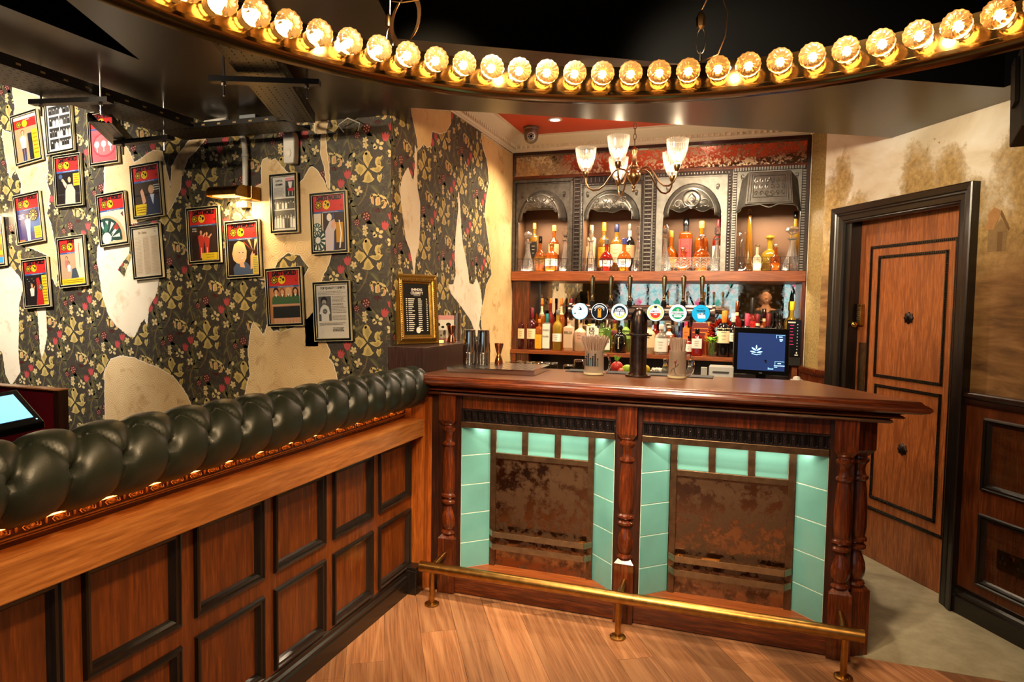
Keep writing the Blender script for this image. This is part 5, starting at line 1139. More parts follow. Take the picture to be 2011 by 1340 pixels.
def relief(parent, mat, c, yf, hw, z0, z1, seed, name='relief', rows=2):
    rnd = random.Random(seed); mb = MB()
    nx = 4
    for i in range(nx):
        for j in range(rows):
            x = c-hw*.78+hw*1.56*(i+.5)/nx; z = z0+(z1-z0)*(j+.5)/rows
            if abs(x-c) > hw*.62 and j == rows-1: continue
            r = (z1-z0)/rows*.5; sg = 1 if x < c else -1; a0 = rnd.uniform(0, 1)+j*2
            mb.tube([(x+sg*r*(1-t*.85)*cos(a0+t*7), yf-.003, z+r*(1-t*.85)*sin(a0+t*7)) for t in [k/12 for k in range(13)]], [.0052*(1-k/22) for k in range(13)], 5)
            for k in range(4):
                a = a0+k*1.6; mb.sphere((x+cos(a)*r*.95, yf-.002, z+sin(a)*r*.8), .006, 5, 4, sc=(1.5,.6,.8))
    mb.sphere((c, yf-.003, (z0+z1)/2), .012, 8, 5, sc=(1,.5,1.3))
    for k in range(5): a = pi*(.15+.175*k); mb.tube([(c, yf-.003, z0), (c+cos(a)*.028, yf-.004, z0+sin(a)*.04)], [.003,.006], 5)
    return stuff(mb.build(name, mat, parent))
def surround(x0, x1, z1, ox0, ox1, zs, zt, mat, kind, bw, label):
    mb = MB(); arch_plate(mb, x0, x1, z1, ox0, ox1, zs, zt)
    mb.box(x0, x0+.004, YF-.01, YF+.01, 1.757, z1)
    s = mb.build('cast_iron_surround', mat, bb_, fixn=False); s['label'] = label
    m = s.modifiers.new('solid', 'SOLIDIFY'); m.thickness = .003
    b = MB(); border(b, x0+.003, x1-.003, 1.765, z1-.003, kind, bw); stuff(b.build('decorated_border', mat, s))
    g = MB()
    for (a, b2, c, d) in ((x0+.001, x0+bw+.006, 1.758, z1-.001), (x1-bw-.006, x1-.001, 1.758, z1-.001), (x0+bw+.006, x1-bw-.006, z1-bw-.006, z1-.001)): g.box(a, b2, YF-.0065, YF-.003, c, d)
    g.build('border_ground', 'iron_vent', s)  # dark strip paints shade into the recess behind the border
    # inner frame line
    MB().sweep([(-.003,0),(-.003,.008),(.003,.008),(.003,0)], [(x0+bw+.01, z1-bw-.012, 0), (x1-bw-.01, z1-bw-.012, 0)], 1)
    fl = MB()
    for (a, b2, c, d) in ((x0+bw+.008, x1-bw-.008, z1-bw-.014, z1-bw-.009), (x0+bw+.008, x0+bw+.012, zt-.1, z1-bw-.01), (x1-bw-.012, x1-bw-.008, zt-.1, z1-bw-.01)): fl.box(a, b2, YF-.010, YF-.003, c, d)
    fl.build('inner_fillet', mat, s)
    # spandrel ornaments
    sp = MB()
    for sg, xx in ((1, ox0+.02), (-1, ox1-.02)):
        for k in range(3):
            sp.tube([(xx+sg*(.012+.010*cos(k*2+t)), YF-.008, zt-.022-.012*k*.8+.009*sin(k*2+t)) for t in [q*.6 for q in range(8)]], .0026, 4)
        sp.add([(xx-sg*.012, YF-.006, zt+.002), (xx+sg*.06, YF-.006, zt+.002), (xx-sg*.012, YF-.006, zt-.06)], [(0,1,2)])
    sp.build('spandrel', mat, s, fixn=False)
    # niche box behind
    MB().box(x0-.001, x0+.003, YF, YBk-.005, 1.758, z1).build('niche_wall', 'niche_grey', s)
    MB().box(x1-.003, x1+.001, YF, YBk-.005, 1.758, z1).build('niche_wall', 'niche_grey', s)
    MB().box(x0+.004, x1-.004, YBk-.006, YBk-.002, 1.758, z1).build('niche_back', 'niche_grey', s)
    return s
plain('niche_grey', (112,80,56), .6)
lipA = lambda t: 2.222+.0*t+(.006 if .12 < t < .88 else -.012)
lipB = lambda t: 2.205-.012*cos((t-.5)*2*pi)+.005*sin(t*6*pi)
lipC = lambda t: 2.196+.014*cos((t-.5)*4*pi)-.004
lipD = lambda t: 2.215-(.02 if .38 < t < .62 else 0)*sin((t-.38)/.24*pi if .38 < t < .62 else 0)
sA = surround(-1.750, -1.256, 2.476, -1.706, -1.300, 2.145, 2.385, 'iron_dark', 'rope', .022, 'dark iron surround with rope edge and shallow arched hood')
h, (c, yf, hw) = hood('hood', sA, 'iron_dark', -1.700, -1.306, 2.145, 2.385, lipA)
relief(h, 'iron_dark', c, yf, hw, 2.24, 2.33, 3)
sB = surround(-1.199, -.722, 2.424, -1.180, -.742, 2.14, 2.375, 'iron_grey', 'bead', .012, 'grey iron surround with a bright relief hood')
h, (c, yf, hw) = hood('hood', sB, 'iron_grey', -1.17, -.75, 2.14, 2.365, lipB, hw=.78)
relief(h, 'iron_grey', c, yf, hw, 2.22, 2.31, 5)
sC = surround(-.655, -.098, 2.476, -.58, -.162, 2.15, 2.395, 'iron_grey', 'egg', .024, 'silver iron surround with a round tulip medallion')
h, (c, yf, hw) = hood('hood', sC, 'iron_grey', -.57, -.17, 2.15, 2.385, lipC, hw=.8, ht=.8)
relief(h, 'iron_grey', c, yf, hw, 2.20, 2.27, 8, rows=1)
med = MB().tube([(c+cos(t)*.060, yf-.006, 2.275+sin(t)*.060) for t in [2*pi*k/28 for k in range(28)]], .007, 6, closed=True)
med.lathe([(.056,0),(.02,.004),(.0001,.004)], (0,0,0), 20, M=None) if False else None
for sg in (-1, 1):
    med.tube([(c+sg*(.006+.030*sin(t*1.1)*(1-t*.18)), yf-.006, 2.245+.065*(t/3)) for t in [k*.3 for k in range(11)]], .005, 5)
    med.tube([(c+sg*(.004+.014*sin(t*1.1)), yf-.006, 2.250+.030*(t/3)) for t in [k*.3 for k in range(11)]], .003, 5)
med.build('medallion', 'iron_grey', h)
MB().prism([(c+cos(2*pi*k/24)*.055, 2.275+sin(2*pi*k/24)*.055) for k in range(24)], (0, yf-.001, 0), (1,0,0), (0,0,1), (0,-.002,0)).build('medallion_ground', 'iron_dark', h)
sD = surround(-.094, .390, 2.490, -.062, .360, 2.16, 2.45, 'iron_grey', 'flute', .024, 'steel-coloured iron surround with a boxy flared hood')
# flared box hood of the right surround
tz, bz = 2.45, 2.215; ft = [(-.0+.012, .286)]; 
q = MB(); A1 = (.012, YF-.01, tz); A2 = (.286, YF-.01, tz); B1 = (.0, YF-.10, bz+.03); B2 = (.298, YF-.10, bz+.03)
q.add([(.012, YF-.045, tz-.012), (.286, YF-.045, tz-.012), (.300, YF-.10, bz), (-.002, YF-.10, bz), (-.060, YF-.004, 2.175), (.358, YF-.004, 2.175), (-.03, YF-.004, tz-.06), (.33, YF-.004, tz-.06), (.012, YF-.004, tz), (.286, YF-.004, tz)],
      [(0,1,2,3), (0,3,4,6), (1,7,5,2), (0,6,8), (1,9,7), (0,8,9,1)])
hd = q.build('hood', 'iron_grey', sD, fixn=False); mm_ = hd.modifiers.new('solid', 'SOLIDIFY'); mm_.thickness = .004
def hp_(u, v, d=.004): # on the sloping front of the hood
    a = Vector((.012, YF-.045, tz-.012)); b = Vector((.286, YF-.045, tz-.012)); c_ = Vector((.300, YF-.10, bz)); d_ = Vector((-.002, YF-.10, bz))
    p = (a.lerp(b, u)).lerp(d_.lerp(c_, u), 1-v); return p+Vector((0,-d,0))
rf = MB()
for (u0, v0, u1, v1) in ((.14,.22,.86,.22),(.14,.9,.86,.9),(.14,.22,.14,.9),(.86,.22,.86,.9),(.03,.1,.03,.95),(.09,.1,.09,.95),(.97,.1,.97,.95),(.91,.1,.91,.95),(.03,.04,.97,.04)): rf.tube([hp_(u0,v0), hp_(u1,v1)], .003, 4)
for i in range(6):
    for j in range(3):
        u = .2+.12*i; v = .34+.2*j; sg = 1 if i < 3 else -1
        rf.tube([hp_(u+sg*.045*(1-t*.8)*cos(j+t*7), v+.085*(1-t*.8)*sin(j+t*7)) for t in [k/10 for k in range(11)]], .0036, 4)
rf.tube([hp_(.4,.34), hp_(.45,.26), hp_(.55,.26), hp_(.6,.34)], .005, 5); rf.sphere(hp_(.5,.8), .010, 8, 5)
stuff(rf.build('relief', 'iron_grey', hd))
lp = MB().tube([(-.058, YF-.006, 2.172), (-.04, YF-.04, 2.178), (-.03, YF-.06, 2.20), (-.01, YF-.09, 2.206), (.09, YF-.10, 2.214), (.12, YF-.10, 2.20), (.15, YF-.103, 2.190), (.18, YF-.10, 2.20), (.21, YF-.10, 2.214), (.31, YF-.09, 2.206), (.33, YF-.06, 2.20), (.34, YF-.04, 2.178), (.356, YF-.006, 2.172)], .0045, 6)
lp.build('hood_lip', 'iron_grey', hd)
# ladder vents between the surrounds
def ladder(x0, x1, z0, z1, mat, hor=False):
    MB().box(x0, x1, YF-.002, YF+.012, z0, z1).build('vent_ground', 'iron_vent', bb_); mb = MB().box(x0, x0+.003, YF-.006, YF, z0, z1).box(x1-.003, x1, YF-.006, YF, z0, z1)
    L = (x1-x0) if hor else (z1-z0); n = int(L/.030)
    for i in range(n):
        t = (i+.5)/n
        if hor: x = x0+L*t; mb.box(x-.004, x+.004, YF-.008, YF, z0+.008, z1-.008); mb.sphere((x+.015, YF-.003, (z0+z1)/2), .004, 5, 3)
        else: z = z0+L*t; mb.box(x0+.007, x1-.007, YF-.008, YF, z-.004, z+.004); mb.sphere(((x0+x1)/2, YF-.003, z+.015), .004, 5, 3)
    stuff(mb.build('vent_strip', mat, bb_))
ladder(-1.253, -1.202, 1.758, 2.476, 'iron_dark'); ladder(-1.200, -.722, 2.427, 2.476, 'iron_dark', True); ladder(-.718, -.658, 1.758, 2.476, 'iron_grey')
# low fret grilles in front of the bottles
def grille(x0, x1, kind, mat):
    mb = MB(); y = YF-.002; z0, z1 = 1.759, 1.857
    mb.box(x0, x1, y-.004, y, z1-.003, z1).box(x0, x1, y-.004, y, z0, z0+.003)
    if kind == 'scale':
        n = round((x1-x0)/.0455); w = (x1-x0)/n
        for i in range(n+1): mb.box(x0+i*w-.0016, x0+i*w+.0016, y-.004, y, z0, z1)
        for i in range(n):
            for j in range(8):
                z = z0+.012+j*.0112; mb.tube([(x0+i*w+w*t, y-.002, z+.010-.011*sin(pi*t)) for t in (0,.2,.4,.5,.6,.8,1)], .0014, 3)
    else:
        n = max(3, round((x1-x0)/.062)); w = (x1-x0)/n
        for i in range(n):
            for j in (0, 1):
                cx = x0+(i+.5)*w; cz = z0+(z1-z0)*(.25+.5*j); k = (z1-z0)*.25
                for sidx, q in enumerate((.92, .64, .36)):
                    a = w*.5*q; b = k*q; s = 1 if (i+j) % 2 else -1
                    if sidx == 0: mb.box(cx-a, cx+a, y-.003, y, cz+b*s-.001, cz+b*s+.001)
                    mb.box(cx-a-.001, cx-a+.001, y-.003, y, cz-b, cz+b); mb.box(cx+a-.001, cx+a+.001, y-.003, y, cz-b, cz+b)
                    mb.box(cx-a, cx+a, y-.003, y, cz+b*s-.001, cz+b*s+.001)
                mb.box(cx-.001, cx+.001, y-.003, y, cz-k*.4, cz+k*.9)
        for i in range(n+1): mb.box(x0+i*w-.0012, x0+i*w+.0012, y-.004, y, z0, z1)
    return mb.build('fret_grille', mat, bb_)
grille(-1.706, -1.300, 'scale', 'iron_vent'); grille(-1.195, -.728, 'key', 'iron_vent'); grille(-.58, -.162, 'scale', 'iron_grey'); grille(-.064, .362, 'key', 'iron_vent')
# ================================================================ BOTTLES
def prof_std(h, r, neck=.28, nr=.32, sh=.14):
    n = r*nr; hb = h*(1-neck-sh)
    return [(r*.9, 0), (r, h*.012), (r, hb), (r*.96, hb+h*sh*.25), (r*.75, hb+h*sh*.65), (n*1.15, hb+h*sh), (n, hb+h*sh+h*.03), (n, h*.9)]
def prof_square(h, r, neck=.24, nr=.34): return prof_std(h, r, neck, nr, .05)
def prof_bulb(h, r, neck=.36, nr=.26):
    n = r*nr; hb = h*(1-neck); return [(r*.55, 0), (r*.8, h*.02)]+[(r*cos(a), hb*.5+hb*.46*sin(a)) for a in [radians(x) for x in (-50,-25,0,25,50,68)]]+[(n, hb*.98), (n, h*.9)]
def prof_cone(h, r): return [(r*.95,0),(r,h*.02),(r*.95,h*.15),(r*.62,h*.5),(r*.36,h*.8),(r*.30,h*.92)]
def prof_dec(h, r, bell=1):
    return [(r*.92,0),(r,h*.02),(r*.97,h*.08),(r*.78,h*.2),(r*.5,h*.36),(r*.32,h*.52),(r*.27,h*.64),(r*.30,h*.70),(r*.50,h*.72),(r*.50,h*.74),(r*.26,h*.745)]
def bottle(name, lab, x, y, z, h, w, kind, gm, cap='black_gloss', label=None, lz=(.12,.5), cap_h=.12, txt=None, txc='print_black', group='spirit bottles on the back bar', cat='bottle', sleeve=None, stop='ball', lab2=None, ts=1, square=False):
    r = w/2; t = thing(name, lab, cat, (x, y, z), group)
    if kind == 'dec':
        MB().lathe(prof_dec(h, r), (x,y,z), 20, flute=.10, smooth=False).build('body', 'cut_glass', t, auto=0)
        zz = z+h*.745; rr = r*.42; H = h*.255
        P = {'ball': [(rr*.35,0),(rr*.35,H*.15)]+[(rr*1.15*sin(a), H*.58-H*.42*cos(a)) for a in [pi*k/8 for k in range(1,9)]],
             'point': [(rr*.35,0),(rr*.4,H*.1),(rr*.85,H*.35),(rr*.75,H*.6),(rr*.35,H*.85),(.0005,H)],
             'disc': [(rr*.4,0),(rr*.35,H*.25),(rr*1.2,H*.45),(rr*1.7,H*.62),(rr*1.5,H*.82),(rr*.6,H*.98),(.0005,H)],
             'square': [(rr*.4,0),(rr*.5,H*.2),(rr*1.25,H*.45),(rr*1.3,H*.9),(rr*1.0,H),(.0005,H)],
             'ring': [(rr*.35,0),(rr*.3,H*.2),(rr*.9,H*.45),(rr*1.0,H*.65),(rr*.7,H*.92),(.0005,H)]}[stop]
        MB().lathe(P, (x,y,zz), 8 if stop in ('point','square','ring') else 14, smooth=stop in ('ball',)).build('stopper', 'cut_glass', t)
        return t
    pr = {'std': prof_std, 'square': prof_square, 'bulb': prof_bulb}.get(kind)
    P = pr(h, r) if pr else prof_cone(h, r)
    if kind == 'square' or square:
        n = 20; mb = MB(); vs = []
        for (rr, zz) in P:
            k = max(0, min(1, (rr-r*.4)/(r*.5)))
            for i in range(n):
                a = 2*pi*(i+.5)/n; f = 1/max(abs(cos(a)), abs(sin(a))); f = min(f, 1.22); q = rr*(1+(f-1)*k)*(.92 if k > .5 else 1)
                vs.append((x+cos(a)*q, y+sin(a)*q*.8, z+zz))
        fs = [(i*n+j, i*n+(j+1) % n, (i+1)*n+(j+1) % n, (i+1)*n+j) for i in range(len(P)-1) for j in range(n)]+[tuple(range(n-1,-1,-1))]
        mb.add(vs, fs, 0, True); mb.build('body', gm, t, auto=50)
    else: MB().lathe(P, (x,y,z), 22).build('body', gm, t, auto=60)
    nr = P[-1][0]
    if cap in ('gstop', 'gball'):
        rr = r*.45; MB().lathe([(nr*.9,h*.86),(nr*1.0,h*.88)]+[(rr*sin(a), h*.94-h*.06*cos(a)) for a in [pi*k/7 for k in range(1,8)]], (x,y,z), 12).build('stopper', 'glass_clear' if cap == 'gstop' else gm, t)
    else: MB().lathe([(nr*1.16, h*(1-cap_h)),(nr*1.2,h*(1-cap_h)+.001),(nr*1.2,h*.985),(nr*1.0,h)], (x,y,z), 16).build('cap', cap, t)
    if sleeve: MB().lathe([(nr*1.05, h*(1-cap_h-.13)),(nr*1.07, h*(1-cap_h-.12)),(nr*1.07,h*(1-cap_h))], (x,y,z), 16).build('neck_label', sleeve, t)
    if label:
        z0, z1 = lz; fy = .8 if (kind == 'square' or square) else 1
        def rad(zz):
            for i in range(len(P)-1):
                if P[i][1] <= zz <= P[i+1][1] and P[i+1][1] > P[i][1]: return P[i][0]+(P[i+1][0]-P[i][0])*(zz-P[i][1])/(P[i+1][1]-P[i][1])
            return P[-1][0]
        vs = []; n = 12; m = 4; ex = 1.13 if fy < 1 else 1
        for j in range(m+1):
            zz = h*(z0+(z1-z0)*j/m)
            for i in range(n+1):
                a = -pi/2+radians(78)*(2*i/n-1)
                if fy < 1:
                    u = (2*i/n-1)*.86; vs.append((x+u*r, y-r*.765-.0006-(0.02*r if abs(u) < .7 else 0), z+zz))
                else: q = rad(zz)+.0007; vs.append((x+cos(a)*q, y+sin(a)*q, z+zz))
        lb = MB().add(vs, [(j*(n+1)+i, j*(n+1)+i+1, (j+1)*(n+1)+i+1, (j+1)*(n+1)+i) for j in range(m) for i in range(n)], 0, fy == 1).build('label', label, t)
        yy = y-(r*(.79 if fy < 1 else 1))-.0018
        if txt:
            mb = MB()
            for k, s in enumerate(txt):
                b = text_mb(s, w*.30*ts, .02); mw = max(v[0] for v in b.v)-min(v[0] for v in b.v); kk = min(1, w*.72/mw)
                mb.add([(x+v[0]*kk, yy, z+h*(z0+(z1-z0)*(.74-.26*k))+v[1]) for v in b.v], b.f)
            mb.build('lettering', txc, t, fixn=False)
        else:
            mb = MB()
            for k in range(3): mb.box(x-r*(.4-.08*k), x+r*(.4-.08*k), yy-.0003, yy, z+h*(z0+(z1-z0)*(.72-.22*k))-.0012, z+h*(z0+(z1-z0)*(.72-.22*k))+.0012)
            mb.build('lettering', txc, t)
    if lab2:
        m_, a_, b_ = lab2; MB().lathe([(r*1.012, h*a_),(r*1.012, h*b_)], (x,y,z), 22).build('band', m_, t)
    return t
GU = 'bottles and decanters on the upper shelf'; GL = 'bottles on the lower shelf of the back bar'
for n_, c_ in (('cap_gold',(206,160,70)),('cap_orange',(224,128,44)),('cap_navy',(30,34,70)),('cap_maroon',(110,24,34)),('cap_teal',(24,110,110)),('cap_blue',(58,66,140)),('cap_yellow',(240,190,30)),('cap_pink',(206,60,90)),('cap_grey',(96,92,88)),('cap_beige',(222,186,140)),('lb_cream',(232,212,170)),('lb_beige',(226,196,150)),('lb_white',(236,230,218)),('lb_yellow',(232,170,40)),('lb_red',(196,40,34)),('lb_black',(28,24,24)),('lb_green',(150,190,80)),('lb_orange',(226,120,40)),('lb_darkred',(112,30,30))): plain(n_, c_, .4)
U = [
 ('decanter','clear cut decanter with flat round stopper at the left end of the upper shelf','dec','glass_clear',dict(stop='disc',cat='decanter')),
 ('bottle','square dark amber bottle with slanted black label and gold cap in the left niche','square','liq_gold',dict(cap='cap_gold',label='lb_black',lz=(.30,.62),txc='gold_edge')),
 ('bottle','small round amber bottle with dark cap in the left niche','bulb','liq_amber',dict(cap='black_gloss',label='liq_gold',lz=(.2,.42),cap_h=.2)),
 ('bottle','tall amber bottle with gold cap and gold label in the left niche','std','liq_amber',dict(cap='cap_gold',label='lb_beige',lz=(.38,.6))),
 ('bottle','short amber bottle with white label front row of the left niche','std','liq_orange',dict(cap='liq_gold',label='lb_white',lz=(.2,.46),cap_h=.1)),
 ('decanter','clear cut decanter with square faceted stopper right in the left niche','dec','glass_clear',dict(stop='square',cat='decanter')),
 ('bottle','pale bottle with beige label and cap behind the pointed-stopper decanter','square','liq_frost',dict(cap='cap_beige',label='lb_beige',lz=(.1,.55))),
 ('decanter','clear decanter with pointed faceted stopper in the second niche','dec','glass_clear',dict(stop='point',cat='decanter')),
 ('bottle','tall golden bottle with orange cap and yellow label in the second niche','std','liq_gold',dict(cap='cap_orange',label='lb_yellow',lz=(.1,.5),cap_h=.18)),
 ('bottle','rounded red-brown bottle with grey cap front row of the second niche','bulb','liq_red',dict(cap='cap_grey',label='lb_white',lz=(.16,.34),cap_h=.16)),
 ('bottle','amber bottle with navy cap and cream label in the second niche','std','liq_gold',dict(cap='cap_navy',label='lb_cream',lz=(.2,.58),cap_h=.16)),
 ('bottle','rounded orange bottle with blue cap front row of the second niche','bulb','liq_orange',dict(cap='cap_blue',label='lb_white',lz=(.14,.36),cap_h=.18)),
 ('bottle','near-black bottle with oval cream label in the second niche','std','liq_black',dict(cap='cap_grey',label='lb_beige',lz=(.30,.56),cap_h=.14,sleeve='lb_cream')),
 ('decanter','clear decanter with ring stopper right in the second niche','dec','glass_clear',dict(stop='ring',cat='decanter')),
 ('bottle','red-brown bottle half hidden behind the ring-stopper decanter','std','liq_red',dict(cap='cap_grey',label='lb_cream',lz=(.2,.5))),
 ('decanter','clear decanter with ball stopper at the left of the third niche','dec','glass_clear',dict(stop='ball',cat='decanter')),
 ('bottle','wide amber bottle with orange neck beside the ball-stopper decanter','bulb','liq_orange',dict(cap='cap_orange',label='lb_yellow',lz=(.12,.36),cap_h=.16)),
 ('bottle','square-shouldered bottle with black cap and red and black label in the third niche','square','liq_amber',dict(cap='black_gloss',label='lb_red',lz=(.12,.62),cap_h=.14,sleeve='lb_black')),
 ('decanter','low squat glass-stoppered bottle in front of the red and black label','bulb','liq_amber',dict(cap='gstop',cat='bottle')),
 ('bottle','tall orange bottle with orange cap in the third niche','std','liq_orange',dict(cap='cap_gold',cap_h=.14)),
 ('bottle','broad round amber bottle with glass stopper front row of the third niche','bulb','liq_amber',dict(cap='gstop',label='liq_orange',lz=(.2,.4))),
 ('bottle','bottle with maroon cap and white label right in the third niche','std','liq_red',dict(cap='cap_maroon',label='lb_white',lz=(.2,.5),cap_h=.2)),
 ('decanter','clear decanter with square tapered stopper right in the third niche','dec','glass_clear',dict(stop='square',cat='decanter')),
 ('carafe','clear glass carafe with wavy lip and handle in the right niche','ewer','glass_clear',{}),
 ('bottle','very tall slim dark gold bottle with glass stopper in the right niche','cone','liq_gold',dict(cap='gstop')),
 ('bottle','small clear bottle with round glass stopper beside the tall slim bottle','bulb','liq_frost',dict(cap='gstop')),
 ('bottle','round bright yellow bottle with ball stopper in the right niche','bulb','liq_yellow',dict(cap='gball')),
 ('bottle','small brown round bottle with domed stopper in front of the yellow one','bulb','liq_amber',dict(cap='gstop')),
 ('bottle','clear tall bottle with black cap and golden liquid at the right end','std','liq_yellow',dict(cap='black_gloss')),
 ('decanter','broad clear decanter with flat disc stopper at the right end','dec','glass_clear',dict(stop='disc',cat='decanter')),
]
for (x, y, h, w), (nm, lab, kind, gm, kw) in zip(UP, U):
    kw = dict(kw); kw.setdefault('cat', 'bottle'); yn = 5.115 if y < 5.16 else 5.272; x *= yn/y; y = yn; w = w*1.13
    if kind == 'ewer':
        t = thing(nm, lab, 'carafe', (x,y,1.758), GU)
        P = [(.046,0),(.050,.005),(.046,.06),(.036,.13),(.021,.20),(.019,.235),(.024,.265),(.034,.285)]
        mb = MB().lathe(P, (x,y,1.758), 28)
        n = 28
        for k in range(n): v = mb.v[(len(P)-1)*n+k]; mb.v[(len(P)-1)*n+k] = (v[0], v[1], v[2]+.010*sin(3*2*pi*k/n))
        mb.f.pop(); mb.m.pop(); mb.sm.pop()
        mb.build('body', 'glass_thin', t, auto=0); MB().tube([(x-.03, y, 1.758+.27), (x-.055, y, 1.758+.25), (x-.058, y, 1.758+.18), (x-.044, y, 1.758+.09)], .005, 8).build('handle', 'glass_clear', t)
        continue
    bottle(nm, lab, x, y, 1.758, h, w, kind, gm, group=GU, **kw)
L = [
 ('wine bottle','maroon bottle with cream label at the left end of the lower shelf','std','liq_maroon',dict(cap='cap_maroon',label='lb_cream',lz=(.26,.50),cap_h=.26,cat='bottle')),
 ('b','maroon bottle with cream label, second from the left end of the lower shelf','std','liq_maroon',dict(cap='cap_maroon',label='lb_cream',lz=(.26,.50),cap_h=.26)),
 ('b','tall nearly black bottle behind the two maroon ones','std','liq_dark',dict(cap='black_gloss',label='lb_cream',lz=(.5,.62))),
 ('b','dark green narrow bottle between the two maroon ones','std','liq_black',dict(cap='cap_gold')),
 ('b','tall orange-brown bottle behind the second maroon bottle','std','liq_amber',dict(cap='lb_orange',cap_h=.2)),
 ('b','short orange bottle with geometric orange label','square','liq_orange',dict(cap='cap_orange',label='lb_yellow',lz=(.04,.5),txc='lb_orange')),
 ('b','tall amber bottle with orange neck behind the geometric label','std','liq_orange',dict(cap='lb_orange',label='lb_cream',lz=(.66,.84))),
 ('b','white-labelled bottle lettered KOKO KANU with teal cap','square','liq_clear',dict(cap='cap_teal',label='lb_white',lz=(.05,.72),txt=['KOKO','KANU'],cap_h=.26)),
 ('b','tall bottle with red-orange body behind the teal-capped one','std','liq_red',dict(cap='lb_orange',cap_h=.1)),
 ('b','tall clear bottle with yellow-green foot and white dotted band','std','liq_yellow',dict(cap='cap_grey',label='lb_white',lz=(.22,.42))),
 ('b','tall orange bottle behind the dotted-band bottle','std','liq_orange',dict(cap='lb_orange',label='lb_beige',lz=(.68,.84))),
 ('b','frosted peach bottle lettered BELLE below the left end of the tap bar','square','liq_frost',dict(cap='liq_frost',label='liq_frost',lz=(.1,.72),txt=['BELLE'])),
 ('b','rounded frosted bottle with pink floral print','std','liq_frost',dict(cap='cap_beige',label='liq_pink',lz=(.3,.7))),
 ('b','bottle with red cap behind the frosted peach one','std','liq_frost',dict(cap='cap_maroon')),
 ('b','white bottle with bold black letters behind the straws of the left mug','square','lb_white',dict(cap='black_gloss',label='lb_white',lz=(.4,.8),txt=['KR','CS'],ts=1.3)),
 ('b','slim green gin bottle with silver cap right of the left mug','square','liq_green',dict(cap='steel',label='lb_white',lz=(.08,.4),cap_h=.3,txt=['LAKE'])),
 ('b','green-labelled bottle behind the slim green one','std','liq_green',dict(cap='black_gloss',label='lb_green',lz=(.4,.7))),
 ('b','yellow-green bottle with red wax seal behind the black apothecary bottle','std','liq_yellow',dict(cap='lb_darkred',label='lb_darkred',lz=(.5,.66))),
 ('b','black apothecary bottle with cream diamond label','apoth','liq_black',{}),
 ('b','green-labelled bottle half hidden left of the tap column','std','liq_green',dict(cap='cap_grey',label='lb_green',lz=(.4,.76))),
 ('b','beige stoneware bottle with dark cap right of the tap column','std','liq_stone',dict(cap='cap_grey',label='lb_beige',lz=(.2,.6),cap_h=.2,txt=['MIL'],ts=.6)),
 ('b','red-amber long-necked bottle behind the stoneware one','std','liq_red',dict(cap='cap_grey')),
 ('b','clear round-shouldered flask with white label and white cap','std','liq_clear',dict(cap='lb_white',label='lb_white',lz=(.1,.55),cap_h=.16,sleeve=None)),
 ('b','white-labelled wide bottle behind the right mug','std','liq_orange',dict(cap='lb_white',label='lb_white',lz=(.3,.8),cap_h=.06)),
 ('b','small red bottle with dark cap behind the right mug straws','bulb','liq_red',dict(cap='lb_black',cap_h=.24)),
 ('b','navy blue slim bottle right of the straws of the right mug','std','liq_blue',dict(cap='cap_navy')),
 ('b','slim orange tube-shaped bottle beside the navy one','square','lb_orange',dict(cap='cap_pink',label='lb_orange',lz=(.3,.8))),
 ('b','small dark bottle with white label below the cyan tap badge','std','liq_red',dict(cap='black_gloss',label='lb_white',lz=(.2,.7))),
 ('b','square dark red-brown bottle with black cap and white label','square','liq_red',dict(cap='black_gloss',label='lb_white',lz=(.28,.64),cap_h=.18)),
 ('b','amber bottle with orange star label behind the basil glass','std','liq_orange',dict(cap='cap_orange',label='lb_orange',lz=(.5,.78))),
 ('b','dark wine bottle with yellow-orange capsule and cream mountain label','std','liq_black',dict(cap='cap_orange',label='lb_cream',lz=(.30,.62),cap_h=.26)),
 ('b','dark bottle with small square white label at the left of the till screen','std','liq_black',dict(cap='lb_white',label='lb_white',lz=(.36,.56),cap_h=.2)),
 ('b','tall red bottle with copper capsule above the till screen left corner','std','liq_red',dict(cap='copper',cap_h=.2,sleeve='lb_beige')),
 ('b','dark wine bottle with crimson capsule behind the till screen','std','liq_black',dict(cap='cap_pink',cap_h=.28)),
 ('b','tall purple-black bottle with red body behind the till screen','std','liq_red',dict(cap='lb_black',cap_h=.3,label='lb_red',lz=(.4,.6))),
 ('b','dark wine bottle with dusty pink capsule and cream collar','std','liq_black',dict(cap='cap_maroon',cap_h=.2,sleeve='lb_cream')),
 ('b','dark amber bottle with speckled neck behind the till screen','std','liq_amber',dict(cap='liq_dark',cap_h=.2,sleeve='lb_beige')),
 ('b','dark wine bottle with deep red capsule behind the till screen','std','liq_black',dict(cap='lb_darkred',cap_h=.28)),
 ('b','left of two black bottles behind the right part of the till screen','std','liq_black',dict(cap='black_gloss')),
 ('b','right of two black bottles behind the right part of the till screen','std','liq_black',dict(cap='black_gloss')),
 ('b','clear bottle of yellow syrup with yellow cap and black pourer at the right end','std','liq_yellow',dict(cap='cap_yellow',cap_h=.16)),
]
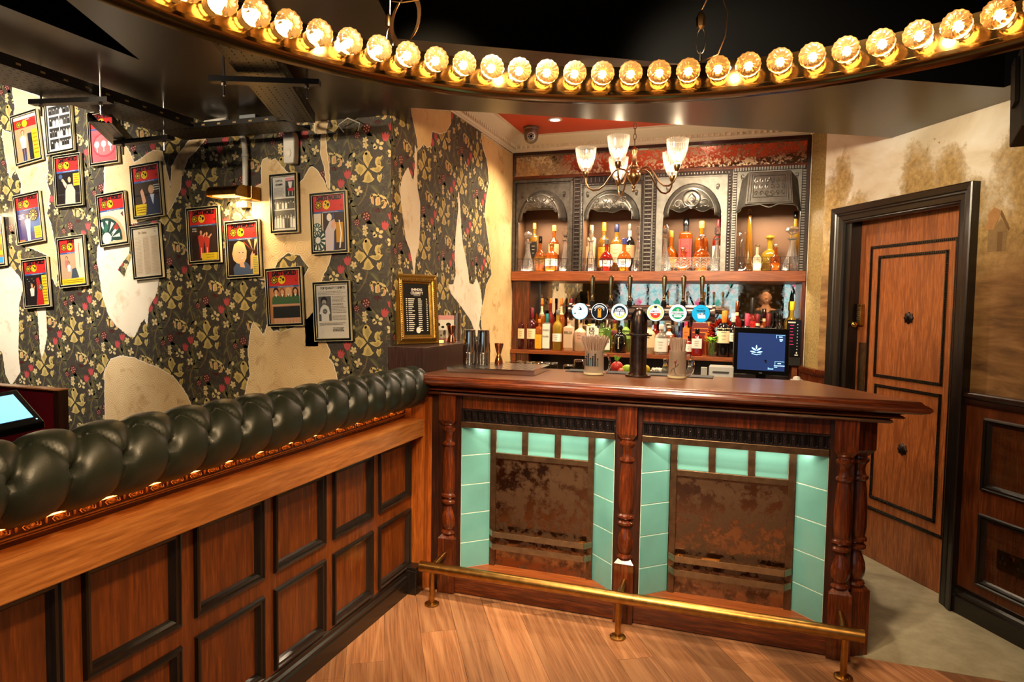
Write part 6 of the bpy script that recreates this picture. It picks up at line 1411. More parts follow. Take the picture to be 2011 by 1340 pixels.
for (x, y, h, w), (nm, lab, kind, gm, kw) in zip(LOW, L):
    kw = dict(kw); kw.pop('cat', None); yn = 5.09 if y < 5.16 else 5.245; x *= yn/y; y = yn; w = w*1.13
    if kind == 'apoth':
        t = thing('bottle', lab, 'bottle', (x,y,1.136), GL); r = w/2
        MB().lathe([(r*.85,0),(r,.006),(r,.115),(r*.9,.135),(r*.5,.152),(r*.34,.158),(r*.34,.18)], (x,y,1.136), 22).build('body', 'liq_black', t, auto=60)
        MB().lathe([(r*.42,.178),(r*.45,.18),(r*.45,.2),(r*.3,h)], (x,y,1.136), 14).build('cap', 'black_gloss', t)
        yy = y-r-.001; zc = 1.136+.075
        MB().add([(x-r*.9,y-r*.55,zc),(x,yy,zc-.045),(x+r*.9,y-r*.55,zc),(x,yy,zc+.045)], [(0,1,3),(1,2,3)]).build('label', 'lb_cream', t, fixn=False)
        b = text_mb("HENDRICK'S", .016, .01); b2 = text_mb('GIN', .012, .01)
        MB().add([(x+v[0]*.55, yy-.0008, zc+.004+v[1]) for v in b.v], b.f).add([(x+v[0], yy-.0008, zc-.016+v[1]) for v in b2.v], b2.f).build('lettering', 'print_black', t, fixn=False)
        continue
    t = bottle('bottle', lab, x, y, 1.136, h, w, kind, gm, group=GL, **kw)
    if 'yellow syrup' in lab:
        MB().tube([(x,y,1.136+h), (x,y-.004,1.136+h+.04), (x+.006,y-.02,1.136+h+.085)], [.012,.008,.003], 8).build('pourer', 'black_gloss', t)
# carton, basil glass, chilli garland and price panel on the lower shelf
ct = thing('carton', 'dark red printed carton standing among the bottles below the cyan tap badge', 'carton', (-.31, 5.26, 1.136))
MB().box(-.36, -.225, 5.235, 5.31, 1.137, 1.375).build('box', 'lb_darkred', ct)
MB().box(-.355, -.23, 5.2335, 5.235, 1.30, 1.308).box(-.345, -.24, 5.2335, 5.235, 1.33, 1.336).build('printed_band', 'lb_orange', ct)
bg_ = thing('basil_glass', 'tumbler of water with a bunch of bright green basil on the lower shelf', 'glass', (-.202, 5.09, 1.136))
MB().lathe([(.0,.004),(.036,.004),(.040,.1),(.043,.1),(.039,0),(.0001,0)], (-.202,5.09,1.136), 20).build('tumbler', 'glass_thin', bg_)
lf = MB(); rn = random.Random(4)
for k in range(26):
    a = rn.uniform(0, 6.28); e = rn.uniform(.2, 1.2); r = rn.uniform(.012, .045); c = Vector((-.202+cos(a)*r, 5.09+sin(a)*r, 1.136+.105+rn.uniform(0,.035)))
    u = Vector((cos(a)*cos(e*.6), sin(a)*cos(e*.6), sin(e*.6)))*.022; v = u.cross(Vector((0,0,1))).normalized()*.011
    lf.add([c-u, c-u*.3+v, c+u*.5+v*.8, c+u, c+u*.5-v*.8, c-u*.3-v], [(0,1,2,3),(0,3,4,5)])
plain('herb', (120,176,50), .5); lf.build('basil_leaves', 'herb', bg_, fixn=False)
st = MB()
for k in range(8): a = k*.8; st.tube([(-.202+.015*cos(a),5.09+.015*sin(a),1.145), (-.202+.02*cos(a+.5),5.09+.02*sin(a+.5),1.24)], .0018, 4)
st.build('stems', 'herb', bg_)
cg = thing('chilli_garland', 'ring of glossy dark red dried chillies around the yellow-capsuled wine bottle', 'garland', (-.135, 5.14, 1.136))
cm = MB(); rn = random.Random(9)
for k in range(46):
    a = 2*pi*k/46; R_ = .088; c = Vector((-.135+cos(a)*R_*.95, 5.15+rn.uniform(-.012,.012), 1.136+.17+sin(a)*R_*1.05)); d = Vector((cos(a+rn.uniform(-.8,.8)), rn.uniform(-.5,.5), sin(a+rn.uniform(-.8,.8))))
    cm.tube([c-d*.026, c-d*.01, c+d*.01, c+d*.028], [.003,.0085,.008,.001], 6)
stuff(cm.build('chillies', 'liq_red', cg)); 
MB().tube([(-.135+cos(2*pi*k/24)*.086, 5.155, 1.306+sin(2*pi*k/24)*.09) for k in range(24)], .006, 6, closed=True).build('twine', 'liq_gold', cg)
pp = thing('price_panel', 'slim black panel with pink lines and white dots right of the till screen', 'panel', (.343, 5.0, 1.165))
MB().box(.296, .388, 4.992, 5.006, 1.160, 1.418).build('board', 'black_gloss', pp, bevel=.002)
plain('pink_glow', (220,50,110), .4, emis=(220,50,110), estr=.5)
a_ = MB(); b_ = MB(); b_.box(.305, .352, 4.990, 4.992, 1.395, 1.405)
for k in range(7): a_.box(.318, .343-(.006 if k % 3 else 0), 4.990, 4.992, 1.378-k*.022, 1.381-k*.022)
for k in range(9): b_.sphere((.366, 4.991, 1.385-k*.0215), .0035, 8, 5)
b_.box(.352, .374, 4.990, 4.992, 1.170, 1.177); b_.box(.36, .368, 4.990, 4.992, 1.184, 1.196)
a_.build('pink_lines', 'pink_glow', pp); b_.build('white_marks', 'white_plastic', pp)
MB().box(.29, .39, 5.0, 5.03, 1.10, 1.16).build('panel_foot', 'black_matt', pp)
# ================================================================ THINGS ON AND BEHIND THE COUNTER
CT = 1.1365
# beer font
ft = thing('beer_font', 'gunmetal beer font with six lit round badges and brass tap handles on the counter', 'beer tap', (-.496, 3.42, CT))
yF = 3.42
MB().lathe([(.0425,CT+.006),(.0425,1.345)], (-.496,yF,0), 28).build('column', 'gunmetal', ft)
MB().lathe([(.0425,1.357),(.0435,1.39),(.0425,1.42),(.038,1.448),(.029,1.470),(.015,1.486),(.0001,1.491)], (-.496,yF-.004,0), 28).build('column_crown', 'gunmetal', ft)
for z in (CT+.001, 1.346):
    f = MB().prism([(cos(2*pi*k/32)*.066-.496, sin(2*pi*k/32)*.052+yF) for k in range(32)], (0,0,z), (1,0,0), (0,1,0), (0,0,.008)).build('flange', 'gunmetal', ft, bevel=.001)
    b = MB()
    for k in range(4): a = pi/4+k*pi/2+.3; b.sphere((-.496+cos(a)*.053, yF+sin(a)*.042, z+.011), .0065, 8, 5)
    b.build('flange_bolts', 'brass_shine', f)
MB().tube([(-.862, yF+.03, 1.462), (-.135, yF+.03, 1.462)], .038, 24).build('cross_tube', 'gunmetal', ft)
for x in (-.862, -.135):
    MB().tube([(x-.005, yF+.03, 1.462), (x+.008, yF+.03, 1.462)], .046, 24).build('end_cap', 'gunmetal', ft)
MB().tube([(-.85, yF+.03, 1.501), (-.145, yF+.03, 1.501)], .0035, 6).build('top_rail', 'copper', ft)
def disc(mb, cx, cz, r, y, n=28, mi=0, rz=None): mb.add([(cx+cos(2*pi*k/n)*r, y, cz+sin(2*pi*k/n)*(rz or r)) for k in range(n)], [tuple(range(n))], mi); return mb
def arc_poly(cx, cz, r0, r1, a0, a1, n=12): return [(cx+cos(a0+(a1-a0)*k/n)*r1, cz+sin(a0+(a1-a0)*k/n)*r1) for k in range(n+1)]+[(cx+cos(a1-(a1-a0)*k/n)*r0, cz+sin(a1-(a1-a0)*k/n)*r0) for k in range(n+1)]
BX = (-.798, -.695, -.592, -.411, -.302, -.192)
yB = yF-.024
def badge(cx, halo, shapes, label):
    cz = 1.466
    hm = Matrix.Translation((cx, yB, cz)) @ Matrix.Rotation(radians(90), 4, 'X')
    g = MB().merge(MB().lathe([(.040,-.012),(.044,-.010),(.044,.006),(.0425,.009),(.040,.009)], (0,0,0), 32), hm).build('badge', 'black_gloss', ft, auto=40)
    g['label'] = label
    mats = [halo]; mb = disc(MB(), cx, cz, .0425, yB-.0095, 32)
    d = yB-.0100
    for k, (kind, arg, m) in enumerate(shapes):
        if m not in mats: mats.append(m)
        mi = mats.index(m); dd = d-.0002*k
        if kind == 'd': disc(mb, cx+arg[0], cz+arg[1], arg[2], dd, 28, mi)
        elif kind == 'p': mb.add([(cx+p[0], dd, cz+p[1]) for p in arg], [tuple(range(len(arg)))], mi)
        elif kind == 'q':
            n = len(arg)//2; mb.add([(cx+p[0], dd, cz+p[1]) for p in arg], [(i, i+1, 2*n-2-i, 2*n-1-i) for i in range(n-1)], mi)
        elif kind == 't':
            s, x, z, sz, bold = arg; b = text_mb(s, sz, bold); mb.add([(cx+x+v[0], dd-.0006, cz+z+v[1]) for v in b.v], b.f, mi)
    mb.build('badge_face', mats, g, fixn=False)
R0 = lambda x0, z0, x1, z1: [(x0,z0),(x1,z0),(x1,z1),(x0,z1)]
badge(BX[0], 'badge_halo', [('d',(0,0,.037),'badge_white'),('d',(-.001,.021,.004),'b_navy'),('p',[(-.012,.010),(.008,.004),(.011,.014),(.002,.020),(-.002,.014)],'b_navy'),('p',[(-.012,.009),(-.002,.011),(-.004,.014),(-.013,.013)],'b_green'),('t',('BIRRA',0,-.0005,.009,.0),'b_navy'),('t',('MORETTI',0,-.0115,.0155,.01),'b_navy'),('t',('1859',0,-.025,.005,0),'b_navy')], 'pale blue glowing badge lettered BIRRA MORETTI')
badge(BX[1], 'black_gloss', [('q',arc_poly(0,0,.0405,.0425,0,2*pi-.01,40),'badge_white'),('p',[(-.008,.004),(.008,.004),(.009,-.030),(-.010,-.030)],'b_amber'),('d',(0,.008,.010),'b_amber'),('d',(0,.010,.004),'print_black')]+[('q',arc_poly(0,0,.022,.026,a,a+.10,2),'b_white') for a in [radians(x) for x in range(20,165,13)]]+[('q',arc_poly(0,0,.028,.033,a,a+.09,2),'b_white') for a in [radians(x) for x in range(35,150,9)]], 'black badge with an amber pointing hand')
badge(BX[2], 'badge_mint', [('d',(0,0,.032),'b_navy'),('d',(0,-.004,.026),'b_white'),('q',arc_poly(0,0,.021,.031,radians(20),radians(160),16),'b_navy'),('q',arc_poly(0,0,.024,.031,radians(195),radians(345),16),'b_yellow'),('p',[(-.026,.002),(.026,.002),(.016,.016),(-.016,.016)],'b_navy'),('t',('CAMDEN',0,.009,.011,.01),'b_white'),('p',R0(-.001,-.018,.002,.004),'b_navy'),('p',R0(-.010,-.018,-.007,-.008),'b_navy'),('p',R0(.006,-.018,.012,-.013),'b_green')], 'mint green badge with navy crown and yellow arc')
badge(BX[3], 'badge_mint', [('d',(0,0,.037),'b_lime'),('d',(0,0,.034),'b_yellow'),('d',(0,0,.029),'b_white'),('q',arc_poly(0,-.002,.0,.026,pi,2*pi,14),'b_red'),('p',[(-.008,.034),(.008,.034),(.006,.022),(-.006,.022)],'b_navy'),('t',('AMSTEL',0,.006,.0125,.01),'b_navy'),('t',('BIER',0,-.009,.009,.015),'b_white')], 'yellow-ringed badge lettered AMSTEL with a red lower half')
badge(BX[4], 'badge_white', [('d',(0,0,.031),'b_green'),('p',R0(-.040,-.008,.040,.008),'badge_white'),('p',R0(-.037,-.007,.037,.007),'print_black'),('p',R0(-.0362,-.0062,.0362,.0062),'b_white'),('t',('Heineken',0,0,.0165,.015),'print_black'),('p',[(0,.024),(.0022,.0185),(.008,.0185),(.0035,.015),(.005,.0095),(0,.013),(-.005,.0095),(-.0035,.015),(-.008,.0185),(-.0022,.0185)],'b_white'),('p',[(0,.021),(.0014,.0175),(.005,.0175),(.002,.015),(.003,.012),(0,.014),(-.003,.012),(-.002,.015),(-.005,.0175),(-.0014,.0175)],'b_red')]+[('d',(x,-.016-abs(x)*.0,.005),'b_white') for x in (-.014,-.007,0,.007,.014)], 'green and white badge lettered Heineken with a star')
badge(BX[5], 'b_cyan', [('d',(0,0,.039),'b_cyan'),('p',[(-.016,-.002),(.010,.004),(.022,-.012),(.022,-.024),(-.012,-.024)],'b_white'),('t',('HACKNEY',0,.024,.006,.01),'b_navy'),('t',('THREE',0,.011,.0145,.03),'print_black'),('t',('HOP',.004,-.004,.0145,.03),'print_black'),('t',('2.8%',.012,-.019,.007,.01),'b_navy')], 'cyan badge lettered THREE HOP')
for x in (-.748, -.650, -.552, -.378, -.283, -.193):
    h = MB().lathe([(.0125,1.498),(.0135,1.500),(.0135,1.522),(.011,1.524)], (x,yF+.03,0), 14).build('handle_collar', 'rubber', ft)
    tp = MB(); prof = [(.0085,1.522),(.0095,1.530),(.0072,1.534),(.0095,1.540),(.0072,1.546),(.0082,1.56),(.0108,1.60),(.0135,1.636),(.0125,1.648),(.007,1.654)]
    tp.lathe(prof, (x, yF+.03, 0), 10); tp.build('tap_handle', 'brass_pale', ft)
    MB().tube([(x-.045, yF-.002, 1.445), (x-.045, yF-.02, 1.425), (x-.045, yF-.022, 1.405)], .007, 8).build('spout', 'gunmetal', ft)
# beer mugs full of straws
def mug(x, y, lab, hside, flare, h=.128, r=.050, spread=1.0, pict=0):
    t = thing('straw_mug', lab, 'mug', (x, y, CT), 'glass mugs of straws on the counter')
    P = [(r*1.06,0),(r*1.08,.004),(r*1.02,.016),(r,.022),(r*.97,h),(r*.92,h),(r*.94,.020),(.0001,.018)]
    MB().lathe(P, (x,y,CT+.001), 28).build('mug_body', 'glass_straws', t, auto=50)
    MB().lathe([(r*1.085,.002),(r*1.09,.012)], (x,y,CT+.001), 28).build('foot_band', 'gold_edge', t)
    a = hside; hp = []
    for k in range(15):
        q = -pi/2+pi*k/14; hp.append((x+cos(a)*(r*.96+.042*cos(q)**.7 if cos(q) > 0 else r*.96), y+sin(a)*(r*.96+.042*max(0,cos(q))**.7), CT+h*.50+h*.38*sin(q)))
    MB().tube(hp, .0058, 8).build('mug_handle', 'glass_clear', t)
    s = MB(); rn = random.Random(int(x*100)); 
    for k in range(150):
        q = rn.uniform(0, 2*pi); b = r*.84*sqrt(rn.random()); zt = CT+.195+rn.uniform(-.006,.012); f = flare*(.2+.8*b/r)*1.25
        s.tube([(x+cos(q)*b*.8, y+sin(q)*b*.8, CT+.022), (x+cos(q)*b*(.85 if spread else 1), y+sin(q)*b*.85, CT+h*.8), (x+cos(q)*b*(1+f), y+sin(q)*b*(1+f), zt)], .0029, 5)
    stuff(s.build('straws', 'straw', t))
    ar = MB(); aa = -pi/2-.2
    if pict == 0:
        for k in range(7):
            q = aa+(-.75+.25*k); rr = r+.001; c = (x+cos(q)*rr, y+sin(q)*rr); 
            hh = .03+.012*((k*37) % 3)
            ar.add([(x+cos(q-.09)*rr, y+sin(q-.09)*rr, CT+.048), (x+cos(q+.09)*rr, y+sin(q+.09)*rr, CT+.048), (x+cos(q+.07)*rr, y+sin(q+.07)*rr, CT+.05+hh), (x+cos(q-.07)*rr, y+sin(q-.07)*rr, CT+.05+hh)], [(0,1,2,3)], 0 if k % 3 else 1)
            ar.sphere((c[0], c[1], CT+.056+hh), .0045, 6, 4, 0)
        ar.build('printed_picture', ['ink_30_40_50', 'ink_70_110_120'], t, fixn=False)
    else:
        L = lambda q, z: (x+cos(aa+q)*(r+.0012), y+sin(aa+q)*(r+.0012), CT+z)
        ar.tube([L(-.5,.03), L(-.3,.05), L(.0,.055), L(.4,.075)], .0009, 4, 0); ar.tube([L(-.1,.052), L(.05,.03), L(.2,.022)], .0009, 4, 0)
        ar.sphere(L(.05,.085), .006, 6, 4, 1, sc=(1,.5,1)); ar.sphere(L(.2,.095), .003, 5, 4, 1); ar.tube([L(.05,.08), L(.1,.06)], .0012, 4, 0)
        ar.build('printed_picture', ['ink_60_50_46', 'ink_160_40_50'], t, fixn=False)
    return t
ink(30,40,50); ink(70,110,120); ink(60,50,46); ink(160,40,50)
mug(-.722, 3.41, 'glass mug with a printed city scene and fanned pale straws, left of the tap column', -.25, .75)
mug(-.301, 3.44, 'glass mug with a red blossom print packed with straight straws, right of the tap column', -.3, .12, h=.138, r=.044, pict=1)
# perforated steel drip tray with shakers
ty = thing('drip_tray', 'perforated stainless drip tray at the left end of the counter', 'tray', (-1.2, 3.4, CT))
def tr_pt(u, v, z): 
    a = Vector((-1.462, 3.19, 0)); b = Vector((-.985, 3.205, 0)); c = Vector((-1.005, 3.57, 0)); d = Vector((-1.452, 3.56, 0)); p = a.lerp(b, u).lerp(d.lerp(c, u), v); return (p.x, p.y, z)
def qbox(mb, u0, u1, v0, v1, z0, z1, mi=0): mb.add([tr_pt(u,v,z) for z in (z0,z1) for u,v in ((u0,v0),(u1,v0),(u1,v1),(u0,v1))], [(0,3,2,1),(4,5,6,7),(0,1,5,4),(1,2,6,5),(2,3,7,6),(3,0,4,7)], mi)
q = MB(); qbox(q, 0,1,0,1,CT+.001,CT+.006); qbox(q, 0,1,0,.03,CT+.006,CT+.026); qbox(q, 0,1,.97,1,CT+.006,CT+.026); qbox(q, 0,.02,.03,.97,CT+.006,CT+.026); qbox(q, .98,1,.03,.97,CT+.006,CT+.026)
q.build('tray_body', 'chrome', ty)
q = MB(); qbox(q, .02,.98,.03,.97,CT+.0235,CT+.026); gp = q.build('grille_plate', 'steel', ty)
q = MB()
for i in range(14):
    for j in range(9):
        u = .08+.064*i; v = .1+.1*j; c = tr_pt(u, v, CT+.0262); w_ = .0115 if (i+j) % 2 else .011
        q.add([(c[0]+cos(2*pi*k/8)*w_, c[1]+sin(2*pi*k/8)*.006, c[2]) for k in range(8)], [tuple(range(8))])
stuff(q.build('perforations', 'black_matt', gp, fixn=False))
def shaker(x, y, lab, mat='chrome', s=1.0):
    t = thing('shaker_tin', lab, 'shaker', (x, y, CT+.026), 'upturned shaker tins on the drip tray')
    MB().lathe([(.036*s,0),(.037*s,.003),(.037*s,.06*s),(.0375*s,.062*s),(.036*s,.066*s)], (x,y,CT+.027), 28).build('lower_tin', mat, t, auto=40)
    MB().lathe([(.038*s,.066*s),(.0385*s,.07*s),(.033*s,.17*s),(.032*s,.186*s),(.0325*s,.1885*s),(.030*s,.190*s),(.0001,.1895*s)], (x,y,CT+.027), 28).build('upper_tin', mat, t, auto=40)
    return t
shaker(-1.418, 3.39, 'polished steel shaker tin pair on the tray, left one')
shaker(-1.340, 3.40, 'polished steel shaker tin pair on the tray, front right one')
shaker(-1.375, 3.49, 'dull steel shaker tin behind the two polished pairs', 'steel', .86)
def jigger(x, y, z, lab, h=.09, r=.022, mat='copper'):
    t = thing('jigger', lab, 'jigger', (x,y,z))
    MB().lathe([(r*.95,0),(r,.002),(r*.86,h*.2),(r*.5,h*.42),(r*.42,h*.46),(r*.5,h*.5),(r*.9,h*.8),(r*1.05,h*.99),(r*1.0,h),(r*.5,h*.6),(.0001,h*.55)], (x,y,z), 22).build('jigger_body', mat, t, auto=40)
jigger(-1.275, 3.47, CT+.027, 'tall copper jigger right of the shaker tins on the tray', .115, .024)
jigger(-1.625, 3.60, 1.268, 'copper jigger on the dark box ledge beside the pink card', .098, .026)
tb = thing('steel_cup', 'tall plain steel tube cup behind the copper jigger on the box ledge', 'cup', (-1.66, 3.76, 1.268))
MB().lathe([(.026,0),(.027,.001),(.027,.17),(.0255,.17),(.025,.004),(.0001,.004)], (-1.66,3.76,1.268), 24).build('cup_body', 'steel', tb, auto=40)
MB().tube([(-1.66,3.76,1.275),(-1.665,3.765,1.49)], .0016, 5).tube([(-1.655,3.755,1.275),(-1.645,3.75,1.485)], .0016, 5).build('bar_spoons', 'nickel_bronze', tb)
tl = thing('tealight_tumbler', 'textured glass tumbler with a lit tealight in front of the gold frame', 'glass', (-1.60, 3.40, 1.268))
MB().lathe([(.028,0),(.031,.003),(.034,.078),(.031,.078),(.028,.006),(.0001,.006)], (-1.60,3.40,1.268), 18, flute=.05).build('tumbler', 'glass_thin', tl)
MB().lathe([(.016,.007),(.017,.008),(.017,.02),(.0001,.02)], (-1.60,3.40,1.268), 14).build('tealight', 'light_yellow', tl)
cd = thing('card_holder', 'pale pink printed card standing behind the jigger on the box ledge', 'card', (-1.70, 3.62, 1.268))
cdm = MB().prism([(0,0),(.12,0),(.12,.155),(0,.155)], (-1.735,3.60,1.269), (.75,.66,0), (0,0,1), (.004,-.004,0)); cdm.build('card', 'card_white', cd)
MB().prism([(0,.13),(.12,.13),(.12,.155),(0,.155)], (-1.7335,3.5985,1.269), (.75,.66,0), (0,0,1), (.0035,-.0035,0)).prism([(0,0),(.12,0),(.12,.018),(0,.018)], (-1.7335,3.5985,1.269), (.75,.66,0), (0,0,1), (.0035,-.0035,0)).build('pink_bands', 'card_pink', cd)
pm = MB()
for (u, v, a, b) in ((.02,.10,.014,.012),(.05,.085,.010,.008),(.085,.10,.016,.012),(.095,.075,.010,.014),(.06,.05,.008,.016),(.04,.035,.006,.006)):
    pm.prism([(u+cos(2*pi*k/8)*a, v+sin(2*pi*k/8)*b) for k in range(8)], (-1.7312,3.5957,1.269), (.75,.66,0), (0,0,1), (.0004,-.0004,0))
pm.build('black_marks', 'print_black', cd)
# gold framed list leaning on the wall
gf = thing('gold_framed_list', 'ornate gold frame with a black list headed CELEBRITY on the box ledge', 'picture frame', (-1.66, 3.24, 1.268))
O = Vector((-1.752, 3.16, 1.27)); UX = Vector((.205, .295, 0)).normalized(); NX = Vector((UX.y, -UX.x, 0)); VZ = (Vector((0,0,1))-NX*.10).normalized(); 
def gtf(u, v, d=0): return O+UX*u+VZ*v+NX*d
GW, GH = .262, .385
fr_p = [(0,0),(0,.012),(.006,.020),(.012,.020),(.016,.015),(.020,.015),(.024,.026),(.034,.030),(.040,.026),(.044,.016),(.050,.014),(.054,.008)]
sw = MB().sweep([(-o, q) for o, q in fr_p], [(0,0,0),(GW,0,0),(GW,GH,0),(0,GH,0)], 1, closed=True)
sw.v = [tuple(gtf(v[0], v[1], v[2])) for v in sw.v]; sw.build('gilt_moulding', 'gold_frame', gf)
orn = MB()
for (a, b) in (((.03,.03),(GW-.03,.03)), ((.03,GH-.03),(GW-.03,GH-.03)), ((.03,.03),(.03,GH-.03)), ((GW-.03,.03),(GW-.03,GH-.03))):
    L = hypot(b[0]-a[0], b[1]-a[1]); n = int(L/.011)
    for k in range(n+1):
        t = k/n; orn.sphere(gtf(a[0]+(b[0]-a[0])*t, a[1]+(b[1]-a[1])*t, .028), .0042, 5, 4)
orn.build('beaded_ornament', 'gold_dark', gf)
MB().add([tuple(gtf(u, v, .009)) for u, v in ((.05,.05),(GW-.05,.05),(GW-.05,GH-.05),(.05,GH-.05))], [(0,1,2,3)]).build('black_sheet', 'print_black', gf, fixn=False)
gt = MB()
def gtext(s, u, v, sz, bold=0, al='CENTER', wd=1.0):
    b = text_mb(s, sz, bold, al, wd); gt.add([tuple(gtf(u+p[0], v+p[1], .0105)) for p in b.v], b.f)
gtext('SHINDIG', GW/2+.004, GH-.085, .017, .03); gtext('CELEBRITY', GW/2+.004, GH-.104, .022, .02, wd=.72); gtext('LEADERBOARD', GW/2+.004, GH-.118, .006)
rn = random.Random(2)
for k in range(17):
    v = GH-.138-k*.0108
    for (u0, w1, w2) in ((.066,.004,.008), (.080,.022,.040), (.140,.018,.026), (.190,.006,.009)):
        e = rn.uniform(w1, w2); gt.add([tuple(gtf(u, vv, .0105)) for u, vv in ((u0,v),(u0+e,v),(u0+e,v+.0042),(u0,v+.0042))], [(0,1,2,3)])
gt.build('white_lettering', 'lb_white', gf, fixn=False)
MB().add([tuple(gtf(GW/2+.006+cos(2*pi*k/20)*.014, .078+sin(2*pi*k/20)*.017, .0105)) for k in range(20)], [tuple(range(20))]).build('oval_seal', 'lb_white', gf, fixn=False)
MB().add([tuple(gtf(u, v, -.001)) for u, v in ((.01,.01),(GW-.01,.01),(GW-.01,GH-.01),(.01,GH-.01))], [(0,1,2,3)]).build('frame_back', 'black_matt', gf, fixn=False)
# --- work surface behind the counter
sb = thing('service_bench', 'steel work bench behind the counter carrying till, printer and glasses', 'bench', (-.5, 3.95, 0))
MB().box(-1.45, .34, 3.63, 4.25, .0, .985).build('bench_body', 'black_paint', sb); MB().box(-1.45, .34, 3.63, 4.25, .985, 1.0).build('bench_top', 'steel', sb)
WT = 1.001
def tumbler(x, y, h, r, lab, grp='upturned glasses behind the counter', z=WT):
    t = thing('tumbler', lab, 'glass', (x,y,z), grp)
    MB().lathe([(r*1.05,0),(r,h*.98),(r*.9,h),(.0001,h),(.0001,h*.93),(r*.9,h*.93),(r*.97,0)], (x,y,z), 18).build('tumbler_body', 'glass_thin', t, auto=40)
    return t
tumbler(-1.007, 4.0, .127, .034, 'short upturned tumbler left of the left straw mug')
tumbler(-.943, 4.02, .160, .036, 'taller upturned tumbler just behind the left straw mug')
tumbler(-.60, 4.0, .112, .030, 'small upturned tumbler right of the left mug handle')
t0 = None
gm_ = tag(MB().box(-1.40, -1.07, 3.86, 4.1, WT, WT+.03).build('glass_mat', 'rubber'), 'black rubber mat with small upturned glasses behind the drip tray', 'mat')
for i in range(7):
    for j in range(2): tumbler(-1.375+.046*i, 3.92+.08*j, .105, .020, 'small shot glass upside down on the black mat behind the drip tray', 'shot glasses on the mat', WT+.031)
def fruit(name, x, y, r, col, lab, sc=(1,1,1), stem=False):
    t = thing(name, lab, 'fruit', (x,y,WT+.085)); plain('fruit_'+name, col, .35, bump=.3, nscale=120, noise=.12)
    MB().sphere((x,y,WT+.085+r*sc[2]), r, 18, 12, sc=sc).build('flesh', 'fruit_'+name, t)
    if stem: 
        g = MB(); rn = random.Random(3)
        for k in range(16): a = rn.uniform(0,6.28); g.tube([(x,y,WT+.085+r*1.9), (x+cos(a)*.02,y+sin(a)*.02,WT+.085+r*1.9+rn.uniform(.015,.045))], .0016, 4)
        g.build('green_tuft', 'herb', t)
    else: MB().sphere((x+r*sc[0]*.9,y-r*.3,WT+.085+r*sc[2]), r*.14, 6, 5).build('tip', 'fruit_'+name, t)
fb_ = thing('fruit_dish', 'low black dish holding the fruit behind the tap column', 'dish', (-.63, 4.02, WT))
MB().lathe([(.08,0),(.135,.085),(.13,.087),(.08,.075),(.0001,.070)], (-.63,4.02,WT), 26).build('dish_body', 'black_gloss', fb_)
fruit('pomegranate', -.706, 4.0, .038, (186,44,36), 'red pomegranate with a green tuft left of the tap column', stem=True)
fruit('lime', -.640, 3.98, .030, (150,180,40), 'green lime directly left of the tap column', (1.15,1,1))
fruit('lemon', -.545, 4.0, .032, (236,190,40), 'yellow lemon peeking out right of the tap column', (1.2,1,1))
fruit('apple', -.672, 3.955, .020, (206,120,90), 'small pinkish fruit between pomegranate and lime')
for (x, lab, c) in ((-.420, 'small soft drink bottle with yellow-green neck label left of the right mug', 'cap_yellow'), (-.278, 'white-labelled soft drink bottle seen through the right mug handle', 'lb_white')):
    t = thing('soft_drink_bottle', lab, 'bottle', (x,4.0,WT), 'small mixer bottles behind the counter')
    MB().lathe([(.024,0),(.026,.004),(.026,.09),(.022,.12),(.0125,.15),(.011,.175)], (x,4.0,WT), 18).build('body', 'liq_clear', t); MB().lathe([(.0135,.174),(.014,.176),(.014,.186),(.0001,.188)], (x,4.0,WT), 14).build('cap', 'steel', t)
    MB().lathe([(.0165,.130),(.0128,.152)], (x,4.0,WT), 16).build('neck_label', c, t); MB().lathe([(.0264,.03),(.0264,.085)], (x,4.0,WT), 18).build('label', 'lb_green' if c == 'cap_yellow' else 'lb_white', t)
chp = thing('crushed_ice_bin', 'dark bin of small white pellets below the lower shelf right of the tap', 'bin', (-.45, 4.12, WT))
MB().box(-.52, -.36, 4.06, 4.2, WT, WT+.10).build('bin_body', 'black_matt', chp)
pe = MB(); rn = random.Random(5)
for k in range(160): pe.sphere((-.515+rn.random()*.15, 4.065+rn.random()*.13, WT+.102+rn.random()*.012), .0055, 5, 4)
stuff(pe.build('pellets', 'lb_white', chp))
ch2 = thing('card_stand', 'small white plastic card stand left of the receipt printer', 'stand', (-.196, 3.98, WT))
MB().box(-.215, -.180, 3.97, 3.985, WT, WT+.15).box(-.235, -.16, 3.955, 4.01, WT, WT+.06).build('stand_body', 'white_plastic', ch2, bevel=.003)
pr_ = thing('receipt_printer', 'light grey receipt printer beside the till screen', 'printer', (-.10, 4.05, WT))
MB().box(-.172, -.035, 3.95, 4.12, WT, WT+.10).prism([(3.95,WT+.10),(4.12,WT+.10),(4.12,WT+.155),(3.99,WT+.155)], (-.172,0,0), (0,1,0), (0,0,1), (.137,0,0)).build('printer_case', 'silver_plastic', pr_, bevel=.004)
MB().prism([(-.15,0),(-.06,0),(-.06,.010),(-.15,.010)], (0,3.957,WT+.121), (1,0,0), (0,.59,.81), (0,-.002,.0015)).build('paper_slot', 'black_matt', pr_)
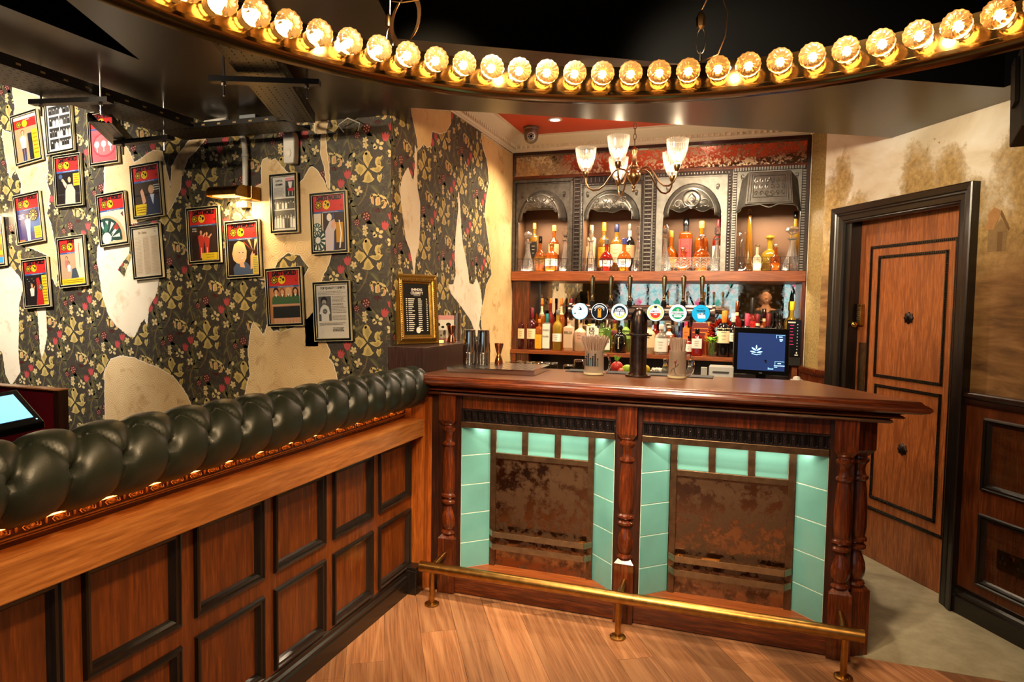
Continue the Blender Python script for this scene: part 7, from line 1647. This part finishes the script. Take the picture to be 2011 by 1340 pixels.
# till screen
ts_ = thing('till_screen', 'black touch screen till with a pale leaf emblem on navy, on the work bench', 'screen', (.11, 4.02, WT))
TA = Vector((-.040, 4.02, 1.118)); TB_ = Vector((-.034, 4.055, 1.386)); TC = Vector((.262, 4.075, 1.110))
ux = (TC-TA).normalized(); uz = (TB_-TA); uz = (uz-ux*uz.dot(ux)).normalized(); nn = ux.cross(uz); nn = nn if nn.y < 0 else -nn
def stf(u, v, d=0): return tuple(TA+ux*u+uz*v+nn*d)
def sbox(mb, u0, u1, v0, v1, d0, d1): return mb.add([stf(u,v,d) for d in (d0,d1) for u,v in ((u0,v0),(u1,v0),(u1,v1),(u0,v1))], [(0,3,2,1),(4,5,6,7),(0,1,5,4),(1,2,6,5),(2,3,7,6),(3,0,4,7)])
sbox(MB(), 0,.305,0,.27,-.035,0).build('screen_case', 'black_gloss', ts_, bevel=.004)
dsp = MB().add([stf(u,v,.001) for u,v in ((.022,.026),(.282,.026),(.282,.238),(.022,.238))], [(0,1,2,3)]).build('display', 'screen_navy', ts_, fixn=False)
em = MB()
def leafq(cx, cy, a, l, w): 
    n = 8; pts = [(cx+cos(a)*l*t-sin(a)*w*sin(pi*t), cy+sin(a)*l*t+cos(a)*w*sin(pi*t)) for t in [k/n for k in range(n+1)]]+[(cx+cos(a)*l*t+sin(a)*w*sin(pi*t), cy+sin(a)*l*t-cos(a)*w*sin(pi*t)) for t in [1-k/n for k in range(1,n)]]
    em.add([stf(p[0],p[1],.002) for p in pts], [tuple(range(len(pts)))])
ex, ey = .125, .135
for (a, l, w) in ((pi/2,.026,.004),): leafq(ex, ey+.010, a, l, w)
for s in (0,1):
    f = lambda a: a if s == 0 else pi-a
    leafq(ex, ey+.002, f(.62), .034, .0048); leafq(ex, ey-.008, f(.20), .036, .0042)
em.tube([stf(ex-.026, ey-.014, .002), stf(ex, ey-.020, .002), stf(ex+.026, ey-.014, .002)], .0016, 4)
def sq(u0,v0,u1,v1): em.add([stf(u,v,.002) for u,v in ((u0,v0),(u1,v0),(u1,v1),(u0,v1))], [(0,1,2,3)])
sq(.232,.232,.280,.2335); sq(.232,.214,.2335,.2335); sq(.247,.220,.266,.225); sq(.250,.204,.268,.211); sq(.252,.197,.264,.200)
sq(.228,.080,.280,.0815); sq(.228,.062,.2295,.0815); sq(.243,.068,.262,.073); sq(.224,.055,.282,.059); sq(.225,.047,.242,.050)
b = text_mb('Zonal', .013, .01); em.add([stf(.205+p[0], .038+p[1], .002) for p in b.v], b.f)
em.build('emblem', 'glow_cyan', dsp, fixn=False)
b = text_mb('NCR', .008, .01); MB().add([stf(.152+p[0], .011+p[1], .001) for p in b.v], b.f).build('maker_mark', 'white_plastic', ts_, fixn=False)
MB().box(.04, .18, 3.95, 4.16, WT, WT+.02).box(.085, .14, 4.06, 4.10, WT+.02, 1.2).build('till_stand', 'black_gloss', ts_)
MB().tube([(.12, 4.0, WT+.03), (.16, 3.96, WT+.035), (.22, 3.95, WT+.03), (.27, 3.97, WT+.02)], .0022, 5).build('cable', 'white_plastic', ts_)
cdr = thing('card_reader_dock', 'small black dock with a stack of pale receipts at the right of the till', 'dock', (.29, 4.02, WT))
MB().box(.262, .335, 3.96, 4.06, WT, WT+.075).build('dock_body', 'black_gloss', cdr, bevel=.003); MB().box(.268, .33, 3.965, 4.05, WT+.076, WT+.098).build('receipts', 'card_white', cdr)
MB().lathe([(.022,0),(.022,.006),(.016,.018),(.0001,.022)], (.298,4.0,WT+.099), 16).build('roll', 'white_plastic', cdr)
# ================================================================ MARQUEE RING LIGHT
RC = (-.07, .792); RZ = 2.10; RRAD = 1.0
ring = thing('marquee_ring', 'large brass ring light studded with glowing swirl-glass bulbs, hung on wires', 'light', (RC[0], RC[1], RZ))
rb = MB(); N = 172; prof = [(1.040, -.030), (1.040, .034), (1.046, .036), (1.100, .036), (1.104, .030), (1.104, -.040), (1.098, -.046), (1.036, -.046), (1.032, -.043), (1.032, -.034), (1.040, -.030)]
rb.lathe(prof, (RC[0], RC[1], RZ), N, cap=False); rb.build('ring_band', 'brass_ring', ring, auto=40)
def cap_mesh():
    mb = MB(); n = 56; vs = []; P = [(.012,-.036,0),(.020,-.034,0),(.021,-.018,.2),(.018,-.014,.3),(.024,-.004,.5),(.0285,.008,.8),(.030,.016,1.0),(.0285,.021,1.2),(.023,.024,1.5),(.015,.025,1.9),(.007,.0245,2.3)]
    for (r, z, tw) in P:
        for k in range(n):
            a = 2*pi*k/n; f = 1+(.022*sin(14*a+tw*3.2) if r > .006 else 0)
            zz = z+(.0011*sin(14*a+tw*3.2) if z > .018 else 0)
            vs.append((r*f*cos(a), r*f*sin(a), zz))
    fs = [(i*n+k, i*n+(k+1) % n, (i+1)*n+(k+1) % n, (i+1)*n+k) for i in range(len(P)-1) for k in range(n)]+[tuple((len(P)-1)*n+k for k in range(n)), tuple(range(n-1,-1,-1))]
    mb.add(vs, fs, 0, True); return mb
capm = cap_mesh().build('swirl_bulb', 'cabochon', None, auto=60)
core = MB().sphere((0,0,-.004), .0105, 10, 8).build('bulb_core', 'bulb_core')
core.parent = capm
for k in range(86):
    a = radians(107.196+k*360/86)
    M = Matrix.Translation((RC[0]+cos(a)*RRAD, RC[1]+sin(a)*RRAD, RZ)) @ Vector((-cos(a), -sin(a), 0)).to_track_quat('Z', 'Y').to_matrix().to_4x4()
    if k == 0: o, c = capm, core
    else:
        o = capm.copy(); COL.objects.link(o); c = core.copy(); COL.objects.link(c); c.parent = o
    o.parent = ring; o.matrix_parent_inverse = Matrix.Translation(-Vector(ring['_org'])); o.matrix_basis = M
    if k % 6 == 3:
        b = a+radians(180/86); lamp('bulb_light', 'POINT', (RC[0]+cos(b)*1.0, RC[1]+sin(b)*1.0, RZ), RING_POWER, (1, .68, .36), shadow_soft_size=.006)
def wire(name, lab, pts, extra):
    t = thing(name, lab, 'wire', pts[0]); 
    MB().tube(pts, .0016, 6).build('steel_wire', 'steel', t)
    for i, (nm, mb) in enumerate(extra): mb.build(nm, 'nickel_bronze' if i else 'steel', t)
    return t
x, y = -.886, 1.559
lp = MB().tube([(x-.0+.010*sin(t), y, 2.145+.032-.032*cos(t)) for t in [k*2*pi/14 for k in range(14)]], .0016, 6, closed=True).tube([(x,y,2.13),(x,y,2.15)], .004, 8)
gr = MB().lathe([(.003,0),(.009,.004),(.010,.026),(.004,.036)], (x-.003, y, 2.207), 12)
coil = MB()
for j in range(4): coil.tube([(x+.047+.036*cos(t)+.016*sin(t)+.0025*j, y-.01, 2.215+.058*sin(t)-.012*cos(t)+.002*j) for t in [k*2*pi/22 for k in range(22)]], .0017, 5, closed=True)
coil.tube([(x+.01,y-.01,2.27),(x+.04,y-.012,2.262),(x+.09,y-.012,2.262)], .0017, 5)
wire('hanging_wire', 'steel hanging wire with a twisted coil of spare cable, left side of the ring', [(x,y,2.21),(x+.004,y,2.6),(x+.004,y,3.1)], [('wire_loop', lp), ('grip', gr), ('spare_coil', coil)])
x, y = -.128, 1.88
lp = MB().tube([(x+.012*sin(t), y, 2.175+.034-.034*cos(t)) for t in [k*2*pi/14 for k in range(14)]], .0016, 6, closed=True).tube([(x,y,2.14),(x,y,2.18)], .003, 8)
gr = MB().lathe([(.003,0),(.011,.006),(.013,.030),(.005,.046)], (x-.002, y, 2.24), 6)
tail = MB().tube([(x,y,2.29),(x+.02,y-.01,2.325),(x+.05,y-.012,2.315),(x+.066,y-.012,2.27),(x+.062,y-.012,2.21),(x+.045,y-.012,2.165),(x+.0,y-.012,2.15),(x-.03,y-.012,2.155)], .0019, 6)
wire('hanging_wire', 'steel hanging wire with one looped tail, right of centre on the ring', [(x,y,2.28),(x+.002,y,2.6),(x+.002,y,3.1)], [('wire_loop', lp), ('grip', gr), ('wire_tail', tail)])
# ================================================================ CHANDELIER
CHX, CHY = -.665, 4.20
ch = thing('chandelier', 'five-arm antique brass chandelier with ribbed glass shades over the bar', 'chandelier', (CHX, CHY, 2.79))
MB().lathe([(.0001,2.205),(.008,2.208),(.010,2.216),(.005,2.222),(.006,2.228),(.012,2.232),(.013,2.244),(.008,2.250),(.018,2.262),(.036,2.282),(.042,2.302),(.040,2.318),(.030,2.336),(.018,2.345),(.020,2.352),(.026,2.358),(.026,2.366),(.018,2.378),(.014,2.405),(.013,2.43),(.017,2.452),(.021,2.465),(.018,2.474),(.008,2.478),(.003,2.490),(.0001,2.492)], (CHX, CHY, 0), 24).build('stem_body', 'nickel_bronze', ch, auto=50)
cm = MB()
for k in range(9):
    z = 2.495+k*.033; n = 12; L = []
    for j in range(n):
        a = 2*pi*j/n; u = .009*cos(a); v = .021*sin(a)
        L.append((CHX+(u if k % 2 else 0), CHY+(0 if k % 2 else u), z+v+.018))
    cm.tube(L, .0023, 5, closed=True)
cm.build('chain', 'bronze', ch); MB().lathe([(.045,2.788),(.045,2.778),(.02,2.768),(.0001,2.766)], (CHX, CHY, 0), 20).build('ceiling_rose', 'nickel_bronze', ch)
def rotz(v, a): return (v[0]*cos(a)-v[1]*sin(a), v[0]*sin(a)+v[1]*cos(a))
lat = atan2(.327, .945)
for k, ang in enumerate((-118, -44, 26, 100, 172)):
    a = radians(ang)+lat; d = Vector((cos(a), sin(a), 0)); c = Vector((CHX, CHY, 0)); R_ = .30
    pt = lambda r, z: tuple(c+d*r+Vector((0,0,z)))
    pts = [pt(.03,2.318), pt(.06,2.345), pt(.09,2.350), pt(.12,2.335), pt(.15,2.295), pt(.18,2.250), pt(.215,2.222), pt(.25,2.218), pt(.28,2.235), pt(.296,2.265), pt(.30,2.305)]
    arm = MB().tube(pts, .0055, 8).build('arm', 'nickel_bronze', ch)
    hx = c+d*R_
    MB().lathe([(.006,2.296),(.012,2.300),(.017,2.316),(.020,2.330),(.019,2.336),(.0001,2.337)], (hx.x, hx.y, 0), 16).build('shade_holder', 'nickel_bronze', arm, auto=50)
    sh = MB().lathe([(.021,2.334),(.034,2.352),(.048,2.384),(.058,2.420),(.064,2.458),(.066,2.482),(.063,2.482),(.061,2.458),(.055,2.420),(.045,2.384),(.031,2.354),(.019,2.338)], (hx.x, hx.y, 0), 56, flute=.035, smooth=False, cap=False)
    sh.build('ribbed_shade', 'glass_fluted', arm, auto=0)
    MB().sphere((hx.x, hx.y, 2.385), .017, 12, 8, sc=(1,1,1.5)).build('bulb', 'bulb_core_soft', arm)
    lamp('chandelier_light', 'POINT', (hx.x, hx.y, 2.44), 1.6, WARM2, shadow_soft_size=.02)
# ================================================================ DOME CAMERA
dc = thing('dome_camera', 'small bronze dome security camera at the corner of the red ceiling', 'camera', (-1.50, 4.70, 2.79))
MB().lathe([(.056,2.789),(.056,2.775),(.050,2.770),(.053,2.755),(.054,2.735),(.052,2.725)], (-1.50,4.70,0), 28).build('housing', 'dome_grey', dc, auto=40)
MB().sphere((-1.50,4.70,2.722), .051, 24, 14).build('ball', 'dome_grey', dc)
dv = (Vector((0,0,1.7))-Vector((-1.50,4.70,2.722))).normalized(); fc = Vector((-1.50,4.70,2.722))+dv*.040; q = dv.to_track_quat('Z','Y').to_matrix().to_4x4(); Mf = Matrix.Translation(fc) @ q
MB().merge(MB().lathe([(.030,.0),(.031,.010),(.026,.0125),(.0001,.0125)], (0,0,0), 24), Mf).build('face_plate', 'silver_plastic', dc, auto=40)
le = MB()
for k in range(8): le.merge(MB().lathe([(.0045,.0126),(.0045,.0135),(.0001,.0138)], (cos(k*pi/4)*.018, sin(k*pi/4)*.018, 0), 8), Mf)
le.merge(MB().lathe([(.010,.0126),(.010,.015),(.0001,.0165)], (0,0,0), 16), Mf); le.build('lens', 'black_gloss', dc)
# ================================================================ CABLE TRAYS
def tray(name, lab, a, b, w, z=2.38, h=.045):
    A, B = Vector((a[0],a[1],0)), Vector((b[0],b[1],0)); d = (B-A).normalized(); n = Vector((-d.y, d.x, 0)); L = (B-A).length
    t = thing(name, lab, 'cable tray', (A.x, A.y, z))
    P = lambda s, u, zz: tuple(A+d*s+n*u+Vector((0,0,zz)))
    mb = MB()
    def bx(s0, s1, u0, u1, z0, z1): mb.add([P(s,u,zz) for zz in (z0,z1) for s,u in ((s0,u0),(s1,u0),(s1,u1),(s0,u1))], [(0,3,2,1),(4,5,6,7),(0,1,5,4),(1,2,6,5),(2,3,7,6),(3,0,4,7)])
    bx(0,L,-w/2,w/2,z,z+.0015); bx(0,L,-w/2,-w/2+.002,z,z+h); bx(0,L,w/2-.002,w/2,z,z+h); bx(0,L,-w/2,-w/2+.012,z+h-.002,z+h); bx(0,L,w/2-.012,w/2,z+h-.002,z+h)
    mb.build('tray_body', 'tray_black', t)
    sl = MB(); rows = max(3, int(w/.028)); n_ = int(L/.032)
    for i in range(n_):
        for j in range(rows):
            s = (i+.5)*L/n_+(.008 if j % 2 else 0); u = -w/2+w*(j+.5)/rows; l, wd = ((.009,.0022),(.003,.003))[(i//3+j) % 2] if j % 3 else (.010,.0022)
            sl.add([P(s+cos(q)*l, u+sin(q)*wd, z-.0006) for q in [2*pi*k/6 for k in range(6)]], [tuple(range(6))])
        if i % 3 == 0:
            for sg in (-1, 1): sl.add([P(s+q, sg*(w/2+.0006), z+h*.45+r) for q, r in ((-.010,-.004),(.010,-.004),(.010,.004),(-.010,.004))], [(0,1,2,3)], 1)
    stuff(sl.build('slots', ['void_black', 'paper_speckle'], t, fixn=False))
    return t, P
tA, PA = tray('cable_tray', 'long black perforated cable tray running along the left below the soffit', (-2.80, -.2), (-2.82, 2.74), .25)
tC, PC = tray('cable_tray', 'short black cable tray along the top of the floral wall above the picture lamp', (-2.95, 2.845), (-2.14, 2.855), .20, 2.38, .026)
tB, PB = tray('cable_tray', 'slanting black cable tray crossing from the ring towards the wall', (-1.42, 1.40), (-2.11, 2.80), .18)
tD, PD = tray('cable_tray', 'short dropped cable tray hanging lower at the left with black cables', (-2.84, 2.33), (-3.15, 2.72), .10, 2.31, .04)
cb_ = MB()
for k in range(5): cb_.tube([PD(s, -.03+.015*k+.006*sin(s*9+k), 2.318) for s in [.02+.05*i for i in range(9)]], .006, 6)
cb_.build('cables', 'black_gloss', tD)
for (par, x0, y0, x1, y1, z) in ((tA, -2.62, 2.20, -3.0, 2.13, 2.345), (tB, -1.60, 2.27, -1.99, 2.11, 2.345), (tD, -2.70, 2.60, -3.08, 2.62, 2.285)):
    A, B = Vector((x0,y0,z)), Vector((x1,y1,z)); d = (B-A).normalized(); n = Vector((-d.y,d.x,0))*.02; u = Vector((0,0,.021))
    mb = MB().add([A-n,A+n,A+n+u,A-n+u,B-n,B+n,B+n+u,B-n+u], [(0,1,2,3),(7,6,5,4),(0,3,7,4),(1,5,6,2),(3,2,6,7),(0,4,5,1)]); mb.build('cross_channel', 'tray_black', par)
    rd = MB()
    for t in (.12, .88): p = A.lerp(B, t); rd.tube([p+Vector((0,0,-.05)), (p.x,p.y,2.47)], .0045, 8); rd.lathe([(.009,0),(.009,.008),(.0001,.009)], (p.x,p.y,z-.010), 6)
    rd.build('threaded_rods', 'steel', par)
jb = tag(MB().box(-2.46, -2.36, 2.80, 2.88, 2.383, 2.44).build('junction_box', 'grey_plastic', bevel=.003), 'small grey junction box resting on the short wall tray', 'box')
for (nm, lab, c, m, r) in (('cable_coil', 'coil of thin white cable lying on the short wall tray', (-2.66, 2.86), 'white_plastic', .07), ('cable_coil', 'small coil of violet-blue cable at the end of the short wall tray', (-2.22, 2.87), 'blue_plastic', .045)):
    mb = MB()
    for k in range(3): mb.tube([(c[0]+cos(a)*(r-.006*k), c[1]+sin(a)*(r*.75), 2.44+.004*k+.02*sin(a)) for a in [2*pi*i/20 for i in range(20)]], .0035, 6, closed=True)
    mb.tube([(c[0]-r, c[1], 2.386), (c[0]-r, c[1], 2.44)], .004, 6); tag(mb.build(nm, m), lab, 'cable')
tag(MB().tube([(-2.03,3.09,2.395),(-2.05,3.07,2.43),(-1.98,3.05,2.455),(-1.92,3.07,2.43),(-1.95,3.10,2.40)], .003, 6).build('loose_cable', 'white_plastic'), 'loose loop of white cable hanging from the soffit right of the slanting tray', 'cable')
# ================================================================ SENSOR, CONDUIT, PICTURE LAMP, SPEAKER
sn = thing('motion_sensor', 'white motion sensor high on the floral wall', 'sensor', (-2.355, 3.08, 2.325))
MB().prism([(-.032,-.085),(.032,-.085),(.036,-.04),(.036,.05),(.030,.085),(-.030,.085),(-.036,.05),(-.036,-.04)], (-2.36,3.06,2.33), (1,0,0), (0,0,1), (0,.048,0)).build('sensor_case', 'white_plastic', sn, bevel=.008)
MB().sphere((-2.36,3.060,2.30), .022, 14, 8, sc=(1,.4,1.1)).build('sensor_lens', 'lb_white', sn); MB().tube([(-2.36,3.1,2.42),(-2.362,3.1,2.47)], .004, 6).build('cable', 'white_plastic', sn)
cd_ = tag(MB().tube([(-2.74,3.09,2.47),(-2.70,3.085,2.44),(-2.675,3.08,2.40),(-2.665,3.08,2.33),(-2.665,3.08,2.12)], .0155, 14).tube([(-2.665,3.08,2.30),(-2.665,3.08,2.315)], .019, 14).build('conduit', 'white_plastic'), 'white plastic conduit bending down the wall to the brass picture lamp', 'pipe')
pl = thing('picture_lamp', 'short brass picture lamp fixed to the wall at the foot of the white conduit', 'lamp', (-2.70, 3.03, 2.10))
lm = MB(); n = 14; x0, x1 = -2.80, -2.60
lm.prism([(2.99+.055*cos(a)*1.0, 2.085+.040*sin(a)) for a in [pi*k/n for k in range(n+1)]][::-1]+[(2.935,2.07)], (x0,0,0), (0,1,0), (0,0,1), (x1-x0,0,0))
lm.build('shade', 'brass_lamp', pl, bevel=.003)
for x in (x0, x1): MB().prism([(2.99+.060*cos(a), 2.080+.046*sin(a)) for a in [pi*k/n for k in range(n+1)]]+[(2.93,2.062),(3.05,2.062)], (x-.004,0,0), (0,1,0), (0,0,1), (.008,0,0)).build('end_plate', 'brass_old', pl)
MB().box(-2.66,-2.58,3.03,3.105,2.055,2.13).build('wall_bracket', 'brass_lamp', pl, bevel=.004); MB().box(-2.72,-2.65,3.07,3.108,2.02,2.05).build('cord_box', 'gold_edge', pl)
MB().box(x0+.02, x1-.02, 2.955, 3.02, 2.066, 2.070).build('lamp_glow', 'light_yellow', pl)
lamp('picture_lamp_light', 'AREA', (-2.70, 2.99, 2.058), 3.2, (1,.70,.34), (-2.66, 3.12, 1.8), shape='RECTANGLE', size=.17, size_y=.03)
pl2 = thing('picture_lamp', 'brass picture lamp cut off by the left edge of the view', 'lamp', (-4.80, 3.03, 2.10))
MB().box(-4.94,-4.745,2.95,3.07,2.06,2.13).build('shade', 'brass_lamp', pl2, bevel=.012); MB().box(-4.78,-4.74,3.04,3.108,2.05,2.16).build('wall_bracket', 'brass_old', pl2, bevel=.004)
MB().tube([(-4.72,3.08,2.16),(-4.72,3.08,2.47)], .0155, 12).build('conduit', 'white_plastic', pl2); MB().box(-4.93,-4.76,2.97,3.05,2.056,2.060).build('lamp_glow', 'light_yellow', pl2)
lamp('picture_lamp_light', 'AREA', (-4.84, 2.99, 2.05), 5, (1,.74,.42), (-4.70, 3.12, 1.8), shape='RECTANGLE', size=.17, size_y=.03)
sp_ = thing('loudspeaker', 'black loudspeaker hung at the right edge under the soffit', 'speaker', (.97, 2.95, 2.2))
Ms = Matrix.Translation((1.03, 2.93, 2.29)) @ Matrix.Rotation(radians(-8), 4, 'Z') @ Matrix.Rotation(radians(-10), 4, 'X')
MB().merge(MB().box(-.11,.12,-.10,.10,-.16,.15), Ms).build('cabinet', 'black_matt', sp_, bevel=.006)
MB().merge(MB().box(-.10,.11,-.106,-.10,-.15,.14), Ms).build('grille', 'tray_black', sp_); bk_ = MB().merge(MB().box(-.124,-.112,-.06,.0,-.05,.12), Ms)
bk_.tube([tuple(Ms @ Vector((-.118,-.03,.1))), (.95,2.95,2.47)], .01, 6).build('speaker_bracket', 'tray_black', sp_)
# ================================================================ TERMINAL behind the booth
tm = thing('order_terminal', 'tilted touch terminal with a light blue screen behind the tufted roll', 'screen', (-2.55, 1.85, .9))
q0 = [Vector(v) for v in ((-2.84,1.53,1.088),(-2.73,1.85,1.128),(-2.44,1.75,1.037),(-2.55,1.43,.997))]
nn = (q0[1]-q0[0]).cross(q0[3]-q0[0]).normalized(); nn = nn if nn.z > 0 else -nn
def tq(u, v, d=0): return tuple(q0[0].lerp(q0[1], u).lerp(q0[3].lerp(q0[2], u), v)+nn*d)
MB().add([tq(u,v,d) for d in (-.03,0) for u,v in ((0,0),(1,0),(1,1),(0,1))], [(0,3,2,1),(4,5,6,7),(0,1,5,4),(1,2,6,5),(2,3,7,6),(3,0,4,7)]).build('terminal_case', 'black_gloss', tm, bevel=.004)
MB().add([tq(u,v,.001) for u,v in ((.03,.13),(.93,.13),(.94,.84),(.03,.84))], [(0,1,2,3)]).build('display', 'screen_blue', tm, fixn=False)
MB().add([tq(.955+cos(a)*.008,.90+sin(a)*.015,.001) for a in [2*pi*k/12 for k in range(12)]], [tuple(range(12))]).build('power_led', 'glow_cyan', tm, fixn=False)
MB().box(-2.74,-2.66,1.62,1.70,.80,1.03).build('terminal_stand', 'black_matt', tm)
cn = thing('terminal_desk', 'glossy maroon desk with raised side panels around the blue terminal', 'desk', (-2.8, 2.1, 0))
MB().box(-3.9,-3.13,2.30,2.33,.0,1.046).build('back_board', 'maroon', cn); MB().box(-3.13,-3.096,2.29,2.34,.0,1.048).build('side_board', 'wood_dark_z', cn); MB().box(-3.9,-2.5,1.40,2.30,.0,.79).build('desk_body', 'maroon', cn); MB().box(-3.9,-3.094,2.285,2.345,1.048,1.054).build('edge_cap', 'wood_ledge_y', cn)
# ================================================================ PERSON seen in the mirror
import bmesh
def skin_fig(name, joints, edges, radii, mat, parent=None, root=0, sub=2):
    me = bpy.data.meshes.new(name); me.from_pydata(joints, edges, []); o = bpy.data.objects.new(name, me); COL.objects.link(o)
    o.modifiers.new('skin', 'SKIN').use_smooth_shade = True
    for i, r in enumerate(radii): v = me.skin_vertices[0].data[i]; v.radius = (r, r) if not isinstance(r, tuple) else r; v.use_root = (i == root)
    s = o.modifiers.new('sub', 'SUBSURF'); s.levels = sub; s.render_levels = sub; me.materials.append(MAT[mat])
    for p in me.polygons: p.use_smooth = True
    if parent: o.parent = parent; o.matrix_parent_inverse = Matrix.Translation(-Vector(parent['_org']))
    return o
PX, PY = .34, -.42
pr = thing('person', 'smiling dark-haired person in a black t-shirt, reflected in the bar mirror', 'person', (PX, PY, 0))
J = lambda x, y, z: (PX+x, PY+y, z)
skin_fig('body', [J(0,0,.95),J(0,0,1.10),J(0,.01,1.28),J(0,0,1.42),J(0,.01,1.50),J(0,.03,1.58),J(.17,0,1.42),J(.22,.02,1.16),J(.20,.16,.98),J(.19,.24,.95),J(-.17,0,1.42),J(-.22,.02,1.16),J(-.20,.16,.98),J(-.19,.24,.95),J(.09,0,.88),J(.10,.01,.50),J(.10,-.01,.09),J(.11,.14,.04),J(-.09,0,.88),J(-.10,.01,.50),J(-.10,-.01,.09),J(-.11,.14,.04)],
  [(0,1),(1,2),(2,3),(3,4),(4,5),(3,6),(6,7),(7,8),(8,9),(3,10),(10,11),(11,12),(12,13),(0,14),(14,15),(15,16),(16,17),(0,18),(18,19),(19,20),(20,21)],
  [.13,.125,.15,.10,.055,.05,.062,.046,.036,.03,.062,.046,.036,.03,.085,.062,.045,.038,.085,.062,.045,.038], 'skin', pr)
skin_fig('t_shirt', [J(0,0,.93),J(0,0,1.10),J(0,.01,1.28),J(0,0,1.42),J(0,.005,1.455),J(.17,0,1.42),J(.21,.015,1.24),J(-.17,0,1.42),J(-.21,.015,1.24)], [(0,1),(1,2),(2,3),(3,4),(3,5),(5,6),(3,7),(7,8)], [.145,.138,.162,.112,.075,.075,.062,.075,.062], 'shirt_black', pr)
skin_fig('trousers', [J(0,0,.95),J(.09,0,.86),J(.10,.01,.50),J(.10,-.01,.10),J(-.09,0,.86),J(-.10,.01,.50),J(-.10,-.01,.10)], [(0,1),(1,2),(2,3),(0,4),(4,5),(5,6)], [.14,.098,.075,.06,.098,.075,.06], 'black_matt', pr)
hd_ = MB().sphere(J(0,.03,1.655), .1, 28, 20, sc=(.78,.95,1.18)); 
hd_.v = [(v[0]-(v[0]-PX)*.22*max(0, (1.62-v[2])/.1), v[1], v[2]) for v in hd_.v]
head = hd_.build('head', 'skin', pr)
MB().tube([J(0,.118,1.67),J(0,.135,1.645),J(0,.128,1.635)], [.007,.012,.009], 8).build('nose', 'skin', head)
for s in (-1,1):
    MB().sphere(J(s*.030,.112,1.672), .010, 10, 8, sc=(1.3,.5,.8)).build('eye', 'white_plastic', head); MB().sphere(J(s*.030,.1165,1.672), .005, 8, 6).build('pupil', 'print_black', head)
    MB().sphere(J(s*.079,.02,1.655), .022, 10, 8, sc=(.35,.7,1.2)).build('ear', 'skin', head); MB().tube([J(s*.045,.112,1.690),J(s*.018,.120,1.693)], .003, 5).build('eyebrow', 'hair', head)
MB().tube([J(-.024,.112,1.607),J(0,.120,1.600),J(.024,.112,1.607)], .0045, 6).build('mouth', 'lb_white', head)
hr = MB().sphere(J(0,.008,1.70), .1, 24, 16, sc=(.84,1.0,1.0)); hr.v = [v for v in hr.v]
hr.v = [(v[0], min(v[1], PY+.085+.25*max(0, v[2]-1.70)), max(v[2], 1.655 if v[1] < PY+.03 else 1.715)) for v in hr.v]
for k in range(40): a = k*.7; r = .05*sqrt((k % 9)/9); hr.tube([J(cos(a)*r, .03+sin(a)*r, 1.78), J(cos(a)*r*1.4, .05+sin(a)*r*1.2, 1.815)], [.012,.004], 5)
hr.build('hair', 'hair', head)
for s in (-1, 1):
    hb = J(s*.19, .25, .95)
    pm_ = MB().sphere((hb[0], hb[1]+.03, hb[2]), .045, 12, 8, sc=(.8,1.1,.45))
    for k in range(4): x = hb[0]+(-.027+.018*k); pm_.tube([(x,hb[1]+.06,hb[2]),(x,hb[1]+.095+(.01 if k in (1,2) else 0),hb[2]-.008),(x,hb[1]+.115+(.012 if k in (1,2) else 0),hb[2]-.025)], [.0095,.0085,.007], 8)
    pm_.tube([(hb[0]-s*.03,hb[1]+.01,hb[2]),(hb[0]-s*.058,hb[1]+.04,hb[2]-.005),(hb[0]-s*.062,hb[1]+.068,hb[2]-.012)], [.012,.010,.008], 8)
    pm_.build('hand', 'skin', pr)
